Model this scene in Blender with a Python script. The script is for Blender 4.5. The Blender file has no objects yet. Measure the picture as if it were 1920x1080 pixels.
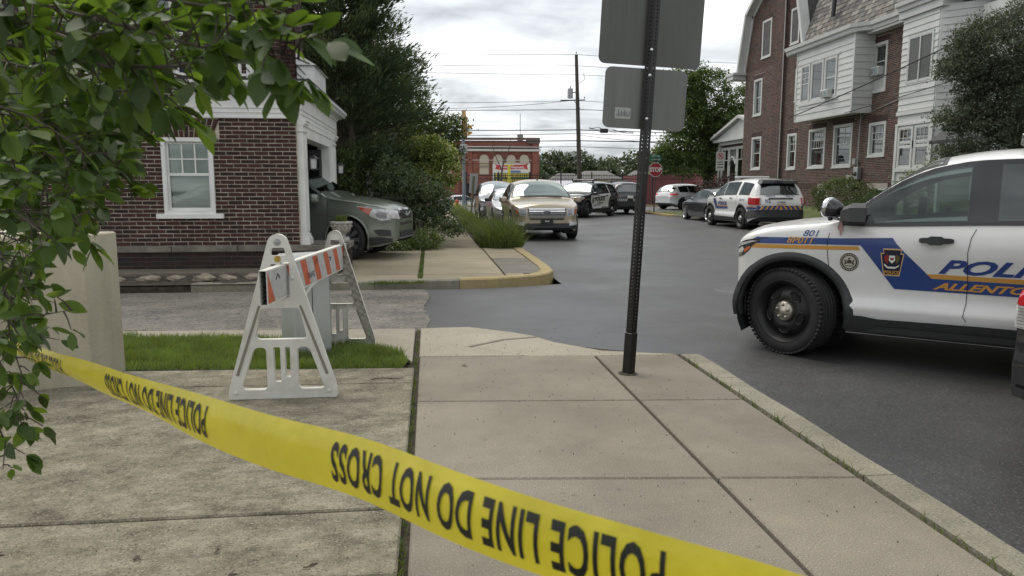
import bpy, bmesh, math, random
import numpy as np
from mathutils import Vector, Matrix
from mathutils.bvhtree import BVHTree
from mathutils.geometry import delaunay_2d_cdt
random.seed(7); rng = np.random.default_rng(11)
S = bpy.context.scene; COL = S.collection
# ---------------- camera, sky, sun, exposure ----------------
cam = bpy.data.objects.new('camera', bpy.data.cameras.new('camera')); COL.objects.link(cam)
cam.location = (0, 0, 1.33); cam.rotation_euler = (math.radians(90-7.72), 0, math.radians(-6.32))
cam.data.sensor_width = 36; cam.data.lens = 26.0; cam.data.clip_end = 2000; cam.data.clip_start = .05
cam.data.dof.use_dof = True; cam.data.dof.focus_distance = 6.5; cam.data.dof.aperture_fstop = 9.5
S.camera = cam
w = bpy.data.worlds.new('World'); S.world = w; w.use_nodes = True
nt = w.node_tree; nt.nodes.clear(); N = nt.nodes.new; L = nt.links.new
out = N('ShaderNodeOutputWorld'); bg = N('ShaderNodeBackground'); bg.inputs[1].default_value = .10
sky = N('ShaderNodeTexSky'); sky.sky_type = 'NISHITA'; sky.sun_disc = False
SUN_EL, SUN_AZ = math.radians(58), math.radians(-35)     # azimuth from +Y towards +X
sky.sun_elevation = SUN_EL; sky.sun_rotation = SUN_AZ
tc = N('ShaderNodeTexCoord'); sep = N('ShaderNodeSeparateXYZ'); L(tc.outputs['Generated'], sep.inputs[0])
# clouds on a plane overhead: direction / (z + .12)
ad = N('ShaderNodeMath'); ad.operation = 'ADD'; ad.inputs[1].default_value = .16; L(sep.outputs[2], ad.inputs[0])
mx = N('ShaderNodeMath'); mx.operation = 'MAXIMUM'; mx.inputs[1].default_value = .05; L(ad.outputs[0], mx.inputs[0])
dv = N('ShaderNodeVectorMath'); dv.operation = 'DIVIDE'; cb = N('ShaderNodeCombineXYZ')
for i in range(3): L(mx.outputs[0], cb.inputs[i])
L(tc.outputs['Generated'], dv.inputs[0]); L(cb.outputs[0], dv.inputs[1])
n1 = N('ShaderNodeTexNoise'); n1.inputs['Scale'].default_value = 1.6; n1.inputs['Detail'].default_value = 6; n1.inputs['Roughness'].default_value = .52; n1.inputs['Distortion'].default_value = .25
L(dv.outputs[0], n1.inputs['Vector'])
cr = N('ShaderNodeValToRGB'); e = cr.color_ramp.elements
e[0].position = .34; e[0].color = (2.7, 2.85, 3.0, 1); e[1].position = .66; e[1].color = (7.3, 7.25, 7.15, 1)
m_ = cr.color_ramp.elements.new(.50); m_.color = (5.0, 5.15, 5.3, 1)
L(n1.outputs[0], cr.inputs[0])
mixs = N('ShaderNodeMixRGB'); mixs.inputs[0].default_value = .95
L(sky.outputs[0], mixs.inputs[1]); L(cr.outputs[0], mixs.inputs[2]); L(mixs.outputs[0], bg.inputs[0]); L(bg.outputs[0], out.inputs[0])
sl = bpy.data.lights.new('sun', 'SUN'); sl.energy = 1.35; sl.angle = math.radians(42); sl.color = (1, .95, .86)
so = bpy.data.objects.new('sun', sl); COL.objects.link(so)
sd = Vector((math.sin(SUN_AZ)*math.cos(SUN_EL), math.cos(SUN_AZ)*math.cos(SUN_EL), math.sin(SUN_EL)))
so.rotation_euler = sd.to_track_quat('Z', 'Y').to_euler(); so.location = (0, 0, 30)
S.view_settings.view_transform = 'Standard'; S.view_settings.look = 'None'; S.view_settings.gamma = 1; S.view_settings.exposure = 0.97
S.render.engine = 'CYCLES'; S.cycles.max_bounces = 6; S.cycles.transparent_max_bounces = 12

# ---------------- materials ----------------
MATS = {}
def mat(name, col, rough=.6, metal=0., var=0., vscale=8., bump=0., bscale=60., coat=0., col2=None, stretch=None, rvar=0., trans=0., spec=.5, ramp=(.35, .65), detail=5):
    if name in MATS: return MATS[name]
    m = bpy.data.materials.new(name); m.use_nodes = True; t = m.node_tree; b = t.nodes['Principled BSDF']
    b.inputs['Base Color'].default_value = (*col, 1); b.inputs['Roughness'].default_value = rough; b.inputs['Metallic'].default_value = metal
    b.inputs['Specular IOR Level'].default_value = spec
    b.inputs['Coat Weight'].default_value = coat; b.inputs['Coat Roughness'].default_value = .06
    if var or bump or col2 or rvar:
        c = t.nodes.new('ShaderNodeTexCoord'); src = c.outputs['Object']
        if stretch:
            mp = t.nodes.new('ShaderNodeMapping'); mp.inputs['Scale'].default_value = stretch[:3]
            if len(stretch) > 3: mp.inputs['Rotation'].default_value = (0, 0, stretch[3])
            t.links.new(src, mp.inputs[0]); src2 = mp.outputs[0]
        else: src2 = src
    if var or col2 or rvar:
        n = t.nodes.new('ShaderNodeTexNoise'); n.inputs['Scale'].default_value = vscale; n.inputs['Detail'].default_value = detail; n.inputs['Roughness'].default_value = .65
        t.links.new(src2, n.inputs['Vector'])
        r = t.nodes.new('ShaderNodeValToRGB'); r.color_ramp.elements[0].position = ramp[0]; r.color_ramp.elements[1].position = ramp[1]
        c1 = tuple(max(0, x*(1-var)) for x in col); c2 = col2 or tuple(min(1, x*(1+var)) for x in col)
        r.color_ramp.elements[0].color = (*c1, 1); r.color_ramp.elements[1].color = (*c2, 1)
        t.links.new(n.outputs[0], r.inputs[0]); t.links.new(r.outputs[0], b.inputs['Base Color'])
        if rvar:
            mr = t.nodes.new('ShaderNodeMapRange'); mr.inputs['From Min'].default_value = .35; mr.inputs['From Max'].default_value = .65
            mr.inputs['To Min'].default_value = rough-rvar; mr.inputs['To Max'].default_value = rough+rvar
            t.links.new(n.outputs[0], mr.inputs[0]); t.links.new(mr.outputs[0], b.inputs['Roughness'])
    if bump:
        n2 = t.nodes.new('ShaderNodeTexNoise'); n2.inputs['Scale'].default_value = bscale; n2.inputs['Detail'].default_value = 4
        t.links.new(src, n2.inputs['Vector']); bp = t.nodes.new('ShaderNodeBump'); bp.inputs['Strength'].default_value = bump; bp.inputs['Distance'].default_value = .01
        t.links.new(n2.outputs[0], bp.inputs['Height']); t.links.new(bp.outputs[0], b.inputs['Normal'])
    if trans:
        o = t.nodes['Material Output']; tr = t.nodes.new('ShaderNodeBsdfTranslucent'); ms = t.nodes.new('ShaderNodeMixShader'); ms.inputs[0].default_value = trans
        tr.inputs[0].default_value = (min(1, col[0]*1.9), min(1, col[1]*1.7), col[2]*.9, 1)
        t.links.new(b.outputs[0], ms.inputs[1]); t.links.new(tr.outputs[0], ms.inputs[2]); t.links.new(ms.outputs[0], o.inputs[0])
    MATS[name] = m; return m
def speckle(name, col, light, dark, base_var=.15, vscale=.9, sscale=260., rough=.85, col2=None, stretch=None, streak=0., rvar=0., bump=.25, spec=.3):
    """Concrete or asphalt: broad stains, aggregate specks, fine relief."""
    if name in MATS: return MATS[name]
    m = bpy.data.materials.new(name); m.use_nodes = True; t = m.node_tree; b = t.nodes['Principled BSDF']; Nn = t.nodes.new; K = t.links.new
    b.inputs['Roughness'].default_value = rough; b.inputs['Specular IOR Level'].default_value = spec
    c = Nn('ShaderNodeTexCoord'); P = c.outputs['Object']
    a = Nn('ShaderNodeTexNoise'); a.inputs['Scale'].default_value = vscale; a.inputs['Detail'].default_value = 10; a.inputs['Roughness'].default_value = .78
    if stretch:
        mp = Nn('ShaderNodeMapping'); mp.inputs['Scale'].default_value = stretch[:3]; mp.inputs['Rotation'].default_value = (0, 0, stretch[3]); K(P, mp.inputs[0]); K(mp.outputs[0], a.inputs['Vector'])
    else: K(P, a.inputs['Vector'])
    r = Nn('ShaderNodeValToRGB'); r.color_ramp.elements[0].position = .36; r.color_ramp.elements[1].position = .64
    r.color_ramp.elements[0].color = (*[x*(1-base_var) for x in col], 1); r.color_ramp.elements[1].color = (*(col2 or [x*(1+base_var) for x in col]), 1); K(a.outputs[0], r.inputs[0])
    s = Nn('ShaderNodeTexNoise'); s.inputs['Scale'].default_value = sscale; s.inputs['Detail'].default_value = 2; K(P, s.inputs['Vector'])
    rl = Nn('ShaderNodeValToRGB'); rl.color_ramp.elements[0].position = .60; rl.color_ramp.elements[1].position = .72; K(s.outputs[0], rl.inputs[0])
    rd = Nn('ShaderNodeValToRGB'); rd.color_ramp.elements[0].position = .28; rd.color_ramp.elements[0].color = (1, 1, 1, 1); rd.color_ramp.elements[1].position = .42; rd.color_ramp.elements[1].color = (0, 0, 0, 1); K(s.outputs[0], rd.inputs[0])
    m1 = Nn('ShaderNodeMixRGB'); K(rl.outputs[0], m1.inputs[0]); K(r.outputs[0], m1.inputs[1]); m1.inputs[2].default_value = (*light, 1)
    m2 = Nn('ShaderNodeMixRGB'); K(rd.outputs[0], m2.inputs[0]); K(m1.outputs[0], m2.inputs[1]); m2.inputs[2].default_value = (*dark, 1)
    # large cloudy stains
    q = Nn('ShaderNodeTexNoise'); q.inputs['Scale'].default_value = .45; q.inputs['Detail'].default_value = 6; q.inputs['Roughness'].default_value = .6; K(P, q.inputs['Vector'])
    m3 = Nn('ShaderNodeMixRGB'); m3.blend_type = 'MULTIPLY'; m3.inputs[0].default_value = 1; K(m2.outputs[0], m3.inputs[1])
    rq = Nn('ShaderNodeValToRGB'); rq.color_ramp.elements[0].position = .35; rq.color_ramp.elements[0].color = (.78, .77, .74, 1); rq.color_ramp.elements[1].position = .6; rq.color_ramp.elements[1].color = (1, 1, 1, 1); K(q.outputs[0], rq.inputs[0]); K(rq.outputs[0], m3.inputs[2])
    oi = Nn('ShaderNodeObjectInfo'); mo_ = Nn('ShaderNodeMapRange'); mo_.inputs['To Min'].default_value = .88; mo_.inputs['To Max'].default_value = 1.06; K(oi.outputs['Random'], mo_.inputs[0])
    m4 = Nn('ShaderNodeVectorMath'); m4.operation = 'SCALE'; K(m3.outputs[0], m4.inputs[0]); K(mo_.outputs[0], m4.inputs['Scale'])
    # fine branching hairline cracks and small round stains
    vo = Nn('ShaderNodeTexVoronoi'); vo.inputs['Scale'].default_value = 9; K(P, vo.inputs['Vector']); rv = Nn('ShaderNodeMapRange'); rv.inputs['From Min'].default_value = .05; rv.inputs['From Max'].default_value = .13; rv.inputs['To Min'].default_value = .72; K(vo.outputs['Distance'], rv.inputs[0])
    sc2 = Nn('ShaderNodeTexNoise'); sc2.inputs['Scale'].default_value = 2.3; K(P, sc2.inputs['Vector']); gt = Nn('ShaderNodeMath'); gt.operation = 'GREATER_THAN'; gt.inputs[1].default_value = .52; K(sc2.outputs[0], gt.inputs[0]); mxx = Nn('ShaderNodeMath'); mxx.operation = 'MAXIMUM'; K(rv.outputs[0], mxx.inputs[0]); K(gt.outputs[0], mxx.inputs[1])
    m5 = Nn('ShaderNodeVectorMath'); m5.operation = 'SCALE'; K(m4.outputs[0], m5.inputs[0]); K(mxx.outputs[0], m5.inputs['Scale']); K(m5.outputs[0], b.inputs['Base Color'])
    if rvar:
        mr = Nn('ShaderNodeMapRange'); mr.inputs['From Min'].default_value = .4; mr.inputs['From Max'].default_value = .6; mr.inputs['To Min'].default_value = rough-rvar; mr.inputs['To Max'].default_value = rough
        K(q.outputs[0], mr.inputs[0]); K(mr.outputs[0], b.inputs['Roughness'])
    bp = Nn('ShaderNodeBump'); bp.inputs['Strength'].default_value = bump; bp.inputs['Distance'].default_value = .006; K(s.outputs[0], bp.inputs['Height']); K(bp.outputs[0], b.inputs['Normal'])
    MATS[name] = m; return m
def glassmat(name, tint=(.6, .68, .66), refl=.12, rough=.02, opaque=0., body=(.02, .025, .025), ior=1.5, gc=(.95, 1, .98)):
    """Thin pane: tinted transmission, Fresnel reflection, optional dark film."""
    if name in MATS: return MATS[name]
    m = bpy.data.materials.new(name); m.use_nodes = True; t = m.node_tree; t.nodes.clear(); Nn = t.nodes.new; K = t.links.new
    o = Nn('ShaderNodeOutputMaterial'); tr = Nn('ShaderNodeBsdfTransparent'); tr.inputs[0].default_value = (*tint, 1)
    gl = Nn('ShaderNodeBsdfGlossy'); gl.inputs['Roughness'].default_value = rough; gl.inputs[0].default_value = (*gc, 1)
    df = Nn('ShaderNodeBsdfDiffuse'); df.inputs[0].default_value = (*body, 1)
    ma = Nn('ShaderNodeMixShader'); ma.inputs[0].default_value = opaque; K(tr.outputs[0], ma.inputs[1]); K(df.outputs[0], ma.inputs[2])
    fr = Nn('ShaderNodeFresnel'); fr.inputs[0].default_value = ior; ad = Nn('ShaderNodeMath'); ad.operation = 'ADD'; ad.use_clamp = True; ad.inputs[1].default_value = refl; K(fr.outputs[0], ad.inputs[0])
    mb = Nn('ShaderNodeMixShader'); K(ad.outputs[0], mb.inputs[0]); K(ma.outputs[0], mb.inputs[1]); K(gl.outputs[0], mb.inputs[2]); K(mb.outputs[0], o.inputs[0])
    MATS[name] = m; return m
WHITE = mat('white_paint', (.70, .70, .67), .5, var=.07, vscale=3, bump=.08, bscale=30)
WHITE2 = mat('white_trim', (.62, .63, .61), .55, var=.08, vscale=2)
BLACK = mat('black_iron', (.012, .012, .013), .45)
RUBBER = mat('tyre_rubber', (.018, .018, .018), .85, var=.3, vscale=12, bump=.2, bscale=90)
BPLAS = mat('black_plastic', (.030, .031, .032), .55, var=.15, vscale=6, bump=.1, bscale=300)
CHROME = mat('chrome', (.62, .63, .64), .16, 1.)
STEEL = mat('galvanised_steel', (.42, .43, .44), .42, .85, var=.12, vscale=3)
WOOD = mat('weathered_wood', (.11, .085, .06), .85, var=.3, vscale=4, stretch=(8, 8, .6))
GLASS_D = glassmat('dark_window_glass', (.1, .12, .12), .10, .03, .85, (.012, .015, .016))
GLASS_C = glassmat('clear_window_glass', (.82, .86, .84), .04, .02)
MORTAR = mat('cream_mortar', (.38, .34, .275), .95, var=.3, vscale=3.5, bump=.3, bscale=120)
MORTAR2 = mat('grey_mortar', (.36, .325, .28), .95, var=.1, vscale=12)

# ---------------- mesh helpers ----------------
def mesh_from(name, v, f, mats, mi=None, smooth=False):
    me = bpy.data.meshes.new(name); me.from_pydata([tuple(p) for p in v], [], [tuple(q) for q in f])
    for m in (mats if isinstance(mats, (list, tuple)) else [mats]): me.materials.append(m)
    if mi is not None: me.polygons.foreach_set('material_index', list(mi))
    if smooth: me.polygons.foreach_set('use_smooth', [True]*len(me.polygons))
    me.update(); return me
def link(o, parent=None):
    COL.objects.link(o)
    if parent is not None: o.parent = parent
    return o
def obj(name, me, parent=None, loc=None, rot=None, label=None, cat=None, group=None, kind=None):
    o = bpy.data.objects.new(name, me); link(o, parent)
    if loc is not None: o.location = loc
    if rot is not None: o.rotation_euler = rot
    tag(o, label, cat, group, kind); return o
def tag(o, label=None, cat=None, group=None, kind=None):
    for k, v in (('label', label), ('category', cat), ('group', group), ('kind', kind)):
        if v: o[k] = v
    return o
def thing(name, label, cat, loc=(0, 0, 0), rz=0, group=None):
    o = bpy.data.objects.new(name, None); link(o); o.location = loc; o.rotation_euler = (0, 0, rz); o.empty_display_size = .2
    return tag(o, label, cat, group)
def copy_tree(o, parent=None):
    c = o.copy(); COL.objects.link(c); c.parent = parent
    for ch in [x for x in KIDS.get(o, [])] or list(o.children): copy_tree(ch, c)
    return c
KIDS = {}
class MB:
    def __init__(s): s.v = []; s.f = []; s.m = []
    def add(s, v, f, mi=0):
        b = len(s.v); s.v += [tuple(p) for p in v]; s.f += [tuple(i+b for i in q) for q in f]; s.m += [mi]*len(f); return s
    def box(s, x0, x1, y0, y1, z0, z1, mi=0, T=None):
        v = [(x, y, z) for z in (z0, z1) for x, y in ((x0, y0), (x1, y0), (x1, y1), (x0, y1))]
        if T: v = [T(*p) for p in v]
        return s.add(v, [(3, 2, 1, 0), (4, 5, 6, 7), (0, 1, 5, 4), (1, 2, 6, 5), (2, 3, 7, 6), (3, 0, 4, 7)], mi)
    def bbox(s, x0, x1, y0, y1, z0, z1, b=.01, mi=0, T=None):
        """box with chamfered edges"""
        v = []
        for z, k in ((z0, b), (z0+b, 0), (z1-b, 0), (z1, b)):
            a0, a1, c0, c1 = x0+k, x1-k, y0+k, y1-k; q = b if k == 0 else b*.0
            v += [(a0+q, c0, z), (a1-q, c0, z), (a1, c0+q, z), (a1, c1-q, z), (a1-q, c1, z), (a0+q, c1, z), (a0, c1-q, z), (a0, c0+q, z)]
        if T: v = [T(*p) for p in v]
        f = [tuple(reversed(range(8))), tuple(range(24, 32))]
        for l in range(3):
            for i in range(8): f.append((l*8+i, l*8+(i+1) % 8, l*8+8+(i+1) % 8, l*8+8+i))
        return s.add(v, f, mi)
    def tube(s, pts, r, n=8, mi=0, caps=True):
        pts = [Vector(p) for p in pts]; rr = r if isinstance(r, (list, tuple)) else [r]*len(pts)
        V = []; up = None
        for i, p in enumerate(pts):
            d = (pts[min(i+1, len(pts)-1)]-pts[max(i-1, 0)]).normalized()
            if up is None: up = d.orthogonal().normalized()
            a = (up-d*up.dot(d)).normalized(); up = a; c = d.cross(a)
            V += [p+(a*math.cos(2*math.pi*k/n)+c*math.sin(2*math.pi*k/n))*rr[i] for k in range(n)]
        F = [(i*n+k, i*n+(k+1) % n, i*n+n+(k+1) % n, i*n+n+k) for i in range(len(pts)-1) for k in range(n)]
        if caps: F += [tuple(reversed(range(n))), tuple(range((len(pts)-1)*n, len(pts)*n))]
        return s.add(V, F, mi)
    def lathe(s, prof, n=24, mi=0, T=None, closed=False):
        """prof: (r, h) list, axis z, T maps local to place"""
        V = [(r*math.cos(2*math.pi*k/n), r*math.sin(2*math.pi*k/n), h) for r, h in prof for k in range(n)]
        if T: V = [T(*p) for p in V]
        F = [(i*n+k, i*n+(k+1) % n, i*n+n+(k+1) % n, i*n+n+k) for i in range(len(prof)-1) for k in range(n)]
        if prof[0][0] > 1e-4 and not closed: F.append(tuple(reversed(range(n))))
        if prof[-1][0] > 1e-4 and not closed: F.append(tuple(range((len(prof)-1)*n, len(prof)*n)))
        return s.add(V, F, mi)
    def prism(s, poly, d0, d1, T, mi=0, bev=0.):
        """poly in (a,b), extruded d0..d1 by T(a,b,d)"""
        n = len(poly); ar = sum(poly[i][0]*poly[(i+1) % n][1]-poly[(i+1) % n][0]*poly[i][1] for i in range(n))
        if ar < 0: poly = poly[::-1]
        if bev:
            ins = inset(poly, bev); rings = [(poly, d0), (poly, d1-bev*(1 if d1 > d0 else -1)), (ins, d1)]
        else: rings = [(poly, d0), (poly, d1)]
        V = [T(a, b, d) for pl, d in rings for a, b in pl]; F = [tuple(reversed(range(n))), tuple(range((len(rings)-1)*n, len(rings)*n))]
        for l in range(len(rings)-1): F += [(l*n+i, l*n+(i+1) % n, l*n+n+(i+1) % n, l*n+n+i) for i in range(n)]
        return s.add(V, F, mi)
    def build(s, name, mats, parent=None, smooth=False, fix=True, **kw):
        me = mesh_from(name, s.v, s.f, mats, s.m, smooth)
        if fix and s.f:
            bm = bmesh.new(); bm.from_mesh(me); bmesh.ops.recalc_face_normals(bm, faces=bm.faces); bm.to_mesh(me); bm.free()
        return obj(name, me, parent, **kw)
def inset(poly, d):
    n = len(poly); out = []
    for i in range(n):
        p, q, r = Vector(poly[i-1]), Vector(poly[i]), Vector(poly[(i+1) % n])
        a = (q-p).normalized() if (q-p).length else Vector((1, 0)); b = (r-q).normalized() if (r-q).length else a
        na, nb = Vector((-a.y, a.x)), Vector((-b.y, b.x)); h = na+nb; k = d/max(.3, h.dot(na)) if h.length > .01 else 0
        out.append((q.x+h.x*k, q.y+h.y*k))
    return out
ID = lambda x, y, z: (x, y, z)
def rrect(x0, x1, y0, y1, r, n=5):
    o = []
    for cx, cy, a in ((x1-r, y1-r, 0), (x0+r, y1-r, 90), (x0+r, y0+r, 180), (x1-r, y0+r, 270)):
        for k in range(n+1):
            t = math.radians(a+90*k/n); o.append((cx+r*math.cos(t), cy+r*math.sin(t)))
    return o
def cdt(poly, res, holes=()):
    """triangulate a polygon with interior points"""
    if sum(poly[i][0]*poly[(i+1) % len(poly)][1]-poly[(i+1) % len(poly)][0]*poly[i][1] for i in range(len(poly))) < 0: poly = list(poly)[::-1]
    def rs(pl):
        o = []
        for i in range(len(pl)):
            a, b = Vector(pl[i]), Vector(pl[(i+1) % len(pl)]); k = max(1, int((b-a).length/res))
            o += [a+(b-a)*(j/k) for j in range(k)]
        return o
    B = rs(poly); faces = [list(range(len(B)))]; V = list(B)
    E = []
    for h in holes:
        H = rs(h); b = len(V); V += H; faces.append(list(range(b+len(H)-1, b-1, -1)))
    xs = [p[0] for p in B]; ys = [p[1] for p in B]
    def inside(x, y, pl):
        c = False; j = len(pl)-1
        for i in range(len(pl)):
            if (pl[i][1] > y) != (pl[j][1] > y) and x < (pl[j][0]-pl[i][0])*(y-pl[i][1])/(pl[j][1]-pl[i][1])+pl[i][0]: c = not c
            j = i
        return c
    x = min(xs)+res*.5
    while x < max(xs):
        y = min(ys)+res*.5
        while y < max(ys):
            if inside(x, y, poly) and not any(inside(x, y, h) for h in holes): V.append(Vector((x, y)))
            y += res
        x += res
    r = delaunay_2d_cdt([Vector((p[0], p[1])) for p in V], [], faces, 2 if holes else 1, 1e-5)
    fs = r[2]
    if holes:
        pts = r[0]; fs = [f for f in fs if inside(*(sum((pts[i] for i in f), Vector((0, 0)))/len(f)), poly) and not any(inside(*(sum((pts[i] for i in f), Vector((0, 0)))/len(f)), h) for h in holes)]
    return [tuple(p) for p in r[0]], [tuple(f) for f in fs]
_txt = {}
def text2d(s, size=1., bold=.0, shear=0., spacing=1., xs=1.):
    """(verts, faces, width) of a line of text, baseline at 0, left at 0; cap height = size"""
    key = (s, bold, shear, spacing)
    if key not in _txt:
        c = bpy.data.curves.new('t', 'FONT'); c.body = s; c.size = 1; c.offset = bold; c.shear = shear; c.space_character = spacing; c.resolution_u = 3
        o = bpy.data.objects.new('t', c); COL.objects.link(o); bpy.context.view_layer.update()
        me = bpy.data.meshes.new_from_object(o.evaluated_get(bpy.context.evaluated_depsgraph_get()))
        bm = bmesh.new(); bm.from_mesh(me); bmesh.ops.triangulate(bm, faces=bm.faces); bm.verts.ensure_lookup_table()
        V = [(v.co.x, v.co.y) for v in bm.verts]; F = [tuple(v.index for v in f.verts) for f in bm.faces]; bm.free()
        bpy.data.objects.remove(o); bpy.data.curves.remove(c); bpy.data.meshes.remove(me)
        x0 = min(p[0] for p in V); y1 = .729
        V = [((p[0]-x0)/y1, p[1]/y1) for p in V]; _txt[key] = (V, F)
    V, F = _txt[key]; V = [(x*size*xs, y*size) for x, y in V]
    return V, F, max(p[0] for p in V)
def split_long(V, F, res):
    """subdivide a 2D triangle mesh until edges are short"""
    bm = bmesh.new(); vs = [bm.verts.new((x, y, 0)) for x, y in V]
    for f in F:
        try: bm.faces.new([vs[i] for i in f])
        except ValueError: pass
    for _ in range(6):
        ed = [e for e in bm.edges if e.calc_length() > res]
        if not ed: break
        bmesh.ops.subdivide_edges(bm, edges=ed, cuts=1); bmesh.ops.triangulate(bm, faces=bm.faces)
    bm.verts.ensure_lookup_table(); bm.verts.index_update()
    V = [(v.co.x, v.co.y) for v in bm.verts]; F = [tuple(v.index for v in f.verts) for f in bm.faces]; bm.free(); return V, F
def text_on(mb, s, T, size, mi=0, center=False, bold=.0, shear=0., spacing=1., xs=1.):
    V, F, W = text2d(s, size, bold, shear, spacing, xs); dx = -W/2 if center else 0
    mb.add([T(x+dx, y) for x, y in V], F, mi); return W

# ---------------- ground, road, paving ----------------
ASPH = speckle('dark_asphalt', (.049, .049, .0495), (.15, .15, .15), (.014, .014, .015), .22, 1.7, 95, .60, rvar=.18, bump=.35, spec=.6)
ASPH2 = speckle('new_asphalt', (.036, .037, .040), (.12, .12, .12), (.012, .012, .013), .2, 1.6, 95, .58, rvar=.15, bump=.35, spec=.6)
OLDC = speckle('worn_alley_concrete', (.13, .125, .118), (.30, .28, .25), (.03, .031, .036), .2, 1.5, 34, .9, col2=(.25, .23, .195), stretch=(.8, 1.2, 1, .3), bump=.8)
CONC = speckle('sidewalk_concrete', (.215, .190, .150), (.42, .385, .32), (.10, .085, .06), .12, .9, 150, .82, bump=.4)
CONCL = speckle('pale_apron_concrete', (.33, .30, .24), (.47, .44, .37), (.2, .18, .14), .1, 1.2, 90, .88, bump=.3)
CONCD = speckle('stained_driveway_concrete', (.115, .105, .072), (.38, .35, .27), (.05, .045, .033), .22, 4.6, 110, .88, col2=(.315, .285, .215), stretch=(.85, 1.25, 1, -.8), bump=.5)
CURBM = speckle('curb_concrete', (.25, .235, .18), (.40, .38, .33), (.10, .10, .085), .2, 3, 90, .9, bump=.5)
YCURB = speckle('yellow_curb_paint', (.36, .285, .14), (.46, .39, .25), (.22, .19, .13), .15, 5, 60, .8)
DIRT = mat('dark_soil', (.045, .036, .026), 1, var=.5, vscale=14, bump=.6, bscale=60)
GRASSG = mat('lawn_soil_green', (.05, .075, .02), 1, var=.4, vscale=5)
mb = MB()
def sheet(name, poly, z, m, kind='structure', z2=None):
    V, F = cdt(poly, 4.0) if False else (poly, [tuple(range(len(poly)))])
    me = mesh_from(name, [(x, y, z if z2 is None else z2(x, y)) for x, y in V], F, m)
    bm = bmesh.new(); bm.from_mesh(me)
    for f in bm.faces:
        if f.normal.z < 0: f.normal_flip()
    bm.to_mesh(me); bm.free(); return obj(name, me, kind=kind)
sheet('ground', [(-600, -300), (600, -300), (600, 57.9), (-600, 57.9)], -.20, DIRT)
# yard behind the iron fence falls away
yard = MB(); yard.add([(-600, 57.9, -.2), (600, 57.9, -.2), (600, 96, -1.8), (-600, 96, -1.8), (600, 900, -1.8), (-600, 900, -1.8)], [(0, 1, 2, 3), (3, 2, 4, 5)])
yard.build('fairground_yard', mat('pale_gravel_yard', (.30, .28, .24), .95, var=.25, vscale=.4), kind='structure')
sheet('road', [(1.9, -40), (14.2, -40), (13.7, 36), (12.3, 42), (300, 42), (300, 56.2), (-300, 56.2), (-300, 44), (1.2, 44), (2.0, 38)], -.11, ASPH)
# alley: old concrete and the newer asphalt throat
EDGE_Y = [7.6+2.85*i/46 for i in range(47)]; EDGE_P = [(-.05+.010*math.sin(i*1.3)+.006*math.sin(i*4.7+1)+.035*math.sin(i*.23), y) for i, y in enumerate(EDGE_Y)]
old = [(-14, 7.33), (-.05, 7.31)]+EDGE_P+[(-.1, 10.48), (-14, 10.55)]
sheet('alley', old, -.098, OLDC)
new = [(-.08, 7.28), (.45, 7.1), (.9, 6.7), (1.3, 6.1), (1.9, 5.8), (2.2, 5.66), (2.25, 11.0), (1.2, 10.62), (.4, 10.49), (-.12, 10.48)]+[(x-.02, y) for x, y in EDGE_P[::-1]]
sheet('alley_apron_asphalt', new, -.106, ASPH2)
def slab(poly, z1, m, parent, name='slab', z0=None, bev=.008, label=None):
    b = MB(); b.prism(poly, (z1-.12) if z0 is None else z0, z1, lambda a, c, d: (a, c, d), 0, bev)
    return b.build(name, m, parent, label=label)
# near sidewalk (right of the weedy joint)
walk = thing('sidewalk', 'tan scored concrete sidewalk running beside the curb', 'sidewalk'); walk['kind'] = 'structure'; del walk['category']
sheet('sidewalk_bed', [(-6, -3), (1.99, -3), (2.02, 5.72), (-.1, 7.05), (-3.2, 7.4), (-6, 7.4)], -.035, DIRT)
g = .006
rows = [(7.0, 6.6)] + [(5.80-1.255*k, 5.64-1.28*k) for k in range(7)]
def yl(k, x): a, b = rows[k]; return a+(b-a)*(x+.1)/2.1
for k in range(1, 7):
    for x0, x1 in ((-.10, 1.295), (1.305, 1.965)):
        slab([(x0+g, yl(k+1, x0)+g), (x1-g, yl(k+1, x1)+g), (x1-g, yl(k, x1)-g), (x0+g, yl(k, x0)-g)], 0, CONC, walk)
# pale apron pieces
slab([(-.10, 5.83), (.75, 5.76), (.3, 6.15), (.62, 6.42), (.95, 6.52), (.75, 6.74), (.36, 7.05), (-.10, 7.03)], -.004, CONCL, walk, label='pale apron slab with ragged front edge')
slab([(.77, 5.755), (1.9, 5.68), (1.99, 5.70), (1.41, 5.9), (1.07, 6.28), (.96, 6.5), (.64, 6.4), (.33, 6.15)], -.009, CONCL, walk, label='pale apron slab tapering to the curb')
# driveway slabs at left
drive = thing('driveway', 'stained grey concrete driveway slabs left of the weedy joint', 'driveway'); drive['kind'] = 'structure'; del drive['category']
def dr(y00, y01, y10, y11, xl=-6, z=0.004): slab([(xl, y00), (-.132, y01), (-.132, y11), (xl, y10)], z, CONCD, drive)
dr(5.22, 5.0, 5.78, 5.42, -6); dr(2.99, 2.985, 5.20, 4.985, -6); dr(2.42, 2.44, 2.975, 2.97, -6, .002); dr(.6, .6, 2.39, 2.40, -6, 0)
slab([(-6, 6.93), (-2.7, 6.85), (-1.6, 6.71), (-.9, 6.49), (-.5, 6.24), (-.27, 5.97), (-.15, 5.62), (-.15, 7.0), (-6, 7.36)], .0, CONCL, drive, label='narrow pale slab along the alley edge')
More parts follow.
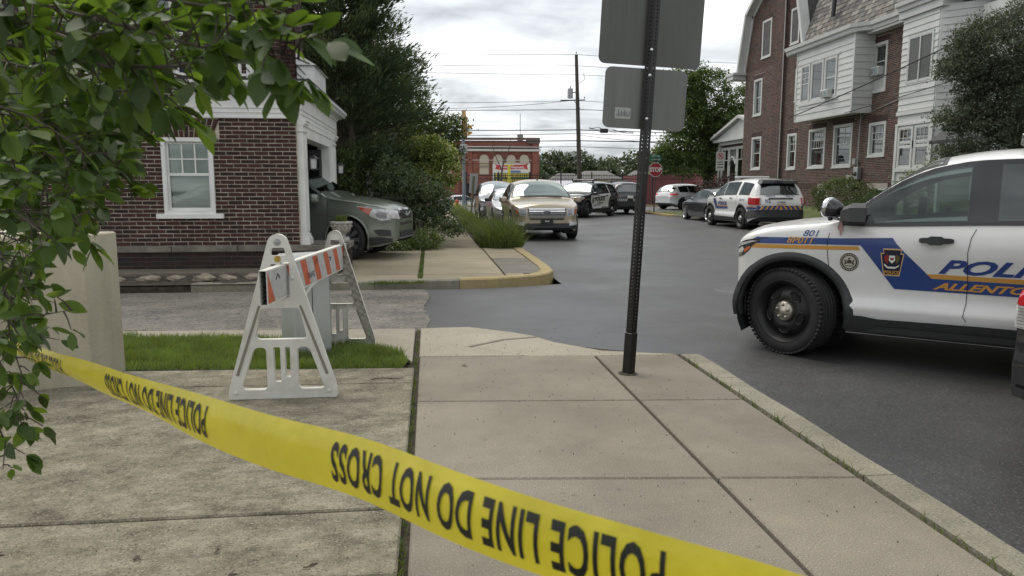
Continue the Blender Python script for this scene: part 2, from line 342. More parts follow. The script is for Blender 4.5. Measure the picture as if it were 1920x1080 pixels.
# curb
curb = thing('curb', 'weathered concrete curb beside the sidewalk', 'curb'); curb['kind'] = 'structure'; del curb['category']
ys = [-3, -.5, 1.3, 3.1, 4.9, 5.66]
for a, b_ in zip(ys, ys[1:]):
    bb = MB(); n = 8
    for i in range(n):
        y0 = a+(b_-a)*i/n+(.004 if i == 0 else 0); y1 = a+(b_-a)*(i+1)/n-(.004 if i == n-1 else 0)
        j0 = .006*math.sin(y0*5.1); j1 = .006*math.sin(y1*5.1)
        bb.add([(1.995, y0, -.18), (2.17+j0, y0, -.18), (2.175+j0, y0, -.03), (2.15+j0, y0, -.002), (1.995, y0, 0), (1.995, y1, -.18), (2.17+j1, y1, -.18), (2.175+j1, y1, -.03), (2.15+j1, y1, -.002), (1.995, y1, 0)],
               [(0, 1, 6, 5), (1, 2, 7, 6), (2, 3, 8, 7), (3, 4, 9, 8), (4, 0, 5, 9)]+([(4, 3, 2, 1, 0)] if i == 0 else [])+([(5, 6, 7, 8, 9)] if i == n-1 else []))
    bb.build('curb_stone', CURBM, curb, smooth=False)
# far corner: sidewalk beyond the alley
fw = thing('far_sidewalk', 'tan sidewalk slabs beyond the alley beside the grass strip', 'sidewalk'); fw['kind'] = 'structure'; del fw['category']
CONCF = speckle('far_sidewalk_concrete', (.29, .25, .175), (.40, .37, .30), (.15, .135, .11), .14, 1.0, 70, .88, bump=.3)
sheet('far_walk_bed', [(-14, 10.7), (1.0, 10.85), (1.85, 11.6), (1.9, 17), (1.9, 43.6), (-14, 43.6)], -.03, DIRT)
yy = 10.86
for i in range(26):
    y1 = yy+(.62 if i < 1 else 1.25)
    slab([(-.12, yy), (1.13 if yy < 16 else 1.1, yy+.02), (1.13 if yy < 16 else 1.1, y1-.02), (-.12, y1-.03)], .002*(i % 2), CONCF, fw)
    if yy < 15.6: slab([(-1.7 if i else -3.4, yy), (-.19, yy), (-.19, y1-.03), (-1.7 if i else -3.4, y1-.03)], 0, CONCF, fw)
    if yy < 16:
        x1 = 1.45 if i == 0 else 1.82
        if i == 2 or i == 1: slab([(1.16, yy), (x1, yy), (x1, y1-.02), (1.16, y1-.02)], .0, speckle('grey_patch', (.17, .155, .13), (.28, .26, .22), (.08, .07, .06), .15, 2, 60, .9), fw, label='grey repaired slab at the corner')
        else: slab([(1.16, yy+.05), (x1, yy+.15 if i == 0 else yy), (x1, y1-.02), (1.16, y1-.02)], 0, CONCF, fw)
    yy = y1
    if yy > 43: break
# corner curb: grey along the alley, yellow round the corner
def curbrun(name, pts, wd, z1, m, parent, z0=-.2, label=None):
    b = MB(); P = [Vector(p) for p in pts]; sec = []
    for i, p in enumerate(P):
        d = (P[min(i+1, len(P)-1)]-P[max(i-1, 0)]).normalized(); nrm = Vector((-d.y, d.x))
        o_ = p; q = p+nrm*wd
        sec += [(o_.x, o_.y, z0), (o_.x, o_.y, z1-.02), (o_.x+nrm.x*.02, o_.y+nrm.y*.02, z1), (q.x, q.y, z1), (q.x, q.y, z0)]
    F = [(i*5+k, i*5+k+1, i*5+5+k+1, i*5+5+k) for i in range(len(P)-1) for k in range(4)]+[(0, 1, 2, 3, 4), tuple(len(P)*5-5+k for k in (4, 3, 2, 1, 0))]
    b.add(sec, F); return b.build(name, m, parent, label=label)
fc = thing('corner_curb', 'curb round the far corner, painted yellow by the street', 'curb'); fc['kind'] = 'structure'; del fc['category']
curbrun('curb_stone', [(-9, 10.50), (-5, 10.52), (-3.31, 10.55)], .2, -.02, DIRT, fc, label='crumbled soil edge of the alley')
curbrun('curb_stone', [(-3.3, 10.56), (-1.6, 10.58), (-.8, 10.60)], .2, .01, CURBM, fc)
curbrun('curb_stone', [(-.795, 10.60), (-.15, 10.63), (.42, 10.66)], .2, .015, CURBM, fc)
curbrun('curb_stone', [(.425, 10.66), (.9, 10.72), (1.3, 10.86), (1.62, 11.03), (1.83, 11.3), (1.97, 11.7)], .2, .02, YCURB, fc, label='yellow painted curb at the corner bend')
curbrun('curb_stone', [(1.972, 11.71), (2.02, 12.4), (2.03, 14), (2.03, 16.3)], .2, .015, YCURB, fc, label='faded yellow curb along the street')
curbrun('curb_stone', [(2.03, 16.31), (2.03, 30), (1.9, 43.4)], .2, .0, CURBM, fc)
# right-hand curb, lawn and far kerbs
rc = thing('right_curb', 'curb on the right side of the street, yellow at its end', 'curb'); rc['kind'] = 'structure'; del rc['category']
curbrun('curb_stone', [(12.9, 43.0), (12.1, 42.0), (11.95, 40), (12.1, 36)], .18, .0, YCURB, rc, label='yellow painted curb by the stop sign')
curbrun('curb_stone', [(12.1, 35.99), (12.9, 33), (13.3, 20), (13.4, -30)], .18, .0, CURBM, rc)
curbrun('curb_stone', [(-120, 56.2), (3, 56.2), (60, 56.2)][::1], .18, .0, YCURB, rc, label='far yellow curb across the cross street')
LAWN = mat('grass_green', (.055, .085, .022), 1, var=.35, vscale=3, col2=(.10, .12, .03), bump=.8, bscale=40)
lawn = MB(); n = 14
def lz(x, y): return -.02+max(0, min(1, (x-14.6)/2.0))*.5 + max(0, min(1, (27-y)/5))*.5*max(0, min(1, (x-14.5)/2))
gx = [12.1, 13.2, 13.9, 14.6, 15.2, 15.8, 16.4, 17.35, 30]; gy = [-20, 0, 10, 15, 18, 20, 22, 24, 26, 28, 30, 32, 34, 37, 41.8]
V = [(max(x, 13.55) if y < 35 and i == 0 else x, y, lz(x, y)) for y in gy for i, x in enumerate(gx)]; nx = len(gx)
lawn.add(V, [(j*nx+i, j*nx+i+1, j*nx+nx+i+1, j*nx+nx+i) for j in range(len(gy)-1) for i in range(nx-1)]); lawn.build('lawn', LAWN, kind='structure', smooth=True)
sheet('far_verge', [(-200, 56.4), (200, 56.4), (200, 58.2), (-200, 58.2)], -.02, LAWN)
mh = MB(); mh.lathe([(0, -.108), (.30, -.107), (.31, -.104), (.33, -.104), (.34, -.109)], 32, T=lambda x, y, z: (x+4.35, y+9.95, z)); mh.build('manhole_cover', mat('worn_iron_cover', (.10, .10, .10), .5, .6, var=.3, vscale=20), label='round grey manhole cover flush in the asphalt left of the near patrol car', cat='manhole cover')
# grass patch by the pillar, soil bed before the house
GPOLY = [(-5, 5.84), (-3, 5.66), (-2.2, 5.60), (-.75, 5.47), (-.22, 5.42), (-.18, 5.7), (-.25, 5.95), (-.5, 6.25), (-.9, 6.5), (-1.6, 6.72), (-2.7, 6.86), (-5, 6.95)]
sheet('grass_patch_soil', GPOLY, -.005, GRASSG)
def pip(x, y, pl):
    c = False; j = len(pl)-1
    for i in range(len(pl)):
        if (pl[i][1] > y) != (pl[j][1] > y) and x < (pl[j][0]-pl[i][0])*(y-pl[i][1])/(pl[j][1]-pl[i][1])+pl[i][0]: c = not c
        j = i
    return c
def blades(name, pts, hts, wd, m, lean=.5, seed=1, **kw):
    r = np.random.default_rng(seed); P = np.array(pts, float); n = len(P); h = np.array(hts, float)
    a = r.uniform(0, 2*math.pi, n); b = r.uniform(0, 2*math.pi, n); w_ = wd*r.uniform(.6, 1.3, n); le = lean*r.uniform(.1, 1, n)*h
    U = np.stack([np.cos(a), np.sin(a), 0*a], 1)*w_[:, None]; D = np.stack([np.cos(b)*le, np.sin(b)*le, h], 1)
    mid = P+D*[.35, .35, .6]; tip = P+D
    V = np.stack([P-U, P+U, mid+U*.8, mid-U*.8, tip], 1).reshape(-1, 3)
    me = bpy.data.meshes.new(name); me.vertices.add(n*5); me.vertices.foreach_set('co', V.ravel())
    q = np.arange(n)*5; loops = np.stack([q, q+1, q+2, q+3, q+3, q+2, q+4], 1).ravel()
    me.loops.add(n*7); me.loops.foreach_set('vertex_index', loops); me.polygons.add(n*2)
    st = np.stack([np.arange(n)*7, np.arange(n)*7+4], 1).ravel(); me.polygons.foreach_set('loop_start', st)
    me.materials.append(m); me.update(); me.validate(); return obj(name, me, **kw)
GBL = mat('grass_blade', (.12, .175, .042), .6, var=.55, vscale=4, trans=.35)
GBL2 = mat('tall_grass_blade', (.080, .125, .030), .6, var=.4, vscale=3, trans=.35, col2=(.14, .17, .05))
pts = []
while len(pts) < 34000:
    x, y = random.uniform(-3.6, -.18), random.uniform(5.4, 6.95)
    if pip(x, y, GPOLY): pts.append((x, y, -.005))
blades('lawn_grass', pts, [random.uniform(.025, .07)*(1.25 if math.sin(p[0]*7+p[1]*5)+math.sin(p[1]*13) > .4 else .9) for p in pts], .0024, GBL, .8, 3, label='short green grass in the patch by the stucco pillar', cat='grass', kind='stuff')
# weeds along joints
def weeds(name, line, n, h, label, seed, sp=.011):
    r = random.Random(seed); P = []; H = []
    for _ in range(n):
        t = r.random(); k = int(t*(len(line)-1)); f = t*(len(line)-1)-k; cl = math.sin(k*3.1+f*9+seed)*.5+.5
        if r.random() > cl+.25: continue
        a, b = line[k], line[k+1]; P.append((a[0]+(b[0]-a[0])*f+r.uniform(-sp, sp), a[1]+(b[1]-a[1])*f+r.uniform(-sp, sp), a[2] if len(a) > 2 else -.02)); H.append(h*r.uniform(.3, 1))
    return blades(name, P, H, .0035, GBL2, 1.3, seed, label=label, cat='weeds', kind='stuff')
weeds('joint_weeds', [(-.122, 2.3), (-.122, 3.2), (-.122, 4.2), (-.122, 5.0), (-.125, 5.9), (-.12, 7.0)], 620, .035, 'low weeds and moss in the joint between driveway and sidewalk', 5)
weeds('curb_weeds', [(1.98, 2.2), (1.98, 3.5), (1.98, 4.6), (1.99, 5.6)], 190, .06, 'small weeds in the gap between sidewalk and curb', 6, .012)
weeds('apron_weeds', [(-.1, 5.81), (1.3, 5.7), (2.0, 5.66)], 420, .025, 'tiny weeds along the apron joint', 8, .01)
weeds('alley_curb_weeds', [(-.9, 10.5), (-.5, 10.5), (-.1, 10.52)], 700, .07, 'weeds at the foot of the alley curb', 9, .05)
weeds('walk_joint_weeds', [(-.155, 10.8), (-.155, 12), (-.155, 13.5), (-.155, 15.6)], 1500, .06, 'weeds in the joint of the far sidewalk', 10, .03)
# twigs and crumbs on the slabs
for i, (x, y, l, a) in enumerate([(-.42, 5.1, .22, .1), (-1.05, 2.62, .05, 2.2), (-.46, 2.5, .05, .7), (-.72, 2.47, .04, .6), (-.8, 2.66, .03, 1.4), (.22, 5.42, .04, .2), (-1.6, 2.7, .05, .8)]):
    b = MB(); p = [(x+l*t*math.cos(a)+.01*math.sin(9*t), y+l*t*math.sin(a)+.012*math.sin(6*t+i), .008+.004*math.sin(5*t)) for t in (0, .3, .6, 1)]
    b.tube(p, .003, 5); b.tube([p[2], (p[2][0]+.015, p[2][1]+.02, .012)], .002, 4)
    b.build('twig', WOOD, label=['long dark twig on the driveway slab beside the barricade foot', 'bent twig near the bottom of the driveway', 'short twig left of the weedy joint at the bottom', 'tiny twig beside the bottom joint', 'thin twig below the tape on the driveway', 'tiny twig on the upper sidewalk slab', 'small twig on the driveway at lower left'][i], cat='twig')
b = MB()
for i in range(420):
    x = random.uniform(-1.9, 1.9); y = random.uniform(2.2, 7); s_ = random.uniform(.0008, .0022)
    b.box(x-s_, x+s_, y-s_*.7, y+s_*.7, -.002, s_*.8+.004)
b.build('grit', mat('brown_grit', (.09, .07, .045), 1), label='scattered grit and crumbs of leaf on the paving', cat='grit', kind='stuff')
# ---------------- cars ----------------
def interp(tbl, smooth=True):
    X = np.array([p[0] for p in tbl], float); Y = np.array([p[1] for p in tbl], float)
    if not smooth or len(X) < 3: return lambda x: float(np.interp(x, X, Y))
    h = np.diff(X); d = np.diff(Y)/h; m = np.zeros(len(X))           # monotone cubic
    m[0], m[-1] = d[0], d[-1]
    for i in range(1, len(X)-1):
        if d[i-1]*d[i] > 0: w1, w2 = 2*h[i]+h[i-1], h[i]+2*h[i-1]; m[i] = (w1+w2)/(w1/d[i-1]+w2/d[i])
    def f(x):
        if x <= X[0]: return float(Y[0])
        if x >= X[-1]: return float(Y[-1])
        i = int(np.searchsorted(X, x)-1); t = (x-X[i])/h[i]
        return float((2*t**3-3*t*t+1)*Y[i]+(t**3-2*t*t+t)*h[i]*m[i]+(-2*t**3+3*t*t)*Y[i+1]+(t**3-t*t)*h[i]*m[i+1])
    return f
EXPL = dict(top=[(-.86, .86), (-.82, .99), (-.6, 1.07), (-.2, 1.13), (.25, 1.19), (.42, 1.26), (1.08, 1.70), (1.5, 1.755), (2.2, 1.775), (3.0, 1.755), (3.52, 1.70), (3.60, 1.64), (3.78, 1.22), (3.86, 1.12), (3.92, .95)],
    rail=[(-.86, .82), (-.8, .90), (-.6, 1.0), (-.2, 1.095), (.30, 1.155), (.36, 1.17), (.60, 1.36), (.80, 1.50), (1.03, 1.60), (1.35, 1.652), (2.1, 1.665), (3.0, 1.63), (3.45, 1.57), (3.6, 1.46), (3.78, 1.16), (3.92, .90)],
    belt=[(-.86, .78), (-.8, .84), (-.6, .94), (-.3, 1.035), (0, 1.075), (.36, 1.11), (.6, 1.115), (1.6, 1.15), (3.0, 1.17), (3.6, 1.15), (3.78, 1.08), (3.92, .86)],
    plan=[(-.86, .50), (-.82, .62), (-.74, .74), (-.62, .84), (-.45, .915), (-.2, .96), (.3, .98), (1.5, .985), (3.0, .98), (3.45, .955), (3.7, .91), (3.84, .84), (3.92, .72)],
    inset=[(.2, -.08), (.33, -.03), (.44, -.002), (.475, .006), (.50, -.022), (.60, -.038), (.78, -.022), (.95, 0), (1.02, -.002), (1.09, -.014), (1.2, -.05)],
    rin=[(-.86, .10), (-.2, .12), (.3, .13), (.5, .14), (1.1, .24), (2.5, .25), (3.4, .24), (3.9, .16)],
    bottom=[(-.86, .40), (-.75, .30), (-.45, .24), (3.2, .24), (3.6, .34), (3.92, .44)], wb=2.85, R=.378, arch=.452, hw=.98, ws=(.44, 1.06), rw=(3.62, 3.77))
SEDAN = dict(top=[(-.86, .60), (-.82, .72), (-.5, .82), (.2, .93), (.55, .98), (1.25, 1.38), (1.7, 1.445), (2.2, 1.44), (2.7, 1.38), (3.3, 1.10), (3.55, 1.06), (3.78, 1.02), (3.86, .86)],
    rail=[(-.86, .58), (-.8, .66), (-.5, .76), (.2, .88), (.5, .94), (.8, 1.12), (1.2, 1.30), (1.7, 1.36), (2.2, 1.34), (2.7, 1.25), (3.1, 1.06), (3.5, .98), (3.86, .80)],
    belt=[(-.86, .56), (-.8, .62), (-.5, .73), (0, .82), (.5, .89), (1.5, .93), (2.6, .97), (3.3, .97), (3.7, .92), (3.86, .76)],
    plan=[(-.86, .46), (-.82, .58), (-.72, .72), (-.5, .82), (-.2, .87), (.5, .90), (2.5, .90), (3.2, .88), (3.6, .80), (3.8, .66), (3.86, .55)],
    inset=[(.15, -.07), (.28, -.02), (.4, 0), (.6, .0), (.78, -.01), (.9, -.04), (1, -.06)],
    rin=[(-.86, .08), (.3, .12), (1.2, .26), (2.4, .27), (3.3, .2), (3.8, .12)],
    bottom=[(-.86, .26), (-.6, .18), (3.2, .18), (3.86, .32)], wb=2.78, R=.325, arch=.385, hw=.90, ws=(.60, 1.22), rw=(2.78, 3.24))
FORE = dict(top=[(-.90, .74), (-.86, .86), (-.6, .965), (-.2, 1.03), (.3, 1.09), (.48, 1.14), (1.25, 1.60), (1.7, 1.68), (2.6, 1.69), (3.1, 1.66), (3.3, 1.56), (3.5, 1.1), (3.6, .9)],
    rail=[(-.90, .70), (-.84, .80), (-.6, .90), (-.2, .97), (.35, 1.04), (.6, 1.18), (1.1, 1.46), (1.5, 1.55), (2.4, 1.57), (3.1, 1.5), (3.4, 1.2), (3.6, .85)],
    belt=[(-.90, .66), (-.84, .74), (-.6, .84), (-.2, .91), (.4, .98), (1.5, 1.02), (3.0, 1.06), (3.4, 1.0), (3.6, .8)],
    plan=[(-.90, .52), (-.86, .64), (-.76, .75), (-.6, .83), (-.35, .885), (.1, .905), (2.8, .90), (3.3, .84), (3.6, .65)],
    inset=[(.18, -.07), (.3, -.02), (.42, 0), (.6, -.005), (.8, .0), (.92, -.03), (1.05, -.06)],
    rin=[(-.9, .08), (.3, .12), (1.2, .22), (2.8, .23), (3.5, .14)], bottom=[(-.9, .34), (-.76, .27), (-.5, .22), (3.1, .22), (3.6, .4)], wb=2.64, R=.345, arch=.40, hw=.90, ws=(.52, 1.22), rw=(3.3, 3.48))
EDGE = dict(EXPL, top=[(-.86, .80), (-.82, .96), (-.6, 1.03), (-.2, 1.09), (.25, 1.14), (.40, 1.20), (1.10, 1.62), (1.5, 1.69), (2.2, 1.70), (3.0, 1.66), (3.35, 1.58), (3.7, 1.15), (3.85, .9)],
    rail=[(-.86, .78), (-.8, .86), (-.6, .95), (-.2, 1.02), (.30, 1.09), (.60, 1.27), (1.03, 1.50), (1.35, 1.57), (2.1, 1.585), (3.0, 1.53), (3.45, 1.35), (3.85, .85)],
    belt=[(-.86, .74), (-.8, .80), (-.6, .90), (-.2, .965), (.36, 1.03), (1.6, 1.08), (3.0, 1.12), (3.5, 1.1), (3.85, .8)],
    plan=[(-.86, .62), (-.82, .74), (-.72, .83), (-.55, .90), (-.3, .94), (.3, .96), (3.0, .96), (3.5, .90), (3.85, .7)], bottom=[(-.86, .34), (-.75, .27), (-.45, .22), (3.1, .22), (3.85, .44)], hw=.96, wb=2.82, ws=(.44, 1.08), rw=(3.38, 3.64))
VAN = dict(EDGE, top=[(-.9, .74), (-.84, .92), (-.5, 1.02), (0, 1.12), (.2, 1.2), (1.0, 1.65), (1.5, 1.74), (2.5, 1.76), (3.4, 1.72), (3.75, 1.5), (3.9, .9)],
    rail=[(-.9, .72), (-.8, .84), (-.4, .96), (.05, 1.06), (.4, 1.26), (.9, 1.50), (1.35, 1.60), (2.1, 1.62), (3.3, 1.58), (3.7, 1.35), (3.9, .85)], ws=(.26, .98), rw=(3.6, 3.75))
def carbody(sp, dx=.045, nl=12):
    F_ = {k: interp(sp[k]) for k in ('top', 'rail', 'belt', 'plan', 'inset', 'rin', 'bottom')}
    x0, x1 = sp['top'][0][0], sp['top'][-1][0]; ax = (0, sp['wb']); A = sp['arch']
    xs = set(np.round(np.linspace(x0, x1, int((x1-x0)/dx)+1), 4))
    for e in (x0, x1):
        s_ = 1 if e == x0 else -1
        for d in (.008, .018, .03, .05, .08): xs.add(round(e+s_*d, 4))
    for a in ax:
        for t in range(0, 181, 9): xs.add(round(a+A*math.cos(math.radians(t)), 4))
        for s_ in (-1, 1): xs.add(round(a+s_*(A+.004), 4))
    xs = sorted(xs); cut = [xs[0]]
    for x in xs[1:]:
        if x-cut[-1] > .003: cut.append(x)
    xs = cut; V = []; ng = 6; nt_ = 9
    cz = sp['R']
    for x in xs:
        bz = F_['bottom'](x)
        for a in ax:
            if abs(x-a) < A: bz = max(bz, cz+math.sqrt(A*A-(x-a)**2))
        be, ra, to, pl, ri = F_['belt'](x), F_['rail'](x), F_['top'](x), F_['plan'](x), F_['rin'](x)
        be = max(be, bz+.02); ra = max(ra, be+.004); to = max(to, ra+.003)
        half = []
        for i in range(nl+1):
            z = bz+(be-bz)*i/nl; half.append((pl+F_['inset'](z), z))
        yb = half[-1][0]; gh = max(0, min(1, (ra-be)/.4)); yr = pl-ri*(.35+.65*gh) if ra-be > .05 else pl-ri*.45; yr = min(yr, yb-.01)
        for i in range(1, ng+1):
            t = i/ng; y = yb+(yr-yb)*(t if gh > .3 else t); z = be+(ra-be)*(t if gh > .3 else math.sin(t*math.pi/2)); half.append((y+.012*math.sin(math.pi*t)*gh, z))
        for i in range(1, nt_+1):
            t = i/nt_; half.append((yr*(1-t), ra+(to-ra)*(1-(1-t)**2.6)))
        ring = [(x, -y, z) for y, z in half]+[(x, y, z) for y, z in reversed(half[:-1])]
        V.append(ring)
    n = len(V[0]); P = [p for r in V for p in r]
    F = [(i*n+k, i*n+n+k, i*n+n+k+1, i*n+k+1) for i in range(len(V)-1) for k in range(n-1)]
    F.append(tuple(range(n))); F.append(tuple((len(V)-1)*n+k for k in reversed(range(n))))
    # smooth cap: pull nothing, triangulated fans
    return P, F, F_
DIRS = {'L': ((0, -3, 0), (0, 1, 0)), 'R': ((0, 3, 0), (0, -1, 0)), 'F': ((-4, 0, 0), (1, 0, 0)), 'B': ((7, 0, 0), (-1, 0, 0)), 'T': ((0, 0, 4), (0, 0, -1))}
CARG = glassmat('car_glass', (.1, .12, .12), .05, .03, .85, (.012, .015, .016), gc=(.45, .5, .49))
class Car:
    def __init__(s, sp, name, label, cat, paint, loc, a, dx=.045, nl=12, cuts=(), group=None, glass=None, bodymat2=None, steer=0, pillars=(1.3, 2.35), interior=False, glz=(.034, .03), side_x=None):
        s.sp = sp; s.root = thing(name, label, cat, loc, math.radians(a), group); P, F, s.f = carbody(sp, dx, nl)
        s.bvh = BVHTree.FromPolygons([Vector(p) for p in P], F); s.paint = paint; s.hw = sp['hw']
        s.glass = glass or CARG
        if cuts:
            keep = []
            for f in F:
                c = [sum(P[i][k] for i in f)/len(f) for k in range(3)]; hit = False
                for md, pl in cuts:
                    if len(f) > 4: continue
                    if md == 'L' and c[1] < -.4 and pip(c[0], c[2], pl): hit = True
                    if md == 'R' and c[1] > .4 and pip(c[0], c[2], pl): hit = True
                    if md == 'F' and abs(c[1]) < .75 and c[0] < 1.2 and c[0] > .25 and pip(c[1], c[2], pl): hit = True
                if not hit: keep.append(f)
            F = keep
        me = mesh_from('body', P, F, paint, None, True); bm = bmesh.new(); bm.from_mesh(me); bmesh.ops.recalc_face_normals(bm, faces=bm.faces)
        for f in bm.faces:
            if len(f.verts) > 6: f.smooth = False
        bm.to_mesh(me); bm.free(); s.body = obj('body', me, s.root)
        # underbody and wheel wells
        b = MB(); W = s.hw; wb = sp['wb']; A = sp['arch']; R = sp['R']
        b.box(A, wb-A, -W+.13, W-.13, .22, .40); b.box(max(-.62, sp['top'][0][0]+.14), -A, -W+.25, W-.25, .28, .5); b.box(wb+A, wb+.85, -W+.2, W-.2, .32, .5); b.box(-A, A, -.45, .45, .25, .6); b.box(wb-A, wb+A, -.5, .5, .28, .6)
        b.build('underbody', BPLAS, s.root)
        for cx in (0, wb):
            for sg in (-1, 1):
                b = MB(); V = []; n = 18
                for y in (W-.05, W-.42):
                    for k in range(n+1):
                        t = math.radians(-28+(236)*k/n); V.append((cx+(A+.012)*math.cos(t), sg*y, R+(A+.012)*math.sin(t)))
                b.add(V, [(k, k+1, n+2+k, n+1+k) for k in range(n)]+[tuple(n+1+k for k in range(n+1))]); b.build('wheel_well', BPLAS, s.root, fix=False)
        s.wheels(steer)
    def pj(s, md, a, b, off=.004):
        o, d = DIRS[md]; o = Vector(o); d = Vector(d)
        if md in 'LR' and s.sp.get('tread'): a = xm_(a)
        p = Vector((a, o.y, b)) if md in 'LR' else Vector((o.x, a, b)) if md in 'FB' else Vector((a, b, 4))
        h = s.bvh.ray_cast(p, d)
        if h[0] is None:
            q = Vector((a, (-1 if md == 'L' else 1)*s.hw, b)) if md in 'LR' else Vector((s.sp['top'][0][0] if md == 'F' else s.sp['top'][-1][0], a, b))
            h = s.bvh.find_nearest(q)
        nn = h[1] if h[1].dot(d) < 0 else -h[1]
        v = (-d*.6+nn*.4).normalized(); return h[0]+v*off
    def decal(s, name, md, poly, m, off=.004, res=.06, holes=(), parent='root', label=None, smooth=True, lip=0):
        V, F = cdt(poly, res, holes); V3 = [s.pj(md, a, b, off) for a, b in V]
        me = mesh_from(name, V3, F, m, None, smooth); bm = bmesh.new(); bm.from_mesh(me)
        d = Vector(DIRS[md][1])
        for f in bm.faces:
            if f.normal.dot(d) > 0: f.normal_flip()
        if lip:
            ex = bmesh.ops.extrude_face_region(bm, geom=list(bm.faces))
            for v in [g_ for g_ in ex['geom'] if isinstance(g_, bmesh.types.BMVert)]: pass
            fs = [g_ for g_ in ex['geom'] if isinstance(g_, bmesh.types.BMFace)]; vs = {v for f in fs for v in f.verts}
            for v in vs: v.co -= d*lip
        bm.to_mesh(me); bm.free()
        return obj(name, me, s.root if parent == 'root' else parent, label=label)
    def text(s, md, txt, x, z, size, m, sgn=None, bold=.02, shear=0., xs=1., spacing=1., off=.007, name='lettering', slope=0., res=.06, parent='root'):
        V, F, W = text2d(txt, size, bold, shear, spacing, xs); V, F = split_long(V, F, max(res, size*.6)); sg = {'L': 1, 'R': -1, 'F': -1, 'B': 1}[md]
        me = mesh_from(name, [s.pj(md, x+sg*a, z+b+slope*a, off) for a, b in V], F, m); return obj(name, me, s.root if parent == 'root' else parent)
    def both(s, fn, *a, **k):
        for md in 'LR': fn(md, *a, **k)
    def wheels(s, steer):
        sp = s.sp; R = sp['R']; style = sp.get('wheel', 'alloy'); W = s.hw
        for cx in (0, sp['wb']):
            for sg in (-1, 1):
                wr = bpy.data.objects.new('wheel', None); link(wr, s.root); wr.location = (cx, sg*(W-.125), R)
                wr.rotation_euler = (0, 0, math.radians(steer) if cx == 0 else 0); wr.empty_display_size = .1
                T = lambda x, y, z, sg=sg: (x, sg*z, y)
                t = MB(); wdt = .125
                prof = [(R*.70, -wdt), (R*.86, -wdt-.006), (R*.965, -wdt+.012), (R*.99, -wdt+.03)]
                for q in range(5):
                    yy = -wdt+.04+q*(2*wdt-.08)/4; prof += [(R, yy-.014), (R, yy+.014), (R*.975, yy+.018), (R*.975, yy+.024)]
                prof = prof[:-2]+[(R*.99, wdt-.03), (R*.965, wdt-.012), (R*.86, wdt+.006), (R*.72, wdt), (R*.69, wdt-.01)]
                t.lathe(prof, 40, T=T, closed=True)
                if sp.get('tread'):                             # shoulder blocks
                    for k in range(60):
                        a = 2*math.pi*k/60
                        for s2 in (-1, 1):
                            t.box(-.013, .013, R*.955, R*.996, s2*(wdt-.012)-.02, s2*(wdt-.012)+.02, T=lambda x, y, z, a=a: T(x*math.cos(a)-y*math.sin(a), x*math.sin(a)+y*math.cos(a), z))
                t.build('tyre', RUBBER, wr, smooth=True)
                rm = sp.get('rimmat', STEEL); b = MB(); o_ = wdt
                b.lathe([(R*.70, -wdt+.02), (R*.60, -wdt+.05), (R*.58, o_-.07), (R*.66, o_-.03), (R*.70, o_-.004), (R*.725, o_+.002), (R*.735, o_-.008)], 36, T=T, closed=True)
                if style == 'steel':
                    b.lathe([(R*.585, o_-.085), (R*.50, o_-.062), (R*.40, o_-.030), (R*.30, o_-.028), (R*.24, o_-.045), (0, o_-.045)], 36, T=T, closed=True)
                    b.build('rim', rm, wr, smooth=True)
                    for k in range(5):                          # oval vents with raised lips
                        a = 2*math.pi*k/5+.95; c = MB(); cc = []
                        for r_, hh in ((1.12, .0), (1.0, .010), (.86, .004), (.84, -.02), (0, -.02)):
                            cc.append([( R*.425+r_*R*.085*math.cos(u), r_*R*.145*math.sin(u), hh) for u in [2*math.pi*i/16 for i in range(16)]])
                        V = [T(x*math.cos(a)-y*math.sin(a), x*math.sin(a)+y*math.cos(a), o_-.034-(math.hypot(x, y)/R-.42)*.10+h) for ring in cc for x, y, h in ring]
                        c.add(V, [(i*16+j, i*16+(j+1) % 16, i*16+16+(j+1) % 16, i*16+16+j) for i in range(2) for j in range(16)], 0)
                        c.add([V[32+j] for j in range(16)], [tuple(range(16))], 1)
                        c.build('vent', [rm, mat('wheel_hole', (.004, .004, .004), .9)], wr, smooth=False)
                    c = MB(); c.lathe([(R*.235, o_-.045), (R*.232, o_-.015), (R*.20, o_-.004), (R*.09, o_+.004), (R*.06, o_+.012), (0, o_+.013)], 28, T=T, closed=True)
                    for k in range(5):
                        a = 2*math.pi*k/5+.3; c.lathe([(R*.036, o_-.006), (R*.034, o_+.008), (R*.02, o_+.014), (0, o_+.014)], 8, T=lambda x, y, z, a=a: T(x+R*.155*math.cos(a), y+R*.155*math.sin(a), z), closed=True)
                    c.build('hub_cap', mat('worn_chrome_hub', (.42, .39, .33), .38, .9, var=.4, vscale=30) if sp.get('tread') else mat('dull_hub', (.5, .5, .48), .4, .7), wr, smooth=True)
                else:
                    b.lathe([(R*.20, o_-.06), (R*.19, o_-.02), (R*.10, o_-.012), (0, o_-.012)], 20, T=T, closed=True); ns = sp.get('spokes', 5)
                    for k in range(ns):
                        a = 2*math.pi*k/ns
                        b.add([T(x*math.cos(a)-y*math.sin(a), x*math.sin(a)+y*math.cos(a), z) for x, y, z in ((R*.12, -R*.06, o_-.02), (R*.12, R*.06, o_-.02), (R*.68, R*.10, o_-.01), (R*.68, -R*.10, o_-.01), (R*.12, -R*.06, o_-.06), (R*.12, R*.06, o_-.06), (R*.68, R*.10, o_-.05), (R*.68, -R*.10, o_-.05))],
                              [(0, 1, 2, 3), (0, 3, 7, 4), (1, 5, 6, 2), (4, 7, 6, 5)])
                    b.build('rim', rm, wr, smooth=False)
                    c = MB(); c.lathe([(R*.6, o_-.075), (0, o_-.075)], 24, T=T, closed=True); c.build('brake_disc', mat('dark_disc', (.02, .02, .02), .7), wr)
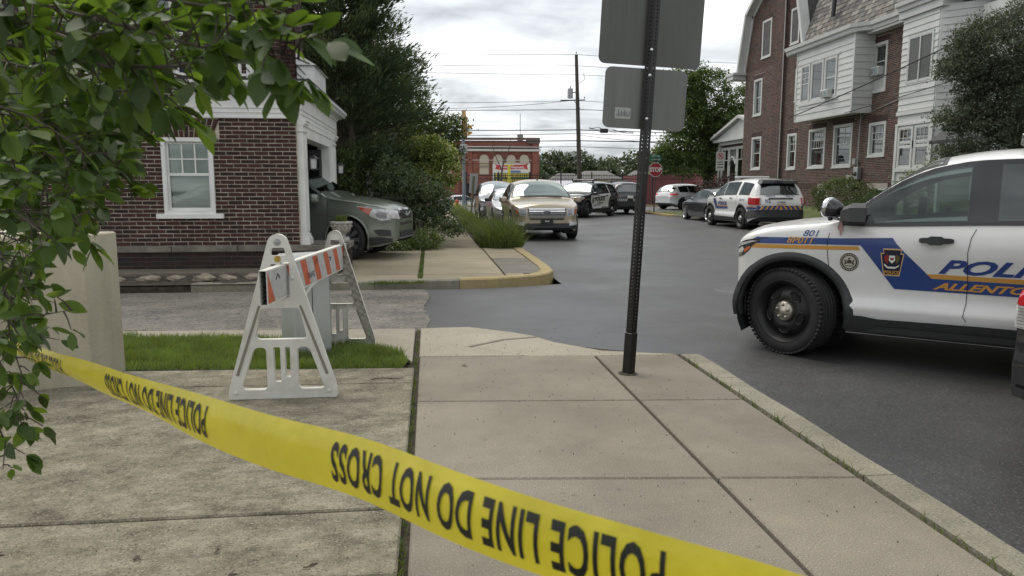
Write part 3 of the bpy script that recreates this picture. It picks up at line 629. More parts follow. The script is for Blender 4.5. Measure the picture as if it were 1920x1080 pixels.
    def sideglass(s, xs, m=None, b0=.035, t0=.03, border=.028, names=None, trim=True, sides='LR'):
        """panes between given x limits; each pane over a black frame"""
        f = s.f; m = m or s.glass
        for md in sides:
            for (xa, xb) in xs:
                k = max(3, int((xb-xa)/.12)); X = [xa+(xb-xa)*i/k for i in range(k+1)]
                lo = [(x, f['belt'](x)+b0) for x in X]; hi = [(x, max(f['rail'](x)-t0, f['belt'](x)+b0+.004)) for x in X]
                pl = lo+hi[::-1]; pl = dedupe(pl)
                fr = dedupe([(x+(-border if i == 0 else border if i == k else 0)*.9, z-border*.6) for i, (x, z) in enumerate(lo)]+[(x+(-border if i == 0 else border if i == k else 0)*.9, z+border*.7) for i, (x, z) in enumerate(hi)][::-1])
                if trim: s.decal('window_frame', md, fr, BPLAS, .003, .12)
                s.decal('side_window', md, pl, m, .007, .15)
    def crown(s, x, t, off=0.):
        """point of the body's top surface at x, t from -1 (left rail) to 1 (right rail)"""
        f = s.f; be, ra, to, pl, ri = f['belt'](x), f['rail'](x), f['top'](x), f['plan'](x), f['rin'](x)
        ra = max(ra, be+.004); to = max(to, ra+.003); gh = max(0, min(1, (ra-be)/.4)); yr = pl-ri*(.35+.65*gh) if ra-be > .05 else pl-ri*.45
        return Vector((x, yr*t, ra+(to-ra)*(1-abs(t)**2.6)))
    def windscreen(s, zc=0, zh=0, m=None, md='F', yb=.12, name='windscreen'):
        xa, xb = s.sp.get('ws' if md == 'F' else 'rw', (.46, 1.07) if md == 'F' else (3.62, 3.76)); sg = -1 if md == 'F' else 1
        for nm, mm, off, e, tm in ((name+'_frame', BPLAS, .003, .03, .985), (name, m or s.glass, .009, 0, .93)):
            V = []; nx, ny = 8, 16
            for i in range(nx+1):
                x = xa-e+(xb-xa+2*e)*i/nx
                for j in range(ny+1):
                    t = -tm+2*tm*j/ny; p = s.crown(x, t); q = s.crown(x+.01, t); d = (q-p).normalized(); n_ = Vector((-d.z, 0, d.x)).normalized(); n_ = n_ if n_.z > 0 else -n_; V.append(p+n_*(off+.002))
            me = mesh_from(nm, V, [(i*(ny+1)+j, i*(ny+1)+j+1, i*(ny+1)+ny+2+j, i*(ny+1)+ny+1+j) for i in range(nx) for j in range(ny)], mm, None, True); obj(nm, me, s.root)
    def mirror(s, x, z, m, sc=1.):
        for sg in (-1, 1):
            y = sg*(s.f['plan'](x)-.02); b = MB()
            T = lambda a, c, d: (x+a, y+sg*c, z+d)
            b.tube([T(0.02, -.06, -.01), T(0.0, .08, .03)], .025, 8)
            V = []; F = []
            ring = rrect(0, .21*sc, -.075*sc, .085*sc, .05*sc, 3); n = len(ring)
            for dxx, k in ((-.09, .55), (-.07, .8), (-.02, 1), (.035, 1.0), (.04, .95)):
                V += [T(dxx*sc, .05+ .105*sc+(c-.105*sc)*k, .045+d*k) for c, d in ring]
            for l in range(4): F += [(l*n+i, l*n+(i+1) % n, l*n+n+(i+1) % n, l*n+n+i) for i in range(n)]
            F += [tuple(range(n))]; b.add(V, F)
            o = b.build('side_mirror', m, s.root, smooth=False)
            g_ = MB(); g_.add([V[4*n+i] for i in range(n)], [tuple(range(n))]); g_.build('mirror_glass', CHROME, o)
    def seam(s, md, pts, w_=.006, m=None):
        w_ = max(w_*.7, .0042)
        m = m or mat('panel_gap', (.012, .012, .012), .8); V = []; F = []
        P = [Vector(p) for p in pts]; Q = []
        for a, b in zip(P, P[1:]):
            k = max(1, int((b-a).length/.07)); Q += [a+(b-a)*(i/k) for i in range(k)]
        Q.append(P[-1])
        for i, p in enumerate(Q):
            d = (Q[min(i+1, len(Q)-1)]-Q[max(i-1, 0)]).normalized(); n_ = Vector((-d.y, d.x))*w_/2
            V += [s.pj(md, *(p-n_), .0062), s.pj(md, *(p+n_), .0062)]
        F = [(2*i, 2*i+1, 2*i+3, 2*i+2) for i in range(len(Q)-1)]
        return obj('panel_seam', mesh_from('panel_seam', V, F, m), s.root)
    def flare(s, cx, wd=.065, md='LR', out=.02, a0=-22, a1=202, m=None):
        A = s.sp['arch']; R = s.sp['R']
        for d in md:
            sg = -1 if d == 'L' else 1; V = []; n = 30
            for k in range(n+1):
                t = math.radians(a0+(a1-a0)*k/n); c, si = math.cos(t), math.sin(t)
                zi = R+(A-.004)*si; zo = R+(A+wd)*si
                pi_, po = s.pj(d, cx+(A+.012)*c, max(.24, R+(A+.012)*si), 0), s.pj(d, cx+(A+wd)*c, max(.2, zo), 0)
                yi = max(abs(pi_.y), abs(po.y)-.01)+out; yo = abs(po.y)
                V += [(cx+(A-.008)*c, sg*(yi-.09), R+(A-.008)*si), (cx+(A-.006)*c, sg*yi, R+(A-.006)*si), (cx+(A+wd*.6)*c, sg*(yo+out*.8), R+(A+wd*.6)*si), (cx+(A+wd)*c, sg*(yo-.004), zo)]
            F = [(k*4+j, k*4+j+1, k*4+5+j, k*4+4+j) for k in range(n) for j in range(3)]
            me = mesh_from('wheel_arch_trim', V, F, m or BPLAS, None, True); obj('wheel_arch_trim', me, s.root)
def dedupe(pl):
    o = []
    for p in pl:
        if not o or (abs(p[0]-o[-1][0])+abs(p[1]-o[-1][1])) > .006: o.append(p)
    if abs(o[0][0]-o[-1][0])+abs(o[0][1]-o[-1][1]) < .006: o.pop()
    return o
def paint(name, col, rough=.28, metal=0., coat=.7, dirt=0.): return mat(name, col, rough, metal, coat=coat, var=dirt, vscale=2.2)
PW = paint('patrol_white_paint', (.70, .70, .68), .3, dirt=.04); PBLK = paint('patrol_black_paint', (.012, .012, .014), .25)
BLUE = mat('livery_blue', (.018, .050, .20), .3, coat=.5); GOLD = mat('livery_gold', (.55, .27, .05), .35, coat=.4)
RED = mat('tail_light_red', (.45, .012, .015), .15, coat=1); CLEAR = mat('lamp_lens_clear', (.55, .56, .56), .12, coat=1, var=.35, vscale=18); AMBER = mat('amber_lens', (.55, .13, .03), .2, coat=1)
DKLENS = mat('dark_lens', (.03, .03, .033), .12, coat=1); SILV = mat('silver_trim', (.55, .56, .57), .25, .9)
PLATE = mat('plate_white', (.62, .62, .56), .5); PLTXT = mat('plate_print', (.03, .04, .12), .5)
BOLD = .045
def lightbar(c, x, z, w_=.55, m1=None, low=True):
    o = MB(); T = lambda a, b, d: (x+a, b, z+d)
    o.bbox(-.13, .13, -w_, w_, .03, .095, .02, 0, T); o.box(-.06, .06, -w_+.08, -w_+.16, -.03, .04, 0, T); o.box(-.06, .06, w_-.16, w_-.08, -.03, .04, 0, T)
    r = o.build('light_bar', m1 or DKLENS, c.root)
    for i in range(6):
        l = MB(); y0 = -w_+.03+i*(2*w_-.06)/6; l.bbox(-.135, .135, y0+.006, y0+(2*w_-.06)/6-.006, .042, .088, .008, 0, T); l.build('lamp_module', mat('bar_lens_smoke', (.18, .18, .18), .15, coat=1) if not m1 else mat('bar_lens_pale', (.5, .5, .5), .15, coat=1), r)
    return r
# ---- near patrol car: white with blue and gold livery ----
A0 = -40; ar = math.radians(A0); ly = (-math.sin(ar), math.cos(ar))
NL = (3.10+ly[0]*.965-.035*math.cos(ar), 5.99+ly[1]*.965-.035*math.sin(ar), -.11)
xm_ = lambda x: x if x > -.35 else -.35+(x+.35)*.44
CARG_ = 0
SPN = {k: ([(xm_(p[0]), p[1]) for p in v] if isinstance(v, list) and k != 'inset' else v) for k, v in EXPL.items()}
SPN = dict(SPN, wheel='steel', rimmat=mat('black_steel_wheel', (.018, .018, .018), .45, .3), tread=True)
f0 = {k: interp(EXPL[k]) for k in ('belt', 'rail')}
def sidepoly(xa, xb, b0=.045, t0=.042, k=10, slant=0):
    X = [xa+(xb-xa)*i/k for i in range(k+1)]
    return dedupe([(x, f0['belt'](x)+b0) for x in X]+[(x-(slant if i == k else 0), max(f0['rail'](x)-t0, f0['belt'](x)+b0+.004)) for i, x in enumerate(X)][::-1])
WF1 = sidepoly(.52, 1.27); WF2 = sidepoly(1.46, 2.45)
cuts = [(m_, p) for m_ in 'LR' for p in (inset(WF1, .004), inset(WF2, .004))]
wsP = [(-.70, 1.27), (.70, 1.27), (.60, 1.63), (-.60, 1.63)]
near = Car(SPN, 'police_suv', 'nearest white patrol SUV, side on, with a spotlight and 801 on its fender', 'police car', PW, NL, A0, .03, 22, cuts+[('F', inset(wsP, .01))], 'police cars at the scene', steer=-23)
GN = glassmat('patrol_side_glass', (.50, .60, .57), .035, .015, .05, (.02, .03, .03)); GN2 = glassmat('patrol_rear_glass', (.10, .12, .12), .07, .02, .6, (.01, .012, .012))
GLOSSB = mat('gloss_black_pillar', (.010, .010, .011), .18, coat=.6)
for md in 'LR':
    X = [.36+(2.75-.36)*i/22 for i in range(23)]
    fr = dedupe([(x, f0['belt'](x)+.02) for x in X]+[(x, f0['rail'](x)-.002) for x in X][::-1])
    near.decal('window_surround', md, fr, GLOSSB, .004, .05, holes=(inset(WF1, .006), inset(WF2, .006)), lip=0)
    near.decal('side_window', md, WF1, GN, .0075, .06, label='front side window reflecting the sky'); near.decal('side_window', md, WF2, GN2, .0075, .06)
    near.decal('quarter_window', md, sidepoly(2.55, 3.35), GLASS_D, .0075, .1)
    near.decal('belt_moulding', md, dedupe([(x, f0['belt'](x)+.016) for x in X[1:]]+[(x, f0['belt'](x)+.040) for x in X[1:]][::-1]), BPLAS, .012, .1)
    # cladding along the sill
    near.decal('sill_cladding', md, [(.40, .23), (2.42, .23), (2.42, .395), (1.4, .395), (.70, .385), (.58, .40), (.50, .40), (.44, .385)], BPLAS, .02, .06, lip=0)
    near.decal('sill_ridge', md, [(.62, .275), (2.35, .275), (2.35, .325), (.70, .325)], mat('grey_black_plastic', (.045, .046, .047), .5), .034, .08)
    near.decal('bumper_cladding', md, [(-.80, .31), (-.45, .26), (-.44, .42), (-.5, .44), (-.82, .50)], BPLAS, .012, .05)
    near.seam(md, [(.30, 1.07), (.285, 1.0), (.29, .9), (.325, .62), (.36, .40)], .007)
    near.seam(md, [(1.33, 1.13), (1.30, 1.06), (1.285, .95), (1.30, .72), (1.30, .56), (1.285, .46), (1.31, .42)], .007)
    near.seam(md, [(2.52, 1.15), (2.50, 1.0), (2.44, .85)], .007)
    near.seam(md, [(-.72, .90), (-.45, .975), (-.2, 1.01)], .005)
    # livery
    near.decal('blue_stripe', md, [(-.40, .965), (-.30, 1.015), (.0, 1.02), (.4, 1.028), (.77, 1.045), (.80, 1.0), (.86, .935), (1.06, .735), (3.3, .72), (3.3, .635), (.80, .635), (.60, .90), (.54, .975), (.3, .972), (-.37, .958)], BLUE, .0035, .05)
    near.decal('gold_stripe', md, [(-.42, .945), (-.3, .953), (.52, .966), (.54, .936), (-.40, .918)], GOLD, .0042, .05)
    near.decal('gold_stripe', md, [(1.02, .772), (3.3, .757), (3.3, .724), (1.055, .738)], GOLD, .0042, .06)
for md in 'LR':
    o_ = 1 if md == 'L' else -1
    near.text(md, 'POLICE', 1.10 if md == 'L' else 2.72, .785, .108, BLUE, bold=.035, shear=.42, xs=1.75, spacing=1.02, off=.0045)
    near.text(md, 'ALLENTOWN', 1.07 if md == 'L' else 2.80, .655, .056, GOLD, bold=.035, shear=.42, xs=1.75, spacing=1.0, off=.0055)
    near.text(md, '801', .09 if md == 'L' else .30, 1.035, .055, BLUE, bold=.01, shear=.35, xs=1.15, off=.0045); near.text(md, '8P011', -.04 if md == 'L' else .27, .975, .055, GOLD, bold=.012, shear=.35, xs=1.15, off=.006)
    # round seal
    def circ(cx, cz, r, n=28): return [(cx+r*math.cos(2*math.pi*i/n)*.95, cz+r*math.sin(2*math.pi*i/n)) for i in range(n)]
    cx, cz = .46, .835; dkg = mat('seal_dark_gold', (.055, .045, .02), .5); ivory = mat('seal_ivory', (.50, .49, .43), .5)
    sl_ = near.decal('round_seal', md, circ(cx, cz, .076), dkg, .0035, .05); near.decal('seal_face', md, circ(cx, cz, .052), ivory, .0045, .05, parent=sl_)
    for i in range(30):
        a = 2*math.pi*i/30; r_ = .064; near.decal('seal_letter', md, [(cx+r_*math.cos(a)+dx_, cz+r_*math.sin(a)+dz_) for dx_, dz_ in ((-.0035, -.004), (.0035, -.004), (.0035, .004), (-.0035, .004))], ivory, .0052, .02, parent=sl_)
    for pl in ([(-.018, -.012), (.018, -.012), (.020, .012), (.0, .022), (-.020, .012)], [(-.040, -.025), (-.020, -.018), (-.022, .0), (-.030, .024), (-.038, .018), (-.034, .0)], [(.040, -.025), (.020, -.018), (.022, .0), (.030, .024), (.038, .018), (.034, .0)], [(-.03, -.036), (.03, -.036), (.034, -.029), (-.034, -.029)], [(-.008, .024), (.008, .024), (.010, .036), (-.010, .036)]):
        near.decal('seal_emblem', md, [(cx+a, cz+b) for a, b in pl], dkg, .0052, .05, parent=sl_)
    # keystone shield
    kx, kz = .775, .845; ks = [(-.085, .078), (-.062, .078), (-.068, .115), (.068, .115), (.062, .078), (.085, .078), (.058, -.105), (-.058, -.105)]
    sc_ = lambda q: [(kx+a*q, kz+b*q) for a, b in ks]
    sh = near.decal('keystone_badge', md, sc_(1.0), mat('badge_gold', (.62, .42, .20), .4), .0048, .06); near.decal('badge_field', md, sc_(.91), mat('badge_navy', (.008, .010, .03), .4), .0056, .06, parent=sh)
    for pl, mm in (([(-.052, .02), (-.03, -.01), (-.022, .055), (-.036, .07), (-.055, .05)], mat('badge_red', (.28, .02, .02), .4)), ([(.052, .02), (.03, -.01), (.022, .055), (.036, .07), (.055, .05)], mat('badge_olive', (.10, .09, .03), .4)),
                   ([(-.02, .06), (.02, .06), (.022, .02), (.0, -.005), (-.022, .02)], WHITE), ([(-.012, .045), (.0, .038), (.012, .045), (.013, .03), (0, .010), (-.013, .03)], MATS.get('badge_red') or BLUE), ([(-.055, -.005), (-.03, -.03), (.03, -.03), (.055, -.010), (.05, -.025), (.025, -.045), (-.03, -.045), (-.055, -.022)], WHITE)):
        near.decal('badge_emblem', md, [(kx+a, kz+b) for a, b in pl], mm, .0066, .05, parent=sh)
    near.text(md, 'POLICE', kx-o_*.052, kz-.088, .026, GOLD, bold=.03, xs=.92, off=.0068, parent=sh)
    # door handles, side marker, headlight
    for hx, hz in ((.955, 1.035), (1.93, 1.06)):
        h = MB(); sg = -1 if md == 'L' else 1; y0 = near.pj(md, hx+.1, hz, 0).y
        T = lambda a, b, d, hx=hx, hz=hz, y0=y0, sg=sg: (hx+a, y0+sg*b, hz+d)
        sec = [(0, .006, .012), (.02, .03, .020), (.06, .042, .022), (.08, .045, .034), (.15, .045, .034), (.17, .042, .022), (.21, .030, .020), (.235, .006, .012)]
        V = [T(a, b+.018*c_, d*s_) for a, b, d in sec for c_, s_ in ((-1, -1), (.6, -1), (.6, 1), (-1, 1))]
        h.add(V, [(i*4+j, i*4+(j+1) % 4, i*4+4+(j+1) % 4, i*4+4+j) for i in range(7) for j in range(4)]+[(0, 1, 2, 3), (31, 30, 29, 28)]); h.build('door_handle', BPLAS, near.root)
        near.decal('handle_cup', md, [(hx+.12+.055*math.cos(t_), hz-.022+.032*math.sin(t_)) for t_ in [2*math.pi*i/16 for i in range(16)]], PW, .003, .06)
    near.decal('side_marker', md, rrect(.145, .178, .70, .742, .008, 2), DKLENS, .006, .05)
    hl = near.decal('headlight', md, [(-.80, .80), (-.55, .84), (-.40, .89), (-.32, .95), (-.255, 1.0), (-.45, .985), (-.62, .955), (-.80, .91)], DKLENS, .005, .04)
    near.decal('lamp_strip', md, [(-.78, .885), (-.60, .925), (-.40, .955), (-.29, .98), (-.40, .975), (-.60, .95), (-.78, .91)], CLEAR, .008, .04, parent=hl)
    near.decal('amber_reflector', md, [(-.50, .868), (-.40, .90), (-.36, .93), (-.44, .92), (-.52, .895)], AMBER, .008, .04, parent=hl)
    near.decal('lamp_chrome', md, [(-.72, .85), (-.55, .87), (-.52, .90), (-.56, .92), (-.72, .875)], CLEAR, .008, .04, parent=hl)
    near.seam(md, [(-.42, .905), (-.62, .86), (-.80, .80)], .006)
for cx in (0, EXPL['wb']): near.flare(cx, .07, a0=-13, a1=190)
# interior
INT = mat('dark_interior', (.025, .026, .028), .8); it = MB()
it.box(.35, .75, -.78, .78, .75, 1.10); it.box(.55, .80, -.75, .75, 1.06, 1.16); it.box(.3, 3.6, -.8, .8, .35, .40)
it.build('dashboard', INT, near.root)
for y in (-.40, .40):
    st = MB(); st.bbox(1.25, 1.75, y-.24, y+.24, .62, .80, .04); st.bbox(0, .14, y-.23, y+.23, .80, 1.36, .05, T=lambda a, b, d: (1.68+a+(d-.8)*.28, b, d)); st.bbox(1.84, 1.94, y-.12, y+.12, 1.36, 1.56, .03); st.build('seat', INT, near.root)
sw = MB(); R_ = .18; sw.tube([(1.02+.09*math.sin(t_), -.40+R_*math.cos(t_), 1.10+R_*.92*math.sin(t_)) for t_ in [2*math.pi*i/24 for i in range(25)]], .016, 6); sw.tube([(1.0, -.40, 1.10), (.8, -.40, 1.02)], .03, 8); sw.tube([(1.02, -.57, 1.10), (1.02, -.23, 1.10)], .022, 6)
sw.build('steering_wheel', mat('steering_grey', (.06, .06, .062), .6), near.root)
mm_ = MB(); mm_.bbox(.98, 1.02, -.14, .14, 1.50, 1.57, .01); mm_.build('rear_view_mirror', BPLAS, near.root)
lp = MB(); lp.bbox(.86, .90, -.16, .14, 1.14, 1.36, .01); lp.box(.86, .9, -.03, .03, 1.0, 1.15); lp.build('laptop_screen', INT, near.root)
cg = MB(); cg.box(1.95, 1.99, -.72, .72, .7, 1.60); cg.build('partition', glassmat('smoky_partition', (.3, .32, .32), .05, .05, .3), near.root)
near.windscreen(m=GN)
near.windscreen(md='B', name='rear_window')
near.decal('grille', 'F', [(-.40, .62), (.40, .62), (.42, .80), (-.42, .80)], BPLAS, .006, .1)
near.decal('tail_light', 'B', [(-.84, .92), (-.60, .92), (-.62, 1.08), (-.86, 1.1)], RED, .01, .1); near.decal('tail_light', 'B', [(.84, .92), (.60, .92), (.62, 1.08), (.86, 1.1)], RED, .01, .1)
# mirrors and spotlight
for sg in (-1, 1):
    T = lambda a, b, d, sg=sg: (a, sg*b, d)
    b = MB(); ring = [(-.01, .0), (.0, .10), (.03, .145), (.10, .165), (.19, .16), (.225, .13), (.235, .02), (.21, -.015), (.02, -.02)]; n = len(ring)
    V = [T(.50+dxx+(.03*a/.2 if dxx > .05 else 0), .99+a*k+(.1*(1-k)), 1.10+.045+(d-.05)*k+.06) for dxx, k in ((-.10, .45), (-.075, .75), (-.02, .98), (.06, 1), (.065, .95)) for a, d in ring]
    b.add(V, [(l*n+i, l*n+(i+1) % n, l*n+n+(i+1) % n, l*n+n+i) for l in range(4) for i in range(n)]+[tuple(range(n))]); b.tube([T(.52, .90, 1.145), T(.50, 1.02, 1.175)], .03, 8)
    b.add([T(.36, .955, 1.115), T(.56, .955, 1.12), T(.56, .925, 1.27), T(.36, .935, 1.13), T(.36, .90, 1.115), T(.56, .90, 1.12), T(.56, .89, 1.27)], [(0, 1, 2, 3), (4, 3, 2, 6), (0, 4, 5, 1), (1, 5, 6, 2)])
    o_ = b.build('side_mirror', BPLAS, near.root); g_ = MB(); g_.add([tuple(Vector(V[4*n+i])) for i in range(n)], [tuple(range(n))]); g_.build('mirror_glass', CHROME, o_)
sp_ = MB(); c0 = Vector((.30, -1.00, 1.275)); ax = Vector((-.80, .35, .18)).normalized(); a1 = ax.orthogonal().normalized(); a2 = ax.cross(a1)
T = lambda x, y, z: tuple(c0+a1*x+a2*y-ax*z)
sp_.lathe([(.082, -.035), (.088, -.02), (.088, 0), (.082, .01)], 24, 1, T, True); sp_.lathe([(.080, .008), (.074, .05), (.055, .09), (.03, .105), (0, .108)], 24, 0, T, True); sp_.lathe([(0, -.03), (.082, -.032)], 24, 1, T, True)
sp_.tube([(.30, -.99, 1.195), (.36, -.97, 1.185), (.46, -.93, 1.18)], .013, 8, 1); sp_.tube([(.30, -1.0, 1.20), (.30, -.995, 1.175)], .02, 8, 0)
sp_.build('spotlight', [GLOSSB, CHROME], near.root, smooth=True)
rb = MB(); rb.add([(.375, -.985, 1.19), (.395, -.985, 1.19), (.40, -1.0, 1.10), (.385, -1.0, 1.04), (.372, -.998, 1.10)], [(0, 1, 2, 3, 4)]); rb.add([(.377, -.983, 1.19), (.39, -.98, 1.16), (.365, -.995, 1.09), (.36, -.995, 1.12)], [(0, 1, 2, 3)]); rb.build('ribbon', mat('pink_ribbon', (.45, .28, .27), .8), near.root)
lightbar(near, 1.7, 1.77)
# ---- far patrol SUV 513, rear towards us ----
SPE = dict(EXPL, wheel='steel', rimmat=mat('black_steel_wheel', (.02, .02, .02), .45, .3))
PALEW = glassmat('pale_windscreen', (.3, .36, .34), .03, .03, .75, (.10, .12, .115), gc=(.38, .43, .41))
def suvcommon(c, pillars=((.44, 1.24), (1.33, 2.40), (2.62, 3.40)), gm=None):
    c.sideglass(pillars, gm); c.windscreen(m=PALEW)
def rear_bumper(c, z0=.44, z1=.70, m=BPLAS):
    w_ = c.f['plan'](3.7)
    c.decal('rear_bumper', 'B', [(-.90, z0), (.90, z0), (.93, z1-.02), (.80, z1), (-.80, z1), (-.93, z1-.02)], m, .05, .12, lip=.0)
c = Car(SPE, 'police_suv', 'white patrol SUV marked 513 seen from behind with gold and blue chevrons', 'police car', PW, (11.80, 27.9, -.11), -90, .06, 12, group='police cars at the scene')
suvcommon(c); lightbar(c, 1.55, 1.765, .62, mat('pale_bar', (.45, .46, .46), .3))
c.decal('rear_window', 'B', [(-.70, 1.20), (.70, 1.20), (.58, 1.60), (-.58, 1.60)], GLASS_D, .02, .12)
sp0 = MB(); sp0.prism([(-.66, 1.60), (.66, 1.60), (.60, 1.72), (-.60, 1.72)], 3.45, 3.78, lambda a, b, d: (d, a, b-.10*(d-3.45)), 0, .02); sp0.build('rear_spoiler', GLOSSB, c.root)
wp = MB(); wp.tube([(3.86, .1, 1.22), (3.80, .45, 1.26)], .012, 6); wp.build('rear_wiper', BPLAS, c.root)
for sg in (-1, 1):
    b = MB(); pl_ = [(3.46, .972), (3.66, .95), (3.85, .875), (3.94, .78), (3.95, .72), (3.80, .72), (3.46, .80)]; b.prism(pl_, .87, 1.11, lambda a, y, z, sg=sg: (a, sg*y, z), 0, .012); tl = b.build('tail_light', RED, c.root)
    b = MB(); b.prism([(3.93, .73), (3.958, .73), (3.955, .77), (3.93, .77)], .89, 1.09, lambda a, y, z, sg=sg: (a, sg*y, z)); b.build('reverse_light', CLEAR, tl)
c.decal('tailgate_handle_bar', 'B', [(-.45, 1.05), (.45, 1.05), (.42, 1.10), (-.42, 1.10)], BPLAS, .02, .1)
pr = c.decal('number_plate', 'B', [(-.16, .87), (.16, .87), (.16, 1.02), (-.16, 1.02)], PLATE, .025, .1)
c.text('B', '12 4EDN', -.13, .92, .055, PLTXT, bold=.03, off=.03, parent=pr, name='plate_print'); c.decal('plate_band', 'B', [(-.16, .87), (.16, .87), (.16, .89), (-.16, .89)], GOLD, .028, .1, parent=pr)
c.text('B', '513', -.56, .97, .085, PLTXT, bold=.03, xs=1.1, off=.014); c.decal('underline', 'B', [(-.56, .935), (-.36, .935), (-.36, .948), (-.56, .948)], PLTXT, .014, .1)
c.text('B', 'POLICE', -.50, 1.135, .045, BLUE, bold=.03, xs=1.6, off=.012); c.text('B', 'DIAL 911', .20, 1.135, .045, BLUE, bold=.03, xs=1.3, off=.012)
# chevrons
ch = c.decal('chevron_panel', 'B', [(-.80, .70), (.80, .70), (.82, .84), (-.82, .84)], BLUE, .012, .15)
for k in range(-9, 10):
    for sg in (-1, 1):
        x = k*.17
        if (sg > 0 and k < 0) or (sg < 0 and k < 0): continue
        a0, a1 = sg*(x+.0), sg*(x+.075); top0, top1 = a0-sg*.10, a1-sg*.10
        cl = lambda v: max(-.80, min(.80, v)) if sg*v > 0 or True else v
        q = [(cl(a0), .703), (cl(a1), .703), (cl(top1) if sg*top1 > 0 else 0, .838), (cl(top0) if sg*top0 > 0 else 0, .838)]
        if abs(q[0][0]-q[1][0]) < .01: continue
        q = dedupe(q)
        if len(q) > 2: c.decal('chevron_stripe', 'B', q if sg > 0 else q[::-1], GOLD, .020, .2, parent=ch)
rear_bumper(c)
for md in 'LR':
    c.decal('blue_stripe', md, [(.35, 1.05), (.62, 1.05), (.74, .76), (1.7, .76), (1.7, .68), (.55, .66), (.5, .8)], BLUE, .006, .12); c.decal('gold_stripe', md, [(.74, .80), (1.75, .80), (1.75, .765), (.74, .765)], GOLD, .007, .15)
    c.decal('blue_stripe', md, [(3.30, .70), (3.84, .70), (3.84, .78), (3.30, .78)], BLUE, .006, .12); c.decal('gold_stripe', md, [(3.30, .785), (3.84, .785), (3.84, .81), (3.30, .81)], GOLD, .007, .12)
    c.text(md, 'POLICE', .82 if md == 'L' else 1.72, .82, .12, BLUE, bold=.05, shear=.35, xs=1.5, off=.009); c.text(md, 'CALL 911', 2.75 if md == 'L' else 3.4, 1.0, .06, BLUE, bold=.03, shear=.3, xs=1.3, off=.009)
    c.decal('sill_cladding', md, [(.42, .25), (2.44, .25), (2.42, .40), (.50, .41)], BPLAS, .02, .15); c.decal('door_handle', md, [(1.0, 1.03), (1.2, 1.03), (1.2, 1.07), (1.0, 1.07)], BPLAS, .03, .1); c.decal('door_handle', md, [(1.95, 1.05), (2.15, 1.05), (2.15, 1.09), (1.95, 1.09)], BPLAS, .03, .1)
    c.decal('bumper_corner', md, [(3.2, .36), (3.9, .44), (3.9, .70), (3.4, .66), (3.3, .55)], BPLAS, .02, .1)
    c.seam(md, [(.31, 1.08), (.30, .9), (.36, .42)], .012); c.seam(md, [(1.30, 1.12), (1.28, .9), (1.31, .42)], .012); c.seam(md, [(2.52, 1.15), (2.44, .86)], .012)
for cx in (0, EXPL['wb']): c.flare(cx)
c.mirror(.48, 1.10, BPLAS)
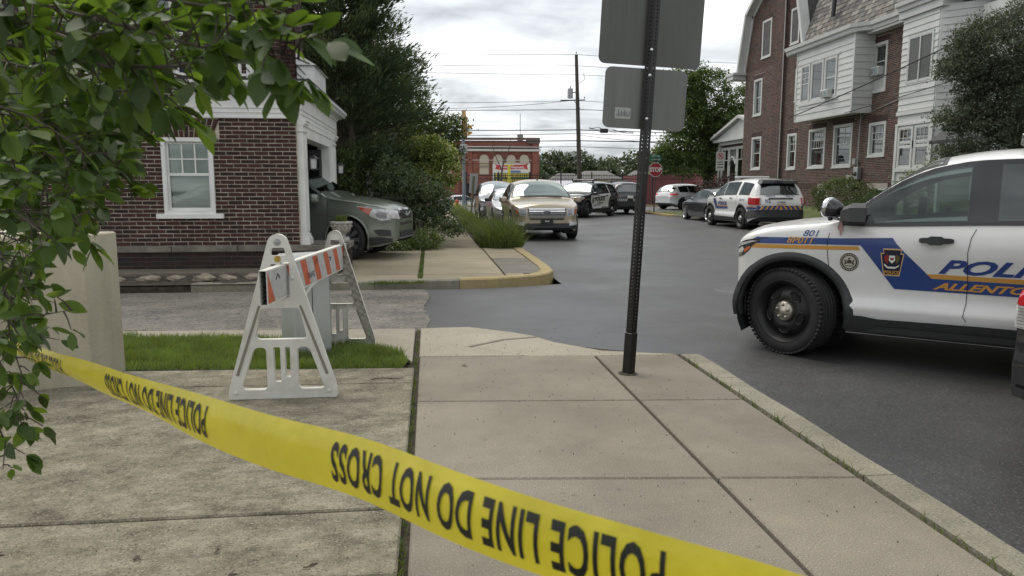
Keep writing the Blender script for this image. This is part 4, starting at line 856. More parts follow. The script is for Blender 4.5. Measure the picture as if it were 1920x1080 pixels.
# ---- black and white patrol SUV ----
SPB = dict(SPE)
def bw(loc, a, label, doors):
    c = Car(SPB, 'police_suv', label, 'police car', PBLK, loc, a, .06, 12, group='police cars at the scene', steer=(24 if doors else 0)); suvcommon(c)
    lightbar(c, 1.55, 1.765, .60)
    for md in 'LR':
        c.decal('white_doors', md, [(.31, 1.06), (.29, .9), (.36, .42), (2.38, .46), (2.40, .86), (2.50, 1.0), (2.66, 1.12), (2.60, 1.17), (1.35, 1.125), (.45, 1.09)], PW, .005, .08)
        c.decal('white_pillar', md, [(2.46, 1.17), (2.56, 1.17), (2.48, 1.60), (2.40, 1.60)], PW, .012, .1)
        x0 = 1.0 if md == 'L' else 2.35
        c.text(md, 'POLICE', .72 if md == 'L' else 2.35, .80, .19, mat('black_lettering', (.01, .01, .01), .5), bold=.06, xs=1.35, off=.012, slope=.02); c.text(md, 'ALLENTOWN', 1.02 if md == 'L' else 2.1, .66, .07, MATS['black_lettering'], bold=.04, xs=1.15, off=.012)
        c.decal('badge', md, [(.47, .68), (.60, .68), (.63, .80), (.63, .95), (.44, .95), (.44, .80)], MATS['black_lettering'], .012, .1, holes=([(.50, .73), (.57, .73), (.575, .80), (.495, .80)], [(.49, .84), (.58, .84), (.58, .90), (.49, .90)]))
        for z0, xa, xb in ((.60, .62, 1.5), (1.02, 1.3, 2.3)): c.decal('black_rule', md, [(xa, z0-.045), (xb, z0), (xb, z0+.02), (xa, z0-.005)], MATS['black_lettering'], .012, .1)
        c.decal('sill_cladding', md, [(.42, .25), (2.44, .25), (2.42, .40), (.50, .41)], BPLAS, .02, .15)
        for hx in (1.0, 2.0): c.decal('door_handle', md, [(hx, 1.04), (hx+.2, 1.04), (hx+.2, 1.08), (hx, 1.08)], BPLAS, .03, .1)
        c.seam(md, [(1.30, 1.12), (1.28, .9), (1.31, .42)], .012)
        c.decal('headlight', md, [(-.80, .84), (-.55, .86), (-.34, .92), (-.30, .98), (-.5, .985), (-.80, .95)], CLEAR, .012, .08); c.decal('amber_reflector', md, [(-.44, .88), (-.34, .92), (-.34, .96), (-.44, .94)], AMBER, .016, .08)
        c.decal('tail_light', md, [(3.62, .92), (3.9, .88), (3.9, 1.08), (3.50, 1.12)], RED, .01, .1)
    c.decal('grille', 'F', [(-.50, .62), (.50, .62), (.56, .86), (-.56, .86)], BPLAS, .012, .1); c.decal('headlight', 'F', [(-.80, .86), (-.58, .86), (-.58, .95), (-.76, .97)], CLEAR, .012, .08); c.decal('headlight', 'F', [(.80, .86), (.58, .86), (.58, .95), (.76, .97)], CLEAR, .012, .08)
    for cx in (0, EXPL['wb']): c.flare(cx)
    c.mirror(.48, 1.10, GLOSSB); c.decal('rear_window', 'B', [(-.70, 1.20), (.70, 1.20), (.58, 1.60), (-.58, 1.60)], GLASS_D, .02, .12)
    for sg in (-1, 1):
        P_ = [(sg*.66, .92), (sg*.90, .88), (sg*.92, 1.08), (sg*.70, 1.10)]; c.decal('tail_light', 'B', P_ if sg > 0 else P_[::-1], RED, .012, .1)
        for k in range(6):
            x = sg*(.20+k*.10); q = [(x, .72), (x+sg*.05, .72), (x+sg*.0, .86), (x-sg*.05, .86)]; c.decal('white_chevron', 'B', q if sg > 0 else q[::-1], PW, .02, .2)
    pr = c.decal('number_plate', 'B', [(-.16, .88), (.16, .88), (.16, 1.02), (-.16, 1.02)], PLATE, .025, .1); rear_bumper(c)
    return c
ar = math.radians(46)
ar = math.radians(52)
bw((7.62-math.sin(ar)*.93, 35.5+math.cos(ar)*.93, -.11), 52, 'black patrol SUV with white doors reading POLICE, turned across the street', True)
bw((10.75, 43.1, -.11), -90, 'black patrol SUV seen from behind, half hidden by the sign post', False)
# ---- tan crossover facing us ----
TAN = paint('tan_metallic_paint', (.40, .34, .25), .3, .45)
c = Car(dict(EDGE, spokes=6, rimmat=SILV), 'parked_suv', 'tan crossover with chrome grille parked facing us beside the tall grass', 'suv', TAN, (3.22, 21.05, -.11), 89, .05, 12)
c.sideglass(((.48, 1.22), (1.30, 2.3), (2.4, 3.1))); c.windscreen(1.17, 1.585, glassmat('pale_windscreen', (.3, .36, .34), .03, .03, .75, (.10, .12, .115), gc=(.38, .43, .41)), yb=.06)
gr = c.decal('grille', 'F', [(-.50, .64), (.50, .64), (.54, .87), (-.54, .87)], mat('dark_mesh', (.04, .04, .04), .5), .012, .08)
for z in (.655, .72, .785, .845): c.decal('chrome_bar', 'F', [(-.50, z-.004), (.50, z-.004), (.50, z+.032), (-.50, z+.032)], CHROME, .03, .1, parent=gr)
c.decal('oval_badge', 'F', [(.125*math.cos(t), .765+.055*math.sin(t)) for t in [2*math.pi*i/20 for i in range(20)]], CHROME, .036, .1, parent=gr); c.decal('badge_field', 'F', [(.105*math.cos(t), .765+.042*math.sin(t)) for t in [2*math.pi*i/20 for i in range(20)]], mat('badge_blue_black', (.02, .03, .07), .3), .040, .1, parent=gr)
c.text('F', 'Ford', .075, .745, .045, CHROME, shear=.3, off=.044, parent=gr, name='badge_script')
for sg in (-1, 1):
    P_ = [(sg*.56, .66), (sg*.82, .70), (sg*.88, .88), (sg*.56, .87)]; hl = c.decal('headlight', 'F', P_ if sg > 0 else P_[::-1], CLEAR, .014, .08)
    P_ = [(sg*.58, .69), (sg*.70, .70), (sg*.70, .85), (sg*.58, .85)]; c.decal('lamp_bowl', 'F', P_ if sg > 0 else P_[::-1], mat('lamp_grey', (.25, .26, .27), .15, coat=1), .02, .08, parent=hl)
    P_ = [(sg*.76, .71), (sg*.82, .72), (sg*.86, .86), (sg*.78, .86)]; c.decal('amber_corner', 'F', P_ if sg > 0 else P_[::-1], AMBER, .02, .08, parent=hl)
    P_ = [(sg*.62, .40), (sg*.84, .42), (sg*.84, .50), (sg*.62, .50)]; c.decal('fog_lamp', 'F', P_ if sg > 0 else P_[::-1], CLEAR, .03, .08)
c.decal('upper_intake', 'F', [(-.46, .56), (.46, .56), (.50, .61), (-.50, .61)], BPLAS, .012, .1); c.decal('lower_fascia', 'F', [(-.86, .30), (.86, .30), (.88, .44), (.55, .47), (-.55, .47), (-.88, .44)], BPLAS, .014, .1)
pl = c.decal('front_plate', 'F', [(-.17, .44), (.17, .44), (.17, .60), (-.17, .60)], BLACK, .04, .1)
for sg in (-1, 1): c.decal('plate_mark', 'F', [(sg*.01, .50), (sg*.06, .53), (sg*.05, .55), (sg*.01, .54)][::sg], PLATE, .046, .1, parent=pl)
for md in 'LR':
    for sx in (.33, 1.27, 2.35): c.seam(md, [(sx, 1.0), (sx-.02, .7), (sx+.03, .36)], .014)
    c.decal('sill_cladding', md, [(.42, .23), (2.42, .23), (2.40, .34), (.46, .34)], BPLAS, .012, .15)
c.mirror(.50, 1.05, TAN, 1.05); an = MB(); an.lathe([(.03, 0), (.012, .03), (.005, .12)], 8, T=lambda x, y, z: (x+1.35, y, z+1.68)); an.build('roof_aerial', BPLAS, c.root); wi = MB(); wi.tube([(.36, -.6, 1.18), (.30, 0, 1.19), (.36, .62, 1.18)], .014, 5); wi.build('wiper', BPLAS, c.root)
# ---- silver sedan and grey minivan behind it ----
SLV = paint('silver_paint', (.42, .43, .44), .3, .5)
def facing(sp, name, label, cat, m, loc, a, zc, zh, glasses, gs, steer=0):
    c = Car(sp, name, label, cat, m, loc, a, .07, 10, steer=steer); c.sideglass(glasses); c.windscreen(zc, zh, gs)
    H = sp['top'][0][1]
    c.decal('grille', 'F', [(-.40, H-.16), (.40, H-.16), (.44, H-.03), (-.44, H-.03)], BPLAS, .012, .1)
    for sg in (-1, 1):
        P_ = [(sg*.48, H-.13), (sg*.80, H-.08), (sg*.80, H+.05), (sg*.50, H-.01)]; c.decal('headlight', 'F', P_ if sg > 0 else P_[::-1], CLEAR, .016, .08)
    for md in 'LR':
        c.decal('headlight', md, [(-.80, H-.12), (-.5, H-.02), (-.42, H+.06), (-.78, H+.02)], CLEAR, .012, .08)
        for sx in (.33, 1.27, 2.3): c.seam(md, [(sx, sp['belt'][4][1]), (sx+.02, .34)], .014)
    c.decal('bumper_intake', 'F', [(-.55, .30), (.55, .30), (.6, .42), (-.6, .42)], BPLAS, .012, .1)
    c.mirror(.60 if sp is SEDAN else .48, sp['belt'][4][1]+.06, BPLAS, .85); return c
facing(SEDAN, 'parked_sedan', 'small silver sedan squeezed between the tan crossover and the minivan', 'car', SLV, (3.15, 27.1, -.11), 90, 1.02, 1.35, ((.72, 1.5), (1.6, 2.45)), GLASS_D)
GREY = paint('grey_metal_paint', (.20, .21, .23), .3, .5)
facing(VAN, 'parked_minivan', 'grey minivan with a dark door mirror, last of the row by the grass', 'minivan', GREY, (3.15, 33.6, -.11), 90, 1.20, 1.62, ((.5, 1.3), (1.4, 2.4), (2.5, 3.4)), glassmat('mid_windscreen', (.3, .36, .34), .03, .03, .7, (.07, .09, .09), gc=(.5, .55, .54)))
# ---- charcoal sedan beyond 513 ----
CHAR = paint('charcoal_paint', (.035, .036, .04), .25, .3)
c = Car(dict(SEDAN, spokes=7, rimmat=SILV), 'parked_sedan', 'charcoal sedan parked just ahead of the patrol SUV marked 513', 'car', CHAR, (12.55, 33.1, -.11), -90, .06, 10); c.sideglass(((.75, 1.5), (1.58, 2.45), (2.5, 2.95))); c.windscreen(1.02, 1.35); c.windscreen(1.08, 1.34, None, 'B', name='rear_window')
c.mirror(.62, .95, CHAR)
for md in 'LR':
    for sx in (.4, 1.53, 2.5): c.seam(md, [(sx, .88), (sx+.02, .3)], .012)
    c.decal('tail_light', md, [(3.5, .78), (3.85, .76), (3.85, .9), (3.5, .92)], RED, .01, .1)
# ---- white SUV on the cross street ----
PW2 = paint('white_gloss_paint', (.66, .67, .67), .25)
c = Car(dict(EDGE, wb=2.90, spokes=5, rimmat=mat('dark_alloy', (.05, .05, .05), .3, .6)), 'parked_suv', 'white SUV with its tail light lit on the cross street behind the stop sign', 'suv', PW2, (18.9, 50.2, -.11), 208, .06, 10); c.sideglass(((.48, 1.22), (1.30, 2.3), (2.4, 3.2))); c.windscreen(1.17, 1.585); c.windscreen(1.18, 1.5, None, 'B', name='rear_window'); c.mirror(.5, 1.05, PW2)
for md in 'LR':
    c.decal('tail_light', md, [(3.38, .95), (3.83, .92), (3.83, 1.06), (3.40, 1.08)], mat('lit_tail_light', (.8, .05, .04), .2), .012, .1)
    for sx in (.33, 1.27, 2.35): c.seam(md, [(sx, 1.0), (sx+.02, .36)], .014)
    for hx in (1.0, 2.0): c.decal('door_handle', md, [(hx, .98), (hx+.18, .98), (hx+.18, 1.01), (hx, 1.01)], PW2, .03, .1)
for sg in (-1, 1): c.decal('tail_light', 'B', [(sg*.55, .95), (sg*.86, .95), (sg*.84, 1.06), (sg*.57, 1.07)][::sg], MATS['lit_tail_light'], .014, .1)
c.decal('number_plate', 'B', [(-.16, .80), (.16, .80), (.16, .95), (-.16, .95)], PLATE, .02, .1)
# ---- green crossover leaving the garage ----
GRN = paint('sage_green_paint', (.20, .225, .19), .27, .4); FX = math.radians(166)
g1 = Vector((-1.37, 14.05)); g2 = Vector((-1.02, 15.5)); ctr = (g1+g2)/2
c = Car(dict(FORE, spokes=10, rimmat=SILV), 'green_crossover', 'sage green crossover nosing out of the white garage doorway', 'suv', GRN, (ctr.x-.14, ctr.y, 0.0), 167, .035, 14); c.root.scale = (1, 1, 1.10)
# local +y is the side facing the camera here
GW = glassmat('garage_car_glass', (.2, .26, .24), .0, .03, .7, (.02, .03, .03), gc=(.27, .31, .30))
c.sideglass(((.56, 1.32), (1.40, 2.3), (2.4, 3.1)), GW); c.windscreen(1.13, 1.56, GW, yb=.06)
c.decal('grille', 'F', [(-.36, .66), (.36, .66), (.44, .74), (.40, .86), (-.40, .86), (-.44, .74)], CHROME, .010, .06); c.decal('grille_mesh', 'F', [(-.33, .68), (.33, .68), (.40, .74), (.36, .83), (-.36, .83), (-.40, .74)], mat('black_mesh', (.015, .015, .015), .5), .014, .06)
c.decal('grille_wing', 'F', [(-.34, .80), (-.08, .76), (.08, .76), (.34, .80), (.34, .785), (.08, .73), (-.08, .73), (-.34, .785)], CHROME, .022, .06); c.decal('oval_badge', 'F', [(.075*math.cos(t), .765+.042*math.sin(t)) for t in [2*math.pi*i/16 for i in range(16)]], CHROME, .026, .1)
c.decal('upper_slot', 'F', [(-.42, .58), (.42, .58), (.42, .62), (-.42, .62)], BPLAS, .01, .06); c.decal('lower_intake', 'F', [(-.44, .38), (.44, .38), (.50, .47), (-.50, .47)], BPLAS, .012, .06)
skd = c.decal('skid_trim', 'F', [(-.52, .34), (.52, .34), (.56, .375), (-.56, .375)], mat('grey_skid', (.12, .12, .12), .5), .018, .06)
for sg in (-1, 1):
    P_ = [(sg*.50, .68), (sg*.72, .70), (sg*.84, .76), (sg*.86, .86), (sg*.62, .83), (sg*.48, .80)]; c.decal('headlight', 'F', P_[::sg], CLEAR, .010, .05)
    md = 'R' if sg > 0 else 'L'
    hl = c.decal('headlight', md, [(-.80, .68), (-.66, .66), (-.50, .72), (-.30, .83), (-.20, .905), (-.40, .885), (-.62, .84), (-.80, .80)], CLEAR, .008, .04); c.decal('amber_lens', md, [(-.44, .755), (-.30, .83), (-.22, .895), (-.40, .875), (-.50, .86), (-.46, .80)], mat('orange_lens', (.45, .06, .02), .15, coat=1), .012, .04, parent=hl)
    c.decal('lamp_bowl', md, [(-.74, .70), (-.62, .70), (-.54, .76), (-.60, .82), (-.74, .79)], mat('lamp_grey', (.25, .26, .27), .15, coat=1), .012, .04, parent=hl)
    c.decal('fog_recess', md, [(-.80, .40), (-.60, .41), (-.50, .50), (-.62, .52), (-.80, .50)], BPLAS, .008, .05)
    c.decal('lower_bumper', md, [(-.82, .30), (-.42, .24), (-.42, .38), (-.62, .39), (-.82, .36)], BPLAS, .008, .05)
    c.seam(md, [(-.82, .64), (-.64, .62), (-.5, .68), (-.42, .72)], .006); c.seam(md, [(.35, .98), (.33, .8), (.38, .4)], .007); c.seam(md, [(-.62, .885), (-.2, .95), (.3, 1.0)], .006)
    c.decal('sill_cladding', md, [(.38, .22), (2.25, .22), (2.22, .33), (.42, .33)], BPLAS, .012, .12)
c.mirror(.56, .98, GRN); c.flare(0, .03, m=GRN, out=.012)
# ---- dark SUV at the right edge, seen from its rear corner ----
DKP = paint('charcoal_metallic', (.030, .031, .034), .25, .4)
SPR = dict(EDGE, top=EDGE['top'][:-3]+[(3.35, 1.60), (3.62, 1.25), (3.76, 1.0), (3.85, .8)], bottom=[(-.86, .34), (-.75, .27), (-.45, .22), (3.1, .20), (3.85, .26)])
a_ = 125; ar = math.radians(a_); back = Vector((math.cos(ar), math.sin(ar))); lat = Vector((-math.sin(ar), math.cos(ar)))
o_ = Vector((3.16, 3.50))-back*3.70-lat*.93
c = Car(SPR, 'parked_suv', 'dark grey SUV cut off by the right edge, only its tail light corner showing', 'suv', DKP, (o_.x, o_.y, -.11), a_, .05, 14)
c.sideglass(((.48, 1.22), (1.30, 2.3), (2.4, 3.1))); c.windscreen(1.17, 1.585)
for md in 'LR':
    tl = c.decal('tail_light', md, [(3.46, .80), (3.84, .79), (3.84, 1.06), (3.48, 1.09)], RED, .018, .05); c.decal('reverse_lens', md, [(3.48, .66), (3.84, .66), (3.84, .788), (3.46, .798)], CLEAR, .020, .03, parent=tl)
    for k in range(7): c.decal('lens_rib', md, [(3.48, .665+k*.018), (3.84, .665+k*.018), (3.84, .672+k*.018), (3.48, .672+k*.018)], SILV, .024, .08, parent=tl)
    c.decal('bumper_strip', md, [(2.98, .24), (3.84, .28), (3.84, .33), (2.98, .30)], BPLAS, .014, .08); c.seam(md, [(3.1, .56), (3.5, .575), (3.84, .575)], .008)
for sg in (-1, 1):
    tl = c.decal('tail_light', 'B', [(sg*.66, .79), (sg*.92, .79), (sg*.90, 1.06), (sg*.70, 1.06)][::sg], RED, .012, .05); c.decal('reverse_lens', 'B', [(sg*.66, .66), (sg*.93, .66), (sg*.92, .785), (sg*.66, .785)][::sg], CLEAR, .014, .05, parent=tl)
# ---- white car mirrored in the near side window, parked behind the camera ----
c = Car(dict(SEDAN, rimmat=SILV), 'parked_sedan', 'white sedan seen only as a reflection in the nearest patrol SUV window', 'car', PW2, (-5.2, -3.0, 0), 150, .1, 8); c.sideglass(((.72, 1.5), (1.6, 2.45))); c.windscreen(1.02, 1.35)
# ---------------- walls ----------------
class WF:
    """wall frame: u along the wall, z up, d outwards"""
    def __init__(s, o, u, n): s.o = Vector(o); s.u = Vector(u).normalized(); s.n = Vector(n).normalized()
    def __call__(s, u, z, d=0): p = s.o+s.u*u+s.n*d; return (p.x, p.y, p.z+z)
    def box(s, mb, u0, u1, z0, z1, d0, d1, mi=0): return mb.box(u0, u1, z0, z1, d0, d1, mi, T=s)
    def bbox(s, mb, u0, u1, z0, z1, d0, d1, b=.008, mi=0): return mb.bbox(u0, u1, z0, z1, d0, d1, b, mi, T=s)
def wall_cells(mb, W, u0, u1, z0, z1, ops, d0, d1, mi=0):
    us = sorted({u0, u1, *[v for o in ops for v in o[:2] if u0 < v < u1]}); zs = sorted({z0, z1, *[v for o in ops for v in o[2:4] if z0 < v < z1]})
    for a, b in zip(us, us[1:]):
        for c, d in zip(zs, zs[1:]):
            if any(o[0] <= (a+b)/2 <= o[1] and o[2] <= (c+d)/2 <= o[3] for o in ops): continue
            W.box(mb, a, b, c, d, d0, d1, mi)
def brickrows(u0, u1, z0, z1, ops, L=.213, C=.0677, keep=None):
    """running bond rectangles (u0,u1,z0,z1), clipped by the openings"""
    out = []; r = 0; z = z0
    while z+C*.6 <= z1:
        u = u0-(L/2 if r % 2 else 0)
        while u < u1:
            a, b = max(u, u0), min(u+L, u1); segs = [(a, b)]
            for o in ops:
                if z+C*.5 > o[2] and z+C*.5 < o[3]:
                    ns = []
                    for p, q in segs:
                        if q <= o[0] or p >= o[1]: ns.append((p, q))
                        else:
                            if p < o[0]: ns.append((p, o[0]))
                            if q > o[1]: ns.append((o[1], q))
                    segs = ns
            for p, q in segs:
                if q-p > .03 and (keep is None or keep((p+q)/2, z+C/2)): out.append((p, q, z, min(z+C, z1)))
            u += L
        z += C; r += 1
    return out
def bricks_joined(name, W, rects, m, parent, j=.010, proud=.008, seed=1, d0=0., soldier=()):
    r = random.Random(seed); V = []; F = []; mi = []; nm = len(m)
    for (a, b, c, d) in list(rects):
        q = j/2; p = proud+r.uniform(-.003, .003); n = len(V)
        V += [W(x, y, dd) for dd in (d0, d0+p) for x, y in ((a+q, c+q), (b-q, c+q), (b-q, d-q), (a+q, d-q))]
        F += [(n+4, n+5, n+6, n+7), (n, n+1, n+5, n+4), (n+1, n+2, n+6, n+5), (n+2, n+3, n+7, n+6), (n+3, n, n+4, n+7)]; k = min(nm-1, int(r.random()**1.3*nm)); mi += [k]*5
    me = mesh_from(name, V, F, m, mi); return obj(name, me, parent, kind='stuff')
BRK = [mat('brick_dark_red', (.042, .015, .012), .85, var=.3, vscale=30, bump=.4, bscale=120), mat('brick_maroon', (.056, .020, .016), .85, var=.25, vscale=25, bump=.4, bscale=120), mat('brick_umber', (.026, .012, .010), .85, var=.3, vscale=25, bump=.4, bscale=120)]
BRK2 = [mat('brick_brown', (.080, .043, .034), .85, var=.25, vscale=8), mat('brick_red_brown', (.11, .050, .037), .85, var=.25, vscale=8), mat('brick_dark_brown', (.05, .032, .03), .85, var=.25, vscale=8), mat('brick_grey_brown', (.10, .065, .052), .85, var=.2, vscale=8)]
STONE = mat('ledge_stone', (.17, .155, .13), .9, var=.3, vscale=4, bump=.5, bscale=50)
BLIND = mat('white_blind', (.50, .50, .47), .8, var=.06, vscale=1.2)
def brick_objs(W, rects, mats_, parent, limit, order, j=.010, seed=3, proud=.008):
    """the bricks that show largest as parts, the rest joined"""
    r = random.Random(seed); rects = sorted(rects, key=order); big, rest = rects[:limit], rects[limit:]
    cache = {}; ang = math.atan2(W.u.y, W.u.x)
    for (a, b, c, d) in big:
        k = r.randrange(3); key = (round(b-a, 2), k, r.randrange(3))
        if key not in cache:
            h = (b-a-j)/2; v = (d-c-j)/2; mb = MB(); e = .004; jt = lambda: r.uniform(-.0032, .0032)
            V = [(x, y, z) for y, ex in ((.03, 0), (-proud+.003, 0), (-proud, e)) for x, z in ((-h+ex+jt(), -v+ex+jt()), (h-ex+jt(), -v+ex+jt()), (h-ex+jt(), v-ex+jt()), (-h+ex+jt(), v-ex+jt()))]
            mb.add(V, [(8, 9, 10, 11)]+[(l*4+i, l*4+(i+1) % 4, l*4+4+(i+1) % 4, l*4+4+i) for l in (0, 1) for i in range(4)]); cache[key] = mesh_from('brick', mb.v, mb.f, mats_[k])
        o = bpy.data.objects.new('brick', cache[key]); link(o, parent); p = W((a+b)/2, (c+d)/2, r.uniform(-.002, .003)); o.location = p; o.rotation_euler = (0, 0, ang)
    if rest: bricks_joined('brick_field', W, rest, mats_, parent, j, proud, seed)
def sash(W, par, u0, u1, z0, z1, nu=3, nz=2, fw=.05, m=WHITE, glass=None, lower=(1, 1), blind=None, d=-.06, rail=True, split=.5, top=True, dep=.02, name='window', label=None, mw=.018):
    """double hung window: frame, two sashes with muntins, panes, blind"""
    glass = glass or GLASS_D; b = MB()
    W.box(b, u0, u0+fw, z0, z1, d-.03, dep); W.box(b, u1-fw, u1, z0, z1, d-.03, dep); W.box(b, u0+fw, u1-fw, z1-fw, z1, d-.03, dep-.003); W.box(b, u0+fw, u1-fw, z0, z0+fw*.8, d-.03, dep-.003)
    w_ = b.build(name, m, par, label=label)
    zm = z0+(z1-z0)*split; i = fw+.03
    s_ = MB(); W.box(s_, u0+fw, u0+i, z0+fw*.8, z1-fw, d, d+.025); W.box(s_, u1-i, u1-fw, z0+fw*.8, z1-fw, d, d+.025); W.box(s_, u0+i, u1-i, z1-fw-.035, z1-fw, d, d+.022); W.box(s_, u0+i, u1-i, z0+fw*.8, z0+fw*.8+.045, d, d+.022)
    if rail: W.box(s_, u0+i, u1-i, zm-.02, zm+.02, d, d+.024)
    s_.build('window_sash', m, w_)
    for (za, zb, (a, c)) in ((zm if rail else z0+fw, z1-fw-.03, (nu, nz)), (z0+fw+.03, zm, lower)):
        if not rail and (za, zb) == (z0+fw+.03, zm): continue
        if a > 1 or c > 1:
            g_ = MB()
            for k in range(1, a): x = u0+i+(u1-u0-2*i)*k/a; W.box(g_, x-mw/2, x+mw/2, za, zb, d+.002, d+.020)
            for k in range(1, c): y = za+(zb-za)*k/c; W.box(g_, u0+i, u1-i, y-mw/2, y+mw/2, d+.001, d+.018)
            g_.build('muntin_grid', m, w_)
        p = MB(); W.box(p, u0+i-.005, u1-i+.005, za, zb, d+.004, d+.008); p.build('window_pane', glass, w_)
    if blind: q = MB(); W.box(q, u0+i, u1-i, z0+fw, z1-fw, d-.05, d-.045); q.build('blind', blind, w_)
    return w_
# ---------------- left brick house ----------------
hs = thing('brick_house', 'dark red brick house with white cornice and garage portal at left', 'house')
WL = WF((0, 12.0, 0), (1, 0, 0), (0, -1, 0)); U1 = -2.04
ops = [(-4.06, -3.30, .93, 2.09), (-7.4, -6.6, .93, 2.09)]
arch = [(-4.16, -3.20, 2.09, 2.375), (-7.5, -6.5, 2.09, 2.375)]
mo = MB(); wall_cells(mo, WL, -9.5, U1+.0, .435, 2.39, ops, -.25, 0); mo.build('wall', MORTAR, hs)
rr = brickrows(-9.5, U1, .435, 2.39, ops+arch, .213, .0632)
brick_objs(WL, rr, BRK, hs, 300, lambda q: abs(q[1]+2.04) if q[1] > -4.9 else 99+abs(q[1]), .014)
# flat arches of tapered bricks
for (a, b, c, d) in arch:
    n = 11; cu = (a+b)/2
    for k in range(n):
        mb_ = MB(); t0, t1 = -1+2*k/n+.02, -1+2*(k+1)/n-.02; hb, ht = (b-a)/2-.09, (b-a)/2+.02
        for zz0, zz1 in ((c+.006, (c+d)/2-.005+(.04 if k % 2 else -.04)), ((c+d)/2+.005+(.04 if k % 2 else -.04), d-.004)):
            f0_ = (zz0-c)/(d-c); f1_ = (zz1-c)/(d-c)
            mb_.prism([(cu+t0*(hb+(ht-hb)*f0_), zz0), (cu+t1*(hb+(ht-hb)*f0_), zz0), (cu+t1*(hb+(ht-hb)*f1_), zz1), (cu+t0*(hb+(ht-hb)*f1_), zz1)], -.02, .009, WL)
        mb_.build('arch_brick', BRK[k % 3], hs)
for (a, b, c, d) in ops:
    w_ = sash(WL, hs, a, b, c, d, 3, 2, .06, WHITE, GLASS_C, (1, 1), BLIND, -.05, split=.52, dep=.035, name='window', mw=.02)
    s_ = MB(); WL.bbox(s_, a-.12, b+.12, c-.075, c, -.03, .06, .006); s_.build('window_sill', WHITE, w_)
# base: ledge stone and darker brick plinth
for x0, x1 in ((-9.5, -7.3), (-7.29, -5.6), (-5.59, -4.0), (-3.99, -3.0), (-2.99, -1.32)):
    s_ = MB(); WL.bbox(s_, x0, x1, .335, .432, -.2, .045, .008); s_.build('ledge_stone', STONE, hs)
BRKD = [mat('brick_soot', (.022, .017, .016), .9, var=.3, vscale=30, bump=.4), mat('brick_soot_red', (.035, .020, .018), .9, var=.3, vscale=30, bump=.4), BRK[2]]
mo = MB(); WL.box(mo, -9.5, -1.355, -.1, .335, -.2, -.005); mo.box(-2.0, -1.36, 12.3, 13.1, -.1, .33); mo.build('plinth_wall', mat('dark_mortar', (.12, .11, .095), .95), hs)
bricks_joined('plinth_brick', WL, brickrows(-9.5, -1.355, -.08, .335, [], .213, .0677), BRKD, hs, .010, .008, 8, -.005)
WR = WF((-1.36, 0, 0), (0, 1, 0), (1, 0, 0)); bricks_joined('plinth_brick', WR, brickrows(12.0, 13.1, -.08, .335, [], .213, .0677), BRKD, hs, .010, .008, 9)
st = MB(); st.bbox(-2.0, -1.32, 12.05, 13.12, .335, .432, .008); st.build('ledge_stone', STONE, hs)
# entablature and cornice along the front
def entab(W, u0, u1, par, name, ext=0.):
    b = MB(); steps = [(2.39, 2.415, .035), (2.415, 2.47, .022), (2.47, 2.485, .034), (2.485, 2.54, .026), (2.54, 2.555, .040), (2.555, 2.74, .028), (2.74, 2.765, .05)]
    for a, c, d in steps: W.box(b, u0, u1, a, c, -.22, d)
    o = b.build(name, WHITE, par)
    dn = MB(); k = u0+.02
    while k < u1-.03: W.box(dn, k, k+.028, 2.765, 2.80, -.05, .072); k += .056
    q = dn.build('dentil_row', WHITE, o); q['kind'] = 'stuff'
    c_ = MB(); W.box(c_, u0, u1+ext, 2.80, 2.825, -.22, .11); W.box(c_, u0, u1+ext, 2.825, 2.86, -.22, .19); W.box(c_, u0, u1+ext, 2.86, 2.885, -.22, .205); W.box(c_, u0, u1+ext, 2.885, 2.93, -.22, .225); c_.build('cornice', WHITE2, o)
    return o
entab(WL, -9.5, -2.06, hs, 'entablature', .24)
WP = WF((-2.0, 0, 0), (0, 1, 0), (1, 0, 0))
entab(WP, 12.02, 16.62, hs, 'entablature', .25)
rf = MB(); rf.box(-9.5, -1.78, 11.78, 16.86, 2.93, 2.965); rf.build('flat_roof', mat('roof_felt', (.05, .05, .05), .9), hs)
# portal: pilasters, lintel, jamb, opening 12.42..15.25
def pilaster(y0, y1):
    b = MB(); WP.box(b, y0, y1, .60, 2.20, -.2, .05); WP.box(b, y0+.03, y1-.03, .64, 2.14, .05, .062)
    WP.box(b, y0-.02, y1+.02, .432, .53, -.2, .10); WP.box(b, y0-.01, y1+.01, .53, .56, -.2, .085); WP.box(b, y0-.005, y1+.005, .56, .60, -.2, .07)
    for a, c, d in ((2.20, 2.225, .075), (2.225, 2.29, .055), (2.29, 2.315, .08), (2.315, 2.36, .10), (2.36, 2.388, .12)): WP.box(b, y0-d*.3, y1+d*.3, a, c, -.2, d)
    b.build('pilaster', WHITE, hs)
pilaster(12.06, 12.38); pilaster(15.72, 16.1)
b = MB(); WP.box(b, 12.38, 15.72, 2.13, 2.389, -.2, .03); WP.box(b, 12.38, 15.6, 2.30, 2.32, .03, .045); WP.box(b, 15.28, 15.72, .0, 2.13, -.2, .03); WP.box(b, 12.38, 12.46, .0, 2.13, -.2, .03); WP.box(b, 16.1, 16.55, 0, 2.388, -.2, .0)
b.build('portal_surround', WHITE, hs)
b = MB(); b.box(-9.4, -2.2, 12.3, 12.34, 0, 2.7); b.box(-9.4, -2.2, 16.3, 16.5, 0, 2.7); b.box(-9.5, -9.3, 12.3, 16.5, 0, 2.7); b.box(-9.4, -2.2, 12.3, 16.5, 2.6, 2.7); b.build('garage_inner_wall', mat('garage_plaster_grey', (.13, .13, .12), .9, var=.2, vscale=1), hs)
b = MB(); b.box(-9.4, -2.0, 12.3, 16.5, -.02, .008); b.build('garage_floor', mat('garage_floor_grey', (.10, .10, .095), .8, var=.2, vscale=2), hs)
